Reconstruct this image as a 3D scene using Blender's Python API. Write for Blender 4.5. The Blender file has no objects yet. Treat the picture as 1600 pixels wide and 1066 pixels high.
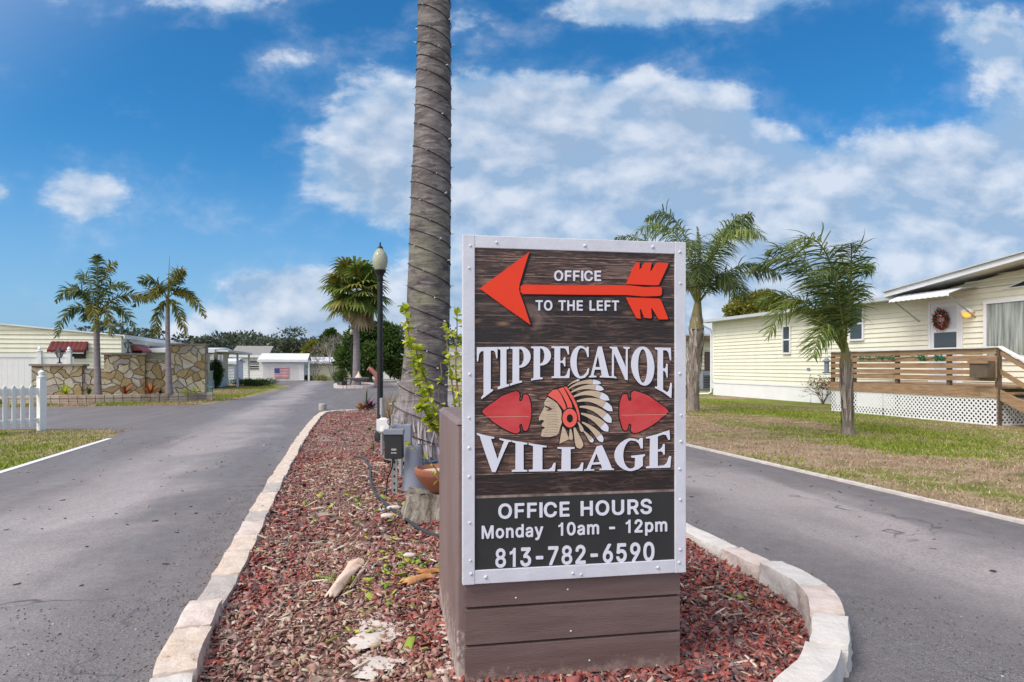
import bpy, bmesh, math, random
import numpy as np
from mathutils import Vector, Matrix

SC = bpy.context.scene
COL = SC.collection
R = math.radians
PI = math.pi
# ------------------------------------------------------------------ camera
CAM_H = 1.35
FPX = 1080.0            # focal length in pixels of the 1600 px wide photograph
CX, HY = 800.0, 572.0   # principal column, horizon row
cam_d = bpy.data.cameras.new('camera')
cam_d.sensor_width = 36.0
cam_d.lens = FPX / 1600 * 36
cam_d.shift_y = (HY - 533) / 1600
cam_d.clip_start = 0.05
cam_d.clip_end = 3000
cam = bpy.data.objects.new('camera', cam_d)
COL.objects.link(cam)
cam.location = (0, 0, CAM_H)
cam.rotation_euler = (PI / 2, 0, 0)
SC.camera = cam

# ------------------------------------------------------------------ light
SUN_EL, SUN_AZ = R(48), R(232)      # azimuth measured clockwise from +Y: behind and to the left
SC.view_settings.view_transform = 'Standard'
SC.view_settings.look = 'None'
SC.view_settings.exposure = EXPOSURE = 0.12
SC.view_settings.gamma = 1
sd = bpy.data.lights.new('sun', 'SUN')
sd.energy = 2.0
sd.angle = R(22)
sd.color = (1.0, 0.95, 0.88)
sun = bpy.data.objects.new('sun', sd)
COL.objects.link(sun)
sdir = Vector((math.sin(SUN_AZ) * math.cos(SUN_EL), math.cos(SUN_AZ) * math.cos(SUN_EL), math.sin(SUN_EL)))
sun.rotation_euler = sdir.to_track_quat('Z', 'Y').to_euler()
sun.location = sdir * 60

SC.cycles.use_denoising = True
SC.cycles.max_bounces = 6
SC.cycles.diffuse_bounces = 4
SC.cycles.transparent_max_bounces = 6


class NT:
    """small helper for writing node trees"""
    def __init__(s, tree):
        s.t = tree
        tree.nodes.clear()

    def n(s, kind, **kw):
        nd = s.t.nodes.new(kind)
        for k, v in kw.items():
            setattr(nd, k, v)
        return nd

    def put(s, sock, v):
        if v is None:
            return
        if hasattr(v, 'is_output') or isinstance(v, bpy.types.NodeSocket):
            s.t.links.new(v, sock)
        elif isinstance(v, (tuple, list)) and len(v) == 3 and sock.type == 'RGBA':
            sock.default_value = (*v, 1)
        else:
            sock.default_value = v

    def math(s, op, a, b=None, c=None, clamp=False):
        nd = s.n('ShaderNodeMath', operation=op, use_clamp=clamp)
        for i, v in enumerate((a, b, c)):
            s.put(nd.inputs[i], v)
        return nd.outputs[0]

    def mix(s, f, a, b, mode='MIX'):
        nd = s.n('ShaderNodeMix', data_type='RGBA', blend_type=mode)
        s.put(nd.inputs[0], f); s.put(nd.inputs[6], a); s.put(nd.inputs[7], b)
        return nd.outputs[2]

    def noise(s, vec, scale=5, detail=4, rough=0.55, dist=0.0):
        nd = s.n('ShaderNodeTexNoise')
        s.put(nd.inputs['Vector'], vec)
        nd.inputs['Scale'].default_value = scale
        nd.inputs['Detail'].default_value = detail
        nd.inputs['Roughness'].default_value = rough
        nd.inputs['Distortion'].default_value = dist
        return nd.outputs[0]

    def ramp(s, f, stops, interp='LINEAR'):
        nd = s.n('ShaderNodeValToRGB')
        cr = nd.color_ramp
        cr.interpolation = interp
        while len(cr.elements) < len(stops):
            cr.elements.new(0.5)
        for e, (p, c) in zip(cr.elements, stops):
            e.position = p
            e.color = (*c, 1) if len(c) == 3 else c
        s.put(nd.inputs[0], f)
        return nd.outputs[0]

    def mr(s, v, a, b, c=0, d=1, clamp=True, smooth=False):
        nd = s.n('ShaderNodeMapRange', clamp=clamp)
        if smooth:
            nd.interpolation_type = 'SMOOTHSTEP'
        for i, x in enumerate((v, a, b, c, d)):
            s.put(nd.inputs[i], x)
        return nd.outputs[0]

    def mapping(s, vec, loc=(0, 0, 0), rot=(0, 0, 0), scale=(1, 1, 1)):
        nd = s.n('ShaderNodeMapping')
        s.put(nd.inputs[0], vec)
        nd.inputs[1].default_value = loc
        nd.inputs[2].default_value = rot
        nd.inputs[3].default_value = scale
        return nd.outputs[0]


# ------------------------------------------------------------------ world: Nishita sky with broken clouds
W = bpy.data.worlds.new('World')
SC.world = W
W.use_nodes = True
w = NT(W.node_tree)
geo = w.n('ShaderNodeTexCoord').outputs['Generated']
sky = w.n('ShaderNodeTexSky', sky_type='NISHITA', sun_disc=False)
sky.sun_elevation = SUN_EL
sky.sun_rotation = SUN_AZ
sky.air_density = 1.0
sky.dust_density = 1.2
sky.ozone_density = 3.0
sep = w.n('ShaderNodeSeparateXYZ')
w.put(sep.inputs[0], geo)
dx, dy, dz = sep.outputs
ady = w.math('MAXIMUM', w.math('ABSOLUTE', dy), 0.18)
# cloud banks named by bearing (x/y) and rise (z/y): centre, half widths, weight
CLOUD_AMP = 1.9
BANKS = [(-.622, .250, .085, .050, 1.1), (-.45, .535, .19, .035, .85), (-.345, .44, .06, .035, .45), (-.20, .435, .09, .045, .45),
         (-.06, .50, .06, .04, .5), (-.14, .365, .14, .05, .95), (.03, .365, .15, .07, 1.05), (.16, .335, .15, .075, 1.0), (.27, .35, .08, .05, .6), (-.16, .275, .17, .07, .95),
         (.02, .26, .26, .09, 1.0), (.22, .235, .22, .10, .95), (.40, .20, .16, .11, 1.0), (.60, .27, .17, .085, 1.1), (.78, .25, .18, .11, 1.1), (.55, .13, .45, .08, .75),
         (.30, .535, .24, .045, .95), (.14, .515, .12, .045, .6), (.70, .47, .11, .06, .8), (.80, .38, .09, .09, .7), (.36, .41, .07, .03, .35), (.20, .43, .05, .035, .3),
         (-.33, .112, .13, .036, .9), (-.38, .050, .17, .034, 1.0), (-.16, .075, .20, .06, .85), (-.76, .25, .04, .03, .8), (.10, .10, .3, .08, .8), (-.66, .525, .04, .035, .55)]


a_ = w.math('DIVIDE', dx, ady)
b_ = w.math('DIVIDE', dz, ady)
cv = w.n('ShaderNodeCombineXYZ')
w.put(cv.inputs[0], a_)
w.put(cv.inputs[1], b_)
cv = cv.outputs[0]
acc = None
for (a0, b0, ra, rb, wt) in BANKS:
    m1 = w.n('ShaderNodeVectorMath', operation='MULTIPLY_ADD')
    w.put(m1.inputs[0], cv)
    m1.inputs[1].default_value = (1 / ra, 1 / rb, 0)
    m1.inputs[2].default_value = (-a0 / ra, -b0 / rb, 0)
    m2 = w.n('ShaderNodeVectorMath', operation='DOT_PRODUCT')
    w.put(m2.inputs[0], m1.outputs[0]); w.put(m2.inputs[1], m1.outputs[0])
    g = w.math('POWER', 0.34, m2.outputs['Value'])
    acc = w.math('MULTIPLY', g, wt) if acc is None else w.math('MULTIPLY_ADD', g, wt, acc)
acc = w.math('MINIMUM', w.math('MULTIPLY', acc, 1.04), 1.30)


def puff(off, detail):
    m1 = w.n('ShaderNodeVectorMath', operation='MULTIPLY_ADD')
    w.put(m1.inputs[0], cv)
    m1.inputs[1].default_value = (1, 1.55, 0)
    m1.inputs[2].default_value = off
    return w.noise(m1.outputs[0], 5.2, detail, 0.62, 0.12)


n0 = puff((0, 0, 0), 7)
n1 = puff((-0.012, 0.045, 0), 3)
d0 = w.math('MULTIPLY_ADD', w.math('SUBTRACT', n0, 0.5), CLOUD_AMP, acc)
cover = w.mr(d0, 0.44, 0.86, 0, 1, smooth=True)
wisp = w.mr(w.math('MULTIPLY_ADD', w.math('SUBTRACT', n0, 0.5), 2.6, w.math('MULTIPLY', acc, 0.8)), 0.05, 1.0, 0, 0.42, smooth=True)
cover = w.math('MAXIMUM', cover, wisp)
lit = w.mr(w.math('SUBTRACT', n0, n1), -0.07, 0.12, 0, 1)
thick = w.mr(d0, 0.6, 1.5, 0, 1)
lit = w.math('MULTIPLY', lit, w.mr(acc, 0.9, 1.45, 1.0, 0.85))
c_sh = w.mix(thick, (0.28, 0.46, 0.70), (0.35, 0.46, 0.62))
c_cl = w.mix(lit, c_sh, (0.72, 0.77, 0.86))
# the deep blue of the clear sky: Nishita at low strength, a little more saturated as the photograph's
hs = w.n('ShaderNodeHueSaturation')
hs.inputs['Saturation'].default_value = 1.12
hs.inputs['Value'].default_value = 1.0
w.put(hs.inputs['Color'], w.mix(1.0, sky.outputs[0], (0.66, 1.10, 1.36), 'MULTIPLY'))
horizon = w.mix(w.math('MULTIPLY', w.mr(dz, 0.0, 0.30, 1, 0, smooth=True), 0.60), hs.outputs[0], (3.3, 5.1, 7.9))
cs = w.n('ShaderNodeVectorMath', operation='SCALE')
w.put(cs.inputs[0], c_cl)
cs.inputs[3].default_value = 1 / 0.10
front = w.mix(w.math('MULTIPLY', cover, 0.90), horizon, cs.outputs[0])
# bright veil of cloud round the hidden sun
dt = w.n('ShaderNodeVectorMath', operation='DOT_PRODUCT')
w.put(dt.inputs[0], geo)
dt.inputs[1].default_value = sdir
veil = w.mr(dt.outputs['Value'], 0.15, 0.95, 0, 1, smooth=True)
glow = w.mix(veil, front, (18.0, 17.5, 17.0))
bg = w.n('ShaderNodeBackground')
w.put(bg.inputs[0], glow)
bg.inputs[1].default_value = 0.10
W.cycles.sampling_method = 'MANUAL'
W.cycles.sample_map_resolution = 256
w.t.links.new(bg.outputs[0], w.n('ShaderNodeOutputWorld').inputs[0])

# ------------------------------------------------------------------ frames of reference
ST = math.atan2(0.2366, 0.9716)      # the street runs this much to the left of the view


def UV(u, v, z=0.0):                  # street frame (across, along) to world
    return Vector((u * math.cos(ST) - v * math.sin(ST), u * math.sin(ST) + v * math.cos(ST), z))


def at(px, py, Y):                    # the point at distance Y seen at a pixel of the photograph
    return Vector(((px - CX) / FPX * Y, Y, CAM_H - (py - HY) / FPX * Y))


def ground(px, py, z=0.0):
    Y = (CAM_H - z) * FPX / (py - HY)
    return Vector(((px - CX) / FPX * Y, Y, z))


def u_on(px, v):                      # across-street coordinate of a column at street distance v
    r = (px - CX) / FPX
    return v * (math.cos(ST) * r + math.sin(ST)) / (-math.sin(ST) * r + math.cos(ST))


def v_on(px, u):
    r = (px - CX) / FPX
    return u * (-math.sin(ST) * r + math.cos(ST)) / (math.cos(ST) * r + math.sin(ST))


def z_on(py, u, v):
    return CAM_H - (py - HY) / FPX * UV(u, v).y


# ------------------------------------------------------------------ objects
def props(o, label=None, cat=None, group=None, kind=None):
    if label: o['label'] = label
    if cat: o['category'] = cat
    if group: o['group'] = group
    if kind: o['kind'] = kind
    return o


def thing(name, label, cat, loc=(0, 0, 0), rotz=0.0, group=None):
    o = bpy.data.objects.new(name, None)
    o.empty_display_size = 0.2
    COL.objects.link(o)
    o.location = loc
    o.rotation_euler = (0, 0, rotz)
    return props(o, label, cat, group)


def copy_tree(o, parent=None):
    c = o.copy()
    COL.objects.link(c)
    if parent: c.parent = parent
    for ch in list(o.children):
        copy_tree(ch, c)
    return c


def link_mesh(name, me, parent=None, mats=None, smooth=False):
    o = bpy.data.objects.new(name, me)
    COL.objects.link(o)
    if parent: o.parent = parent
    if mats:
        for m in (mats if isinstance(mats, (list, tuple)) else [mats]):
            me.materials.append(m)
    if smooth:
        me.polygons.foreach_set('use_smooth', [True] * len(me.polygons))
    return o


class MB:
    def __init__(s, off=(0, 0, 0)):
        s.v = []; s.f = []; s.m = []; s.off = Vector(off)

    def add(s, vs, fs, m=0):
        b = len(s.v)
        s.v += [tuple(Vector(p) - s.off) for p in vs]
        s.f += [tuple(i + b for i in f) for f in fs]
        s.m += [m] * len(fs)

    def box(s, x0, x1, y0, y1, z0, z1, m=0, M=None):
        P = [Vector(p) for p in ((x0, y0, z0), (x1, y0, z0), (x1, y1, z0), (x0, y1, z0), (x0, y0, z1), (x1, y0, z1), (x1, y1, z1), (x0, y1, z1))]
        if M is not None: P = [M @ p for p in P]
        s.add(P, [(3, 2, 1, 0), (4, 5, 6, 7), (0, 1, 5, 4), (1, 2, 6, 5), (2, 3, 7, 6), (3, 0, 4, 7)], m)

    def bar(s, p, q, wd, ht, m=0, up=(0, 0, 1)):
        p, q = Vector(p), Vector(q)
        t = (q - p).normalized()
        a = t.cross(Vector(up))
        if a.length < 1e-4: a = t.cross(Vector((1, 0, 0)))
        a.normalize()
        b = a.cross(t)
        P = []
        for c in (p, q):
            for i, j in ((-1, -1), (1, -1), (1, 1), (-1, 1)):
                P.append(c + a * i * wd / 2 + b * j * ht / 2)
        s.add(P, [(3, 2, 1, 0), (4, 5, 6, 7), (0, 1, 5, 4), (1, 2, 6, 5), (2, 3, 7, 6), (3, 0, 4, 7)], m)

    def tube(s, pts, rad, n=8, m=0, cap=True):
        pts = [Vector(p) for p in pts]
        if not isinstance(rad, (list, tuple)): rad = [rad] * len(pts)
        b = len(s.v); vs = []; fs = []
        x = None
        for i, p in enumerate(pts):
            t = (pts[min(i + 1, len(pts) - 1)] - pts[max(i - 1, 0)]).normalized()
            if x is None:
                x = t.cross(Vector((0, 1, 0.13))); x.normalize()
            else:
                x = (x - t * x.dot(t)).normalized()
            y = t.cross(x)
            for k in range(n):
                a = 2 * PI * k / n
                vs.append(p + (x * math.cos(a) + y * math.sin(a)) * rad[i])
        for i in range(len(pts) - 1):
            for k in range(n):
                k2 = (k + 1) % n
                fs.append((i * n + k, i * n + k2, (i + 1) * n + k2, (i + 1) * n + k))
        if cap:
            fs.append(tuple(reversed(range(n))))
            fs.append(tuple(range((len(pts) - 1) * n, len(pts) * n)))
        s.add(vs, fs, m)

    def lathe(s, c, prof, n=20, m=0, sx=1, sy=1):
        c = Vector(c); vs = []; fs = []
        for r, z in prof:
            for k in range(n):
                a = 2 * PI * k / n
                vs.append(c + Vector((r * sx * math.cos(a), r * sy * math.sin(a), z)))
        for i in range(len(prof) - 1):
            for k in range(n):
                k2 = (k + 1) % n
                fs.append((i * n + k, i * n + k2, (i + 1) * n + k2, (i + 1) * n + k))
        fs.append(tuple(reversed(range(n))))
        fs.append(tuple(range((len(prof) - 1) * n, len(prof) * n)))
        s.add(vs, fs, m)

    def poly(s, pts, m=0):
        s.add(pts, [tuple(range(len(pts)))], m)

    def prism(s, pts, d, m=0):
        """closed outline of 3-D points pushed along d"""
        d = Vector(d); n = len(pts)
        pts = [Vector(p) for p in pts]
        fs = [tuple(reversed(range(n))), tuple(range(n, 2 * n))]
        fs += [(i, (i + 1) % n, (i + 1) % n + n, i + n) for i in range(n)]
        s.add(pts + [p + d for p in pts], fs, m)

    def build(s, name, mats, parent=None, smooth=False, label=None):
        me = bpy.data.meshes.new(name)
        me.from_pydata(s.v, [], s.f)
        if any(s.m):
            me.polygons.foreach_set('material_index', s.m)
        bm = bmesh.new(); bm.from_mesh(me)
        bmesh.ops.recalc_face_normals(bm, faces=bm.faces)
        bm.to_mesh(me); bm.free()
        o = link_mesh(name, me, parent, mats, smooth)
        if smooth:
            try: me.set_sharp_from_angle(angle=R(40))
            except Exception: pass
        if label: o['label'] = label
        return o


def np_mesh(name, V, F, mats, parent=None, mi=None):
    """fast mesh of equal-sized faces from arrays"""
    V = np.asarray(V, np.float32).reshape(-1, 3)
    F = np.asarray(F, np.int32)
    k = F.shape[1]
    me = bpy.data.meshes.new(name)
    me.vertices.add(len(V)); me.vertices.foreach_set('co', V.ravel())
    me.loops.add(F.size); me.loops.foreach_set('vertex_index', F.ravel())
    me.polygons.add(len(F)); me.polygons.foreach_set('loop_start', np.arange(0, F.size, k, dtype=np.int32))
    if mi is not None: me.polygons.foreach_set('material_index', np.asarray(mi, np.int32))
    me.update(calc_edges=True)
    return link_mesh(name, me, parent, mats)


# ------------------------------------------------------------------ materials
def lin(r, g, b):
    f = lambda c: (c / 255 / 12.92) if c <= 10 else ((c / 255 + 0.055) / 1.055) ** 2.4
    return (f(r), f(g), f(b))


def mat(name, col, rough=0.7, col2=None, scale=8.0, vary=0.5, bump=0.0, bscale=None, spec=0.3, metal=0.0, stretch=(1, 1, 1),
        island=None, transl=0.0, spots=None, coat=0.0, dist=0.02, splash=None):
    m = bpy.data.materials.new(name)
    m.use_nodes = True
    t = NT(m.node_tree)
    bs = t.n('ShaderNodeBsdfPrincipled')
    out = t.n('ShaderNodeOutputMaterial')
    co = t.mapping(t.n('ShaderNodeTexCoord').outputs['Object'], scale=stretch)
    c = col
    if island:
        rnd = t.n('ShaderNodeNewGeometry').outputs['Random Per Island']
        c = t.ramp(rnd, island)
        if col2:
            c = t.mix(t.math('MULTIPLY', t.mr(t.noise(co, scale, 4), 0.35, 0.65), vary), c, col2)
    elif col2:
        nz = t.mr(t.noise(co, scale, 5, 0.6), 0.5 - 0.2, 0.5 + 0.2)
        c = t.mix(t.math('MULTIPLY', nz, vary), col, col2)
    if spots:
        sc_, lo, hi, scol = spots
        c = t.mix(t.mr(t.noise(co, sc_, 6, 0.7), lo, hi), c, scol)
    if splash:          # dried mud thrown up from the ground
        zh, mcol = splash
        sz = t.n('ShaderNodeSeparateXYZ'); t.put(sz.inputs[0], t.n('ShaderNodeTexCoord').outputs['Object'])
        nn = t.noise(t.n('ShaderNodeTexCoord').outputs['Object'], 26, 6, .7)
        k = t.math('ADD', t.mr(sz.outputs[2], zh, 0, 0, .30), nn)
        c = t.mix(t.math('MULTIPLY', t.mr(k, .66, .80), .8), c, mcol)
    t.put(bs.inputs['Base Color'], c)
    bs.inputs['Roughness'].default_value = rough
    bs.inputs['Metallic'].default_value = metal
    bs.inputs['Specular IOR Level'].default_value = spec
    bs.inputs['Coat Weight'].default_value = coat
    if bump:
        b = t.n('ShaderNodeBump')
        b.inputs['Strength'].default_value = bump
        b.inputs['Distance'].default_value = dist
        t.put(b.inputs['Height'], t.noise(co, bscale or scale * 4, 6, 0.65))
        t.put(bs.inputs['Normal'], b.outputs[0])
    sh = bs.outputs[0]
    if transl:
        tr = t.n('ShaderNodeBsdfTranslucent')
        t.put(tr.inputs[0], c)
        mx = t.n('ShaderNodeMixShader')
        mx.inputs[0].default_value = transl
        t.t.links.new(sh, mx.inputs[1]); t.t.links.new(tr.outputs[0], mx.inputs[2])
        sh = mx.outputs[0]
    t.t.links.new(sh, out.inputs[0])
    return m


M = {}
M['white'] = mat('white_paint', (.78, .78, .80), .45, (.62, .62, .64), 3, .35, .08, 60)
M['white_vinyl'] = mat('white_vinyl', (.80, .80, .82), .4, (.66, .66, .66), 2, .4)
M['frame'] = mat('sign_frame_paint', (.66, .66, .74), .42, (.50, .50, .57), 7, .7, .10, 60, spots=(24, .64, .72, (.36, .34, .34)))
M['brown'] = mat('brown_paint', (.130, .084, .080), .45, (.185, .128, .122), 3.5, 1.0, .25, 40, stretch=(.6, 1, 6), spots=(30, .66, .74, (.33, .26, .24)), splash=(.07, (.30, .22, .19)))
M['brown_side'] = mat('brown_paint_pale', (.23, .17, .165), .5, (.15, .10, .10), 4, .8, .2, 30, stretch=(1, 1, .4), spots=(25, .68, .74, (.05, .04, .04)), splash=(.35, (.52, .45, .42)))  # paler brown than the front cladding, with dark spots and mud splash
M['cream'] = mat('cream_siding', (.80, .775, .65), .5, (.68, .655, .54), 1.2, .6, stretch=(2, 2, .5), spots=(3.5, .62, .80, (.56, .53, .44)))
M['cream_far'] = mat('cream_wall', (.70, .66, .52), .6, (.60, .57, .44), .8, .6)
M['roof_white'] = mat('white_roof', (.72, .74, .78), .5, (.55, .57, .60), .7, .6)
M['roof_grey'] = mat('grey_shingles', (.24, .225, .22), .8, (.32, .30, .29), 2, .8)
M['fascia_grey'] = mat('grey_fascia', (.48, .51, .55), .5, (.40, .43, .46), 2, .5)
M['soffit'] = mat('soffit', (.86, .86, .85), .6, (.80, .80, .80), 3, .5)
M['black'] = mat('black_metal', (.012, .014, .018), .35, (.03, .03, .035), 8, .5)
M['dark'] = mat('dark_plastic', (.025, .027, .03), .5, (.04, .04, .045), 8, .5)
M['grey_plastic'] = mat('grey_plastic', (.20, .22, .28), .5, (.27, .29, .35), 5, .7)
M['galv'] = mat('galvanised_steel', (.42, .43, .44), .45, (.30, .30, .30), 20, .6, metal=.5)
M['glass'] = mat('window_glass', (.05, .06, .07), .08, spec=.8)
M['curtain'] = mat('curtain', (.46, .48, .44), .8, (.09, .11, .10), 1.6, 1.0, stretch=(9, 9, .5), coat=1.0)
M['red_awning'] = mat('red_awning', (.13, .012, .016), .5, (.07, .008, .010), 3, .7)
M['pinky_awning'] = mat('faded_red_awning', (.34, .09, .085), .55, (.22, .06, .06), 3, .7)
M['terracotta'] = mat('terracotta', (.36, .14, .085), .7, (.25, .095, .06), 9, .8, .2, 60)
M['deckwood'] = mat('deck_wood', (.30, .19, .11), .75, (.20, .12, .075), 3, .7, .25, 25, stretch=(1, 1, 8), island=[(0, (.26, .155, .085)), (.5, (.36, .23, .135)), (1, (.44, .31, .19))])
M['oldwood'] = mat('weathered_wood', (.16, .12, .09), .85, (.09, .065, .05), 5, .9, .4, 30)
M['concrete'] = mat('concrete', (.42, .39, .37), .85, (.30, .28, .27), 4, .8, .3, 40)
M['utility_green'] = mat('utility_green', (.16, .30, .22), .5, (.12, .24, .17), 4, .5)
M['conc_white'] = mat('whitewashed_concrete', (.68, .63, .60), .8, (.42, .36, .33), 7, .8, .35, 45)
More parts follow.
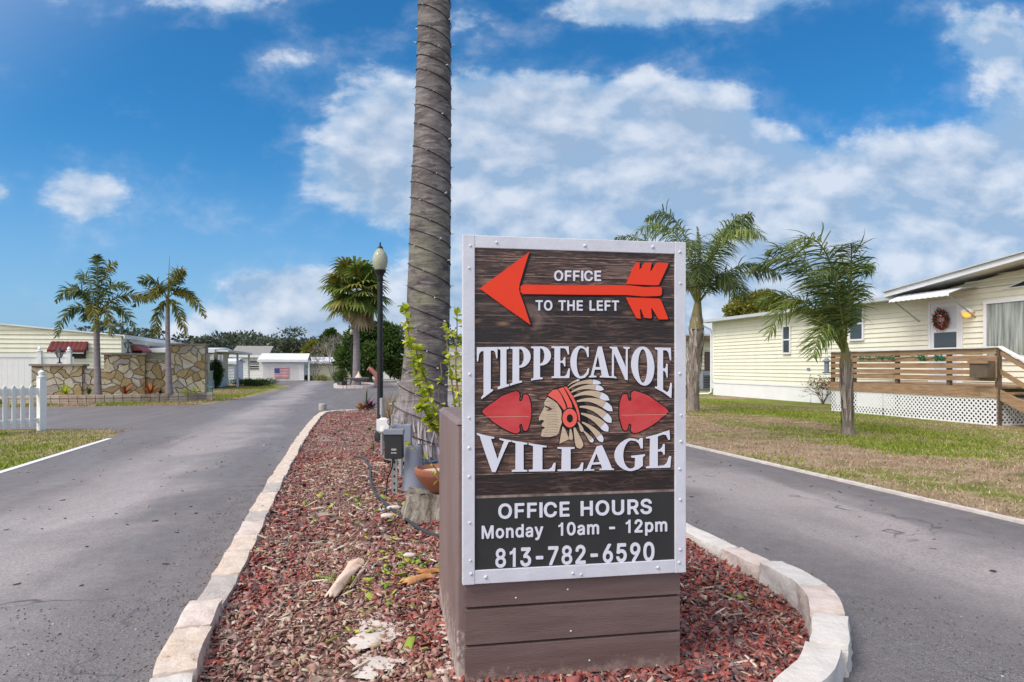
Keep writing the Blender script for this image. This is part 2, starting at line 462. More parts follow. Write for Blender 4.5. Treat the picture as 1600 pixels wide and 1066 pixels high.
GLYPHS = {
    'O': (575, '459,427 428,459 392,485 356,501 336,507 288,515 264,515 224,512 178,501 136,481 107,460 88,442 72,423 53,394 33,349 27,327 20,283 20,227 23,201 33,161 52,116 64,96 88,66 120,38 157,17 200,2 244,-6 292,-5 336,2 376,16 415,39 448,68 471,98 482,116 500,157 511,205 514,253 510,305 500,349 483,390|374,371 388,349 401,320 407,290 409,257 404,201 394,172 380,146 366,127 348,112 328,101 304,92 280,88 252,89 228,93 196,106 172,124 151,150 138,176 127,216 124,253 127,290 138,334 152,360 173,386 196,403 228,416 256,421 292,419 324,410 348,396'),
    'F': (452, '387,500 380,506 372,509 324,509 60,509 51,507 42,500 39,489 39,19 41,12 48,3 60,0 128,0 139,5 144,12 146,200 148,204 348,204 360,209 366,219 367,278 362,289 352,295 147,297 146,415 152,418 376,419 384,423 390,433 390,489'),
    'I': (170, '30,0 140,0 140,509 30,509'),
    'C': (552, '458,427 443,445 424,463 404,478 380,491 356,500 324,509 296,514 268,515 220,512 196,506 159,493 120,471 102,456 78,430 51,390 33,349 27,327 20,283 20,227 23,201 33,161 52,116 76,79 101,54 120,38 157,17 200,2 244,-6 292,-5 336,2 380,18 414,39 444,65 471,102 487,139 494,168 492,176 485,183 472,187 400,185 389,176 380,150 368,131 354,116 332,102 308,93 284,89 256,88 228,93 196,106 176,120 159,139 145,161 134,187 127,216 125,272 134,323 145,349 159,371 176,389 196,402 216,412 244,419 268,421 292,419 316,413 336,405 356,391 368,379 380,359 390,331 400,323 472,321 482,323 492,333 493,345 478,394'),
    'E': (461, '390,500 384,505 376,509 328,509 60,509 51,507 42,500 39,489 39,19 41,12 48,3 60,0 376,0 384,2 392,8 396,19 396,75 392,83 384,90 376,91 148,91 146,93 146,208 148,212 360,212 371,219 375,226 376,263 375,289 371,297 360,302 148,303 146,308 146,415 152,418 380,419 388,424 393,433 393,489'),
    'T': (491, '435,500 428,506 416,509 32,509 20,505 12,496 11,433 16,424 24,419 168,418 172,415 172,19 176,8 184,2 192,0 260,0 272,6 278,16 278,415 284,418 416,418 428,420 436,429 438,437 438,489'),
    'H': (559, '475,500 468,506 460,509 408,509 388,509 380,505 374,500 371,489 371,311 368,306 148,306 146,308 146,489 144,498 136,506 124,509 60,509 52,508 44,502 39,489 39,19 41,12 46,5 60,0 128,0 139,5 144,12 146,212 152,214 368,214 371,212 373,12 380,3 392,0 460,0 468,3 474,8 478,19 478,489'),
    'L': (435, '143,500 136,506 128,509 60,509 45,503 39,492 41,12 48,3 60,0 368,1 376,6 382,16 382,49 381,79 376,86 368,90 148,91 146,93 146,489'),
    'U': (559, '475,500 464,508 448,509 392,509 384,507 375,500 372,489 372,186 368,156 354,127 330,104 300,92 260,87 224,90 204,96 188,104 164,127 149,156 145,186 145,489 142,500 136,505 128,509 76,509 56,509 48,505 42,500 39,489 39,178 42,145 52,112 76,71 100,45 128,25 164,8 216,-5 260,-7 320,-1 356,9 392,27 428,55 450,82 467,115 475,145 477,164 478,489'),
    'R': (491, '400,442 381,463 356,481 328,494 292,504 236,509 60,509 52,508 44,502 39,489 39,19 41,12 48,3 60,0 128,0 139,5 144,11 146,19 146,178 148,183 234,182 333,12 340,4 352,0 428,0 436,1 445,8 449,16 447,27 345,200 346,204 380,226 400,248 416,274 425,300 429,330 428,374 416,414|312,389 319,374 323,359 323,330 314,304 300,290 280,280 256,275 148,274 146,278 146,415 148,417 232,418 264,415 290,407 304,398'),
    'S': (489, '394,445 362,476 326,497 278,511 226,515 174,511 130,497 90,475 70,458 57,443 38,406 32,381 31,362 35,333 41,314 59,285 86,261 134,236 178,222 258,201 294,188 318,170 325,151 324,137 319,126 307,111 294,101 278,93 262,88 234,84 214,84 174,92 146,107 133,122 122,155 114,163 106,165 38,165 27,163 20,155 17,144 22,115 32,89 57,52 90,25 134,5 170,-4 222,-8 266,-6 302,1 346,19 375,37 403,67 416,89 423,107 429,148 428,170 422,192 414,211 400,229 370,256 322,280 210,311 166,327 142,346 138,355 136,366 137,377 142,388 150,399 165,410 198,422 238,423 270,417 298,401 311,384 319,358 328,351 338,349 406,350 416,355 421,362 421,381 414,410'),
    'M': (670, '586,500 580,505 572,509 552,509 472,509 464,505 458,500 333,200 316,155 312,159 170,500 161,507 152,509 60,509 45,503 40,496 39,489 39,19 44,7 52,1 60,0 124,0 136,5 141,12 144,297 267,12 276,2 288,0 344,0 352,2 359,8 480,292 483,282 485,12 492,3 504,0 568,0 582,5 587,12 589,19 589,489'),
    'o': (457, '359,326 334,351 298,375 262,387 222,393 174,391 138,383 103,367 66,337 44,308 24,267 16,230 14,175 23,123 37,90 57,60 90,28 122,10 154,-1 190,-7 226,-7 262,-1 294,10 324,27 350,50 370,76 391,119 400,156 402,189 399,230 392,263 378,297|274,274 283,260 291,241 298,204 296,164 290,141 282,124 263,101 250,91 238,86 206,81 186,83 170,89 152,101 138,115 128,134 122,152 117,182 118,212 122,234 132,260 144,278 162,293 178,301 198,304 218,304 242,299 258,290'),
    'n': (452, '352,337 335,356 309,375 281,386 257,391 225,393 193,390 165,382 137,368 133,368 128,382 117,388 53,389 45,387 37,382 32,370 32,19 34,12 39,5 53,0 117,0 128,5 133,11 135,19 135,230 137,252 145,272 161,289 184,300 209,304 233,301 251,293 265,278 272,260 275,237 275,19 277,11 285,3 297,0 361,0 373,7 378,19 378,256 370,300 361,322'),
    'd': (466, '390,500 382,507 370,509 310,509 302,507 294,501 290,489 290,370 286,367 262,382 230,391 182,393 146,388 114,376 86,359 62,336 37,300 22,263 14,215 14,175 23,123 38,86 62,50 86,27 114,10 146,-1 194,-7 222,-6 246,0 270,10 290,24 296,8 302,3 310,0 374,0 386,5 391,12 393,489|269,274 277,263 284,245 291,204 288,160 275,123 266,110 254,98 230,86 198,83 170,89 154,99 141,112 129,134 120,160 117,186 118,215 124,245 132,263 146,281 160,293 178,301 194,304 214,304 238,299 254,289'),
    'a': (431, '327,341 302,363 270,380 234,389 194,392 150,388 106,376 76,360 50,337 34,315 23,292 25,281 34,273 102,256 114,262 130,285 146,297 174,307 202,309 226,305 246,293 255,277 258,259 256,251 246,247 150,236 98,224 60,206 34,184 22,165 15,143 12,117 14,94 20,72 28,57 42,38 58,23 78,10 98,2 122,-5 146,-8 174,-8 206,-3 230,5 258,22 262,8 274,0 338,0 350,5 355,16 354,266 347,304|258,165 257,135 250,117 235,98 214,84 190,77 158,76 130,84 120,91 114,98 110,113 112,128 118,137 133,147 174,157 254,168'),
    'y': (431, '388,381 381,387 373,389 317,389 299,388 288,381 197,149 193,148 101,381 93,387 85,389 17,389 9,387 0,381 -4,373 -2,362 140,18 124,-22 117,-33 109,-40 93,-44 57,-41 45,-48 26,-107 29,-118 36,-126 57,-131 85,-134 113,-133 137,-128 157,-119 177,-107 193,-92 204,-78 224,-41 390,362 392,373'),
    '1': (420, '170,0 275,0 275,509 190,509 178,470 150,438 110,418 60,410 60,335 115,342 170,362'),
    '0': (495, '376,442 348,472 324,490 304,500 264,512 228,515 208,515 164,506 136,494 118,482 88,456 69,430 59,412 41,368 29,305 28,227 37,157 56,102 78,65 92,48 115,28 148,9 188,-3 228,-6 268,-3 300,7 321,17 352,39 375,65 395,98 411,139 420,179 425,227 425,279 421,327 410,371 396,408|289,394 300,375 309,353 320,305 323,235 320,201 314,172 299,131 289,116 275,102 260,92 244,87 228,85 208,87 184,97 164,116 148,145 139,172 132,216 130,253 132,294 140,338 148,364 164,392 179,408 200,420 224,425 248,422 269,412'),
    'm': (652, '553,341 537,359 509,379 483,389 449,395 413,394 373,384 345,369 321,349 317,350 301,367 281,382 263,389 237,394 209,395 181,391 161,383 133,368 128,382 117,388 53,389 41,385 34,378 32,370 32,19 36,8 49,0 113,0 125,3 133,11 135,19 135,237 137,260 145,278 159,293 177,302 201,305 221,302 237,294 248,282 252,267 255,12 261,4 273,0 337,0 349,5 354,12 356,19 356,245 358,263 366,282 381,296 397,302 421,305 441,302 457,295 467,285 473,271 477,12 482,5 493,0 557,0 569,3 576,12 578,19 578,267 570,308'),
    '-': (495, '354,256 346,262 338,264 110,264 100,260 93,248 93,189 100,178 114,174 342,174 351,178 358,189 358,245'),
    '2': (495, '371,452 340,481 304,501 256,513 212,515 176,510 132,494 96,470 70,441 55,411 46,370 46,348 52,339 60,335 128,334 138,337 147,348 152,380 164,401 175,411 188,418 212,424 232,425 248,422 276,410 288,399 294,389 298,374 299,359 292,330 264,290 48,75 43,64 43,19 45,12 52,3 64,0 388,0 400,3 406,8 410,19 410,75 404,86 396,90 204,91 201,93 335,226 368,266 386,297 399,333 402,356 401,378 391,418'),
    'p': (466, '371,327 351,349 325,369 296,382 261,391 229,394 193,391 164,382 137,366 133,368 132,375 128,382 121,387 113,389 49,389 41,385 35,379 32,368 32,-113 34,-120 41,-129 53,-132 117,-132 125,-129 131,-124 135,-113 135,17 137,22 165,5 193,-4 229,-7 265,-4 297,4 325,18 349,36 372,61 389,89 401,120 409,157 411,194 409,231 401,268 389,297|284,275 299,246 307,205 304,161 291,124 273,101 258,91 245,85 213,83 185,89 169,99 153,116 144,135 137,157 134,183 135,216 141,246 149,264 159,279 173,292 189,300 209,304 233,304 253,299 273,287'),
    '8': (495, '375,447 348,476 312,498 272,511 224,515 180,511 136,496 101,474 73,444 62,421 55,399 52,373 55,346 60,328 71,305 88,284 106,268 72,239 48,205 40,186 36,167 35,130 41,100 58,66 80,42 116,18 156,2 192,-5 244,-6 280,-2 324,12 352,27 382,51 401,78 413,104 418,130 418,156 414,178 404,205 390,227 372,247 348,264 346,268 364,283 381,305 393,332 399,354 400,373 397,399 388,425|306,186 313,175 318,160 319,145 317,130 304,106 292,96 276,88 256,82 236,80 208,80 188,84 172,89 156,99 144,111 138,122 133,148 139,175 157,197 184,213 216,219 252,217 280,207 295,197|291,403 300,380 299,350 288,329 267,313 252,307 236,305 200,307 176,318 165,328 157,339 151,361 153,384 164,406 180,419 208,428 240,429 272,419'),
    '3': (495, '389,501 380,508 372,509 72,509 60,507 52,499 49,490 49,434 52,427 60,420 68,418 240,418 243,416 139,305 136,297 136,246 142,235 152,230 228,228 248,224 268,217 284,206 296,194 304,179 308,161 308,146 303,127 298,116 288,106 276,98 258,91 244,87 220,85 180,90 154,102 137,120 128,150 116,160 44,161 32,157 25,150 23,139 28,110 38,83 52,62 64,49 86,31 111,17 152,2 200,-6 236,-6 284,2 318,13 348,30 378,57 396,83 410,120 414,153 408,194 396,224 370,257 344,278 312,294 268,305 389,434 393,445 393,471 393,493'),
    '7': (495, '409,500 402,506 394,509 342,509 62,509 53,507 44,500 41,489 41,433 46,424 54,419 286,418 289,415 78,27 78,12 86,3 98,0 166,0 174,2 182,8 410,426 412,433 412,489'),
    '6': (495, '339,501 332,507 320,509 252,509 244,508 236,502 105,323 75,275 55,235 47,205 43,168 48,124 60,91 75,65 104,35 132,16 164,3 196,-4 240,-6 276,-1 308,9 344,31 368,53 385,76 400,105 409,150 408,194 396,235 380,263 352,292 316,314 284,324 232,329 229,331 339,479 343,490|290,216 303,190 306,157 298,127 283,105 256,88 228,83 212,84 196,89 172,103 161,116 152,131 147,150 146,164 147,183 152,198 160,212 169,224 180,233 196,240 212,244 232,245 248,243 264,237 279,227'),
    '5': (495, '383,501 376,507 368,509 96,509 84,506 77,497 46,257 46,249 50,242 56,237 64,234 128,227 136,229 164,245 188,252 216,256 244,253 268,242 288,224 300,205 306,179 304,146 299,131 288,114 264,95 248,89 232,86 200,87 172,98 153,116 140,150 128,158 60,159 45,153 39,142 40,124 47,98 58,76 85,42 104,27 132,12 172,-1 204,-6 240,-6 288,4 320,17 348,36 376,65 395,94 406,124 411,153 412,183 409,205 402,231 392,253 376,278 360,296 342,312 320,326 300,335 268,344 240,347 212,347 188,343 159,334 169,412 172,418 368,418 380,422 386,430 387,438 387,490'),
    '9': (495, '377,444 348,475 308,499 288,506 260,513 212,515 192,513 160,505 120,485 88,459 65,430 54,407 48,389 43,345 49,297 58,271 66,256 92,224 128,200 168,185 220,180 223,178 112,29 109,16 113,8 120,2 128,0 200,0 214,5 332,164 376,230 392,261 402,289 408,315 410,341 408,370 400,400 392,418|289,396 303,367 306,337 299,308 284,285 260,270 244,265 228,263 212,264 196,268 173,282 160,296 154,308 148,326 146,345 147,359 153,378 161,393 170,404 196,420 212,424 232,425 248,423 264,417 279,407'),
}
# ================================================================== THE SETTING
def asphalt_mat():
    m = bpy.data.materials.new('asphalt'); m.use_nodes = True
    t = NT(m.node_tree)
    bs = t.n('ShaderNodeBsdfPrincipled'); out = t.n('ShaderNodeOutputMaterial')
    ob = t.n('ShaderNodeTexCoord').outputs['Object']
    st = t.mapping(ob, rot=(0, 0, -ST))                       # street aligned
    streak = t.noise(t.mapping(st, scale=(.85, .16, 1)), 1.4, 6, .62, .9)
    blot = t.noise(st, .55, 5, .6, .8)
    mid = t.noise(st, 6, 6, .65)
    grain = t.noise(st, 62, 5, .75)
    c = t.ramp(streak, [(.34, (.165, .137, .133)), (.50, (.265, .222, .216)), (.64, (.40, .342, .334))])
    # tyre-polished pale band along the middle of each lane, dark beside the kerbs
    sq = t.n('ShaderNodeSeparateXYZ'); t.put(sq.inputs[0], st)
    uw = t.math('ADD', sq.outputs[0], t.math('MULTIPLY', t.math('SUBTRACT', blot, .5), 1.2))
    bandl = t.math('SUBTRACT', 1.0, t.math('DIVIDE', t.math('ABSOLUTE', t.math('ADD', uw, 2.35)), 1.25), clamp=True)
    bandr = t.math('SUBTRACT', 1.0, t.math('DIVIDE', t.math('ABSOLUTE', t.math('SUBTRACT', uw, 4.1)), 1.2), clamp=True)
    band = t.math('MAXIMUM', bandl, bandr)
    c = t.mix(t.mr(band, 0, .85, .80, 0, smooth=True), c, (.135, .112, .112))
    c = t.mix(t.mr(band, .25, .9, 0, .60, smooth=True), c, (.46, .395, .385))
    c = t.mix(t.math('MULTIPLY', t.mr(blot, .46, .62), .35), c, (.125, .115, .118))
    c = t.mix(t.math('MULTIPLY', t.mr(mid, .35, .7), .28), c, (.36, .345, .35))
    c = t.mix(t.math('MULTIPLY', t.mr(grain, .42, .62), .5), c, (.075, .07, .072))
    # loose coarse chippings along the near ends of the kerb
    sp = t.n('ShaderNodeSeparateXYZ'); t.put(sp.inputs[0], st)
    near = t.mr(t.math('ADD', sp.outputs[1], t.math('MULTIPLY', t.math('SUBTRACT', blot, .5), 5)), 5.0, 2.6)
    edge = t.math('MINIMUM', t.math('ABSOLUTE', t.math('SUBTRACT', sp.outputs[0], -1.0)), t.math('ABSOLUTE', t.math('SUBTRACT', sp.outputs[0], 2.7)))
    k = t.math('MULTIPLY', near, t.mr(t.math('ADD', edge, t.math('MULTIPLY', mid, .6)), 1.5, .4))
    vor = t.n('ShaderNodeTexVoronoi'); t.put(vor.inputs['Vector'], st); vor.inputs['Scale'].default_value = 42
    chip = t.ramp(t.math('FRACT', t.math('MULTIPLY', vor.outputs['Distance'], 3.1)), [(0, (.045, .042, .045)), (.6, (.14, .13, .135)), (1, (.34, .32, .31))])
    c = t.mix(t.math('MULTIPLY', k, .75), c, chip)
    # hairline cracks
    vc = t.n('ShaderNodeTexVoronoi', feature='DISTANCE_TO_EDGE')
    wv = t.n('ShaderNodeVectorMath', operation='ADD')
    wn = t.n('ShaderNodeTexNoise'); t.put(wn.inputs['Vector'], st); wn.inputs['Scale'].default_value = 2.5
    t.put(wv.inputs[0], st); t.put(wv.inputs[1], wn.outputs[1])
    t.put(vc.inputs['Vector'], wv.outputs[0]); vc.inputs['Scale'].default_value = .34
    crack = t.math('MULTIPLY', t.mr(vc.outputs[0], .008, .002), t.mr(t.noise(st, .8, 3), .46, .56))
    c = t.mix(t.math('MULTIPLY', crack, .75), c, (.045, .043, .045))
    t.put(bs.inputs['Base Color'], c)
    t.put(bs.inputs['Roughness'], t.mr(streak, .3, .7, .62, .5))
    bs.inputs['Specular IOR Level'].default_value = .4
    b = t.n('ShaderNodeBump'); b.inputs['Strength'].default_value = .5; b.inputs['Distance'].default_value = .008
    h = t.math('ADD', grain, t.math('MULTIPLY', t.math('MULTIPLY', vor.outputs['Distance'], k), 1.6))
    t.put(b.inputs['Height'], h); t.put(bs.inputs['Normal'], b.outputs[0])
    t.t.links.new(bs.outputs[0], out.inputs[0])
    return m


def lawn_mat():
    m = bpy.data.materials.new('lawn'); m.use_nodes = True
    t = NT(m.node_tree)
    bs = t.n('ShaderNodeBsdfPrincipled'); out = t.n('ShaderNodeOutputMaterial')
    ob = t.n('ShaderNodeTexCoord').outputs['Object']
    st = t.mapping(ob, rot=(0, 0, -ST))
    big = t.noise(t.mapping(st, scale=(1, .55, 1)), .45, 4, .6, .5)
    mid = t.noise(st, 2.3, 6, .65, .3)
    fine = t.noise(st, 34, 5, .7)
    su = t.n('ShaderNodeSeparateXYZ'); t.put(su.inputs[0], st)
    # the strip beside the right-hand road is worn to bare tan earth, greener towards the houses
    worn = t.math('MULTIPLY', t.mr(su.outputs[0], 10.5, 7.0), t.mr(su.outputs[0], 4.0, 5.0))
    k = t.math('ADD', t.math('ADD', t.math('MULTIPLY', big, .6), t.math('MULTIPLY', mid, .4)), t.math('MULTIPLY', worn, .06))
    k = t.math('SUBTRACT', k, t.math('MULTIPLY', t.mr(su.outputs[0], 10.5, 13.0), .035))
    dry = t.ramp(mid, [(.3, (.26, .17, .125)), (.5, (.38, .27, .19)), (.7, (.48, .37, .26))])
    grn = t.ramp(mid, [(.3, (.13, .16, .03)), (.6, (.21, .26, .04)), (.8, (.30, .33, .06))])
    c = t.mix(t.mr(k, .47, .56), grn, dry)
    c = t.mix(t.math('MULTIPLY', t.mr(fine, .35, .68), .5), c, (.08, .07, .035))
    t.put(bs.inputs['Base Color'], c)
    bs.inputs['Roughness'].default_value = .95
    bs.inputs['Specular IOR Level'].default_value = .1
    b = t.n('ShaderNodeBump'); b.inputs['Strength'].default_value = .6; b.inputs['Distance'].default_value = .03
    t.put(b.inputs['Height'], fine); t.put(bs.inputs['Normal'], b.outputs[0])
    t.t.links.new(bs.outputs[0], out.inputs[0])
    return m


M['asphalt'] = asphalt_mat()
M['lawn'] = lawn_mat()


def sheet(name, pts, z, m, kind='structure', label=None):
    b = MB()
    b.poly([(p.x, p.y, z) for p in pts])
    o = b.build(name, m)
    o['kind'] = kind
    if label: o['label'] = label
    return o


def sheet_hole(name, outer, holes, z, m):
    """flat sheet with holes cut out of it"""
    cu = bpy.data.curves.new(name, 'CURVE'); cu.dimensions = '2D'; cu.fill_mode = 'BOTH'
    for ct in [outer] + holes:
        sp = cu.splines.new('POLY'); sp.points.add(len(ct) - 1)
        for q, p in zip(sp.points, ct): q.co = (p[0], p[1], 0, 1)
        sp.use_cyclic_u = True
    tmp = bpy.data.objects.new('tmp', cu); COL.objects.link(tmp)
    bpy.context.view_layer.update()
    me = bpy.data.meshes.new_from_object(tmp.evaluated_get(bpy.context.evaluated_depsgraph_get()))
    bpy.data.objects.remove(tmp); bpy.data.curves.remove(cu)
    me.name = name; me.transform(Matrix.Translation((0, 0, z))); me.materials.clear()
    o = link_mesh(name, me, None, m); o['kind'] = 'structure'
    return o


def edge_curve(pts, n=6):
    """smooth open line through street points"""
    out = []
    for i in range(len(pts) - 1):
        p0 = pts[max(i - 1, 0)]; p1 = pts[i]; p2 = pts[i + 1]; p3 = pts[min(i + 2, len(pts) - 1)]
        for k in range(n):
            t = k / n
            out.append(tuple(0.5 * (2 * p1[q] + (p2[q] - p0[q]) * t + (2 * p0[q] - 5 * p1[q] + 4 * p2[q] - p3[q]) * t * t + (-p0[q] + 3 * p1[q] - 3 * p2[q] + p3[q]) * t ** 3) for q in (0, 1)))
    out.append(pts[-1])
    return out


road = [(5.6, -8), (5.6, 60), (5.8, 66), (-10, 66), (-9, 60)]
leftedge = edge_curve([(-5.4, 55.5), (-3.7, 50.5), (-3.45, 44), (-3.9, 34), (-4.35, 28), (-5.0, 26.0), (-7.5, 25.65)])
leftedge += [(-60, 25.9), (-60, 16.7), (-9, 16.7)]
leftedge += edge_curve([(-6.2, 16.65), (-5.0, 16.3), (-4.35, 15.2), (-4.28, 14)]) + [(-4.28, -8)]
sheet('edge_line', [UV(u, v) for u, v in ((-4.26, 2), (-4.16, 2), (-4.16, 14.2), (-4.26, 14.2))], 0.011, M['white'])
b = MB()
b.prism([UV(u, v, 0.0) for u, v in ((5.60, -6), (5.68, -6), (5.68, 58), (5.60, 58))], (0, 0, .03))
o = b.build('kerb', M['conc_white']); o['kind'] = 'structure'

# ------------------------------------------------------------------ the planted island
LEFT = [(-.22, 2.05), (-.50, 2.45), (-.64, 2.85), (-.68, 3.25), (-.69, 3.7), (-.685, 4.3), (-.69, 5.0), (-.71, 6.2), (-.72, 9), (-.71, 13), (-.64, 17), (-.58, 18.6)]
FAR = [(-.45, 19.6), (.2, 20.3), (1.2, 20.4), (2.1, 19.7), (2.5, 18.2)]
RIGHT = [(2.57, 15), (2.58, 10), (2.58, 6), (2.57, 4.3), (2.52, 3.35), (2.22, 2.80), (1.74, 2.34), (1.2, 2.08), (.5, 1.92)]
loop = edge_curve(LEFT + FAR + RIGHT + [LEFT[0]], 8)
seg = [0.0]
for i in range(1, len(loop)):
    seg.append(seg[-1] + math.dist(loop[i], loop[i - 1]))


def along(s):
    s = max(0.0, min(s, seg[-1] - 1e-6))
    i = 0
    while seg[i + 1] < s: i += 1
    t = (s - seg[i]) / (seg[i + 1] - seg[i])
    return Vector((loop[i][0] + (loop[i + 1][0] - loop[i][0]) * t, loop[i][1] + (loop[i + 1][1] - loop[i][1]) * t))


hole = [UV(u, v) for u, v in loop[:-1]]
sheet_hole('ground', [(-900, -60), (900, -60), (900, 1500), (-900, 1500)], [hole], 0.0, M['lawn'])
sheet_hole('road', [UV(u, v) for u, v in road + leftedge], [hole], 0.006, M['asphalt'])
LA = np.array([p for p in loop])


def span(v):
    """left and right bounds of the bed at street distance v"""
    xs = []
    for i in range(len(LA) - 1):
        a, b_ = LA[i], LA[i + 1]
        if (a[1] - v) * (b_[1] - v) <= 0 and a[1] != b_[1]:
            xs.append(a[0] + (b_[0] - a[0]) * (v - a[1]) / (b_[1] - a[1]))
    return (min(xs), max(xs)) if len(xs) > 1 else None


def bed_z(u, v):
    near = min(1.0, max(0.0, (v - 3.2) / 2.6))
    return -.016 + .085 * (1 - near) * math.exp(-((u + .62) / .30) ** 2) + .091 * near + (.003 + .032 * near) * math.sin(u * 1.9 + 1) * math.sin(v * .9) + (.002 + .010 * near) * math.sin(u * 7.3 + v * 3.1) * math.sin(v * 5.7 - u * 2)


def on_bed(px, py):
    z = .08
    for _ in range(4):
        p = ground(px, py, z)
        u = p.x * math.cos(ST) + p.y * math.sin(ST); v = -p.x * math.sin(ST) + p.y * math.cos(ST)
        z = bed_z(u, v)
    return ground(px, py, z)


soil = mat('bed_soil', (.15, .075, .062), .95, (.26, .17, .14), 3, .9, .6, 50, spots=(2.2, .52, .62, (.40, .32, .26)))
vs = []; fs = []
NU = 30
rows = np.concatenate([np.arange(1.84, 8, .12), np.arange(8, 20.35, .4)])
rows = [v for v in rows if span(v)]
for v in rows:
    a, b_ = span(v)
    for k in range(NU + 1):
        u = a + (b_ - a) * k / NU
        p = UV(u, v); vs.append((p.x, p.y, bed_z(u, v) - .010))
for i in range(len(rows) - 1):
    for k in range(NU):
        q = i * (NU + 1) + k
        fs.append((q, q + 1, q + NU + 2, q + NU + 1))
bed = MB(); bed.add(vs, fs)
o = bed.build('planting_bed', soil, smooth=True); o['kind'] = 'structure'

# kerb blocks: rounded, chipped, each its own stone
KM = [mat('kerb_stone_tan', (.56, .43, .34), .85, (.70, .61, .55), 9, .9, .5, 30, spots=(14, .60, .68, (.36, .20, .13)), dist=.03),
      mat('kerb_stone_pale', (.70, .61, .57), .85, (.50, .38, .33), 8, .8, .5, 30, spots=(11, .62, .70, (.42, .25, .17)), dist=.03),
      mat('kerb_stone_grey', (.40, .35, .33), .85, (.54, .49, .46), 10, .8, .55, 34, spots=(16, .60, .70, (.22, .18, .17)), dist=.03),
      mat('kerb_stone_white', (.70, .66, .63), .8, (.50, .45, .42), 8, .7, .45, 32, spots=(13, .64, .72, (.38, .32, .29)), dist=.03)]
rk = random.Random(5)


def kerb_block(s0, s1, wd, ht, mats, label, group):
    c = (along(s0) + along(s1)) / 2
    d = (along(s1) - along(s0)).normalized()
    nrm = Vector((d.y, -d.x))
    vs = []; fs = []
    NX, NY, NZ = 9, 6, 5
    L = (s1 - s0)
    sd_ = rk.random() * 50
    sd_off = rk.uniform(-.010, .010)
    bm = bmesh.new()
    idx = {}
    org = UV(c.x, c.y)

    def vert(i, j, k):
        if (i, j, k) in idx: return idx[(i, j, k)]
        x, y, z = i / NX * 2 - 1, j / NY * 2 - 1, k / NZ * 2 - 1
        def rnd(q, a, b_):       # rounded corners
            m = max(abs(a), abs(b_))
            return q * (1 - .10 * max(0, m - .7) * max(0, abs(q) - .7) * 5)
        X, Y_, Z = rnd(x, y, z), rnd(y, x, z), rnd(z, x, y)
        s = (s0 + s1) / 2 + X * (L / 2 - .004)
        p = along(s)
        dd = (along(s + .03) - along(s - .03)).normalized()
        nn = Vector((dd.y, -dd.x))
        j1 = .005 * math.sin(sd_ + X * 3.1 + Z * 3.3) + (.004 * math.sin(sd_ * 2 + X * 11 + Y_ * 6 + Z * 9) if Z < .5 else 0) + sd_off
        q = p + nn * (Y_ * (wd / 2) * (1 + (.04 if Z < 0 else 0)) + j1 * (1 if abs(Y_) > .5 else .3))
        zz = ht * (Z * .5 + .5) - (.07 if Z < -.6 else 0) + (.003 * math.sin(sd_ + X * 5 + Y_ * 4) + .0015 * math.sin(X * 13 + sd_ * 3) if Z > .4 else 0)
        wpt = UV(q.x, q.y, zz - .01)
        v = bm.verts.new(wpt - org)
        idx[(i, j, k)] = v
        return v
    for i in range(NX):
        for j in range(NY):
            for k in (0, NZ): bm.faces.new((vert(i, j, k), vert(i + 1, j, k), vert(i + 1, j + 1, k), vert(i, j + 1, k)))
    for i in range(NX):
        for k in range(NZ):
            for j in (0, NY): bm.faces.new((vert(i, j, k), vert(i + 1, j, k), vert(i + 1, j, k + 1), vert(i, j, k + 1)))
    for j in range(NY):
        for k in range(NZ):
            for i in (0, NX): bm.faces.new((vert(i, j, k), vert(i, j + 1, k), vert(i, j + 1, k + 1), vert(i, j, k + 1)))
    bmesh.ops.recalc_face_normals(bm, faces=bm.faces)
    me = bpy.data.meshes.new('kerb_stone'); bm.to_mesh(me); bm.free()
    o = link_mesh('kerb_stone', me, None, mats, True)
    try: me.set_sharp_from_angle(angle=R(50))
    except Exception: pass
    o.location = org
    props(o, label, 'kerb stone', group)
    return o


ORD = ['first', 'second', 'third', 'fourth', 'fifth', 'sixth', 'seventh', 'eighth', 'ninth', 'tenth', 'eleventh', 'twelfth', 'thirteenth', 'fourteenth',
       'fifteenth', 'sixteenth', 'seventeenth', 'eighteenth', 'nineteenth', 'twentieth', 'twenty-first', 'twenty-second', 'twenty-third', 'twenty-fourth',
       'twenty-fifth', 'twenty-sixth', 'twenty-seventh', 'twenty-eighth', 'twenty-ninth', 'thirtieth', 'thirty-first', 'thirty-second', 'thirty-third', 'thirty-fourth', 'thirty-fifth', 'thirty-sixth', 'thirty-seventh', 'thirty-eighth', 'thirty-ninth', 'fortieth']
s = 0.0
stones = []
while s < seg[-1] - .15:
    p = along(s)
    side = 'L' if p.x < .3 and p.y < 19 else ('R' if p.x > 1.2 and p.y < 19 else ('F' if p.y > 15 else 'N'))
    L = {'L': rk.uniform(.38, .56), 'R': rk.uniform(.62, .95) if p.y > 4.6 else rk.uniform(.40, .52), 'F': .6, 'N': .42}[side]
    if s + L > seg[-1] - .12: L = seg[-1] - s
    stones.append((s, s + L, side)); s += L
cnt = {'L': 0, 'R': 0, 'F': 0, 'N': 0}
rside = [k for k in range(len(stones)) if stones[k][2] == 'R']
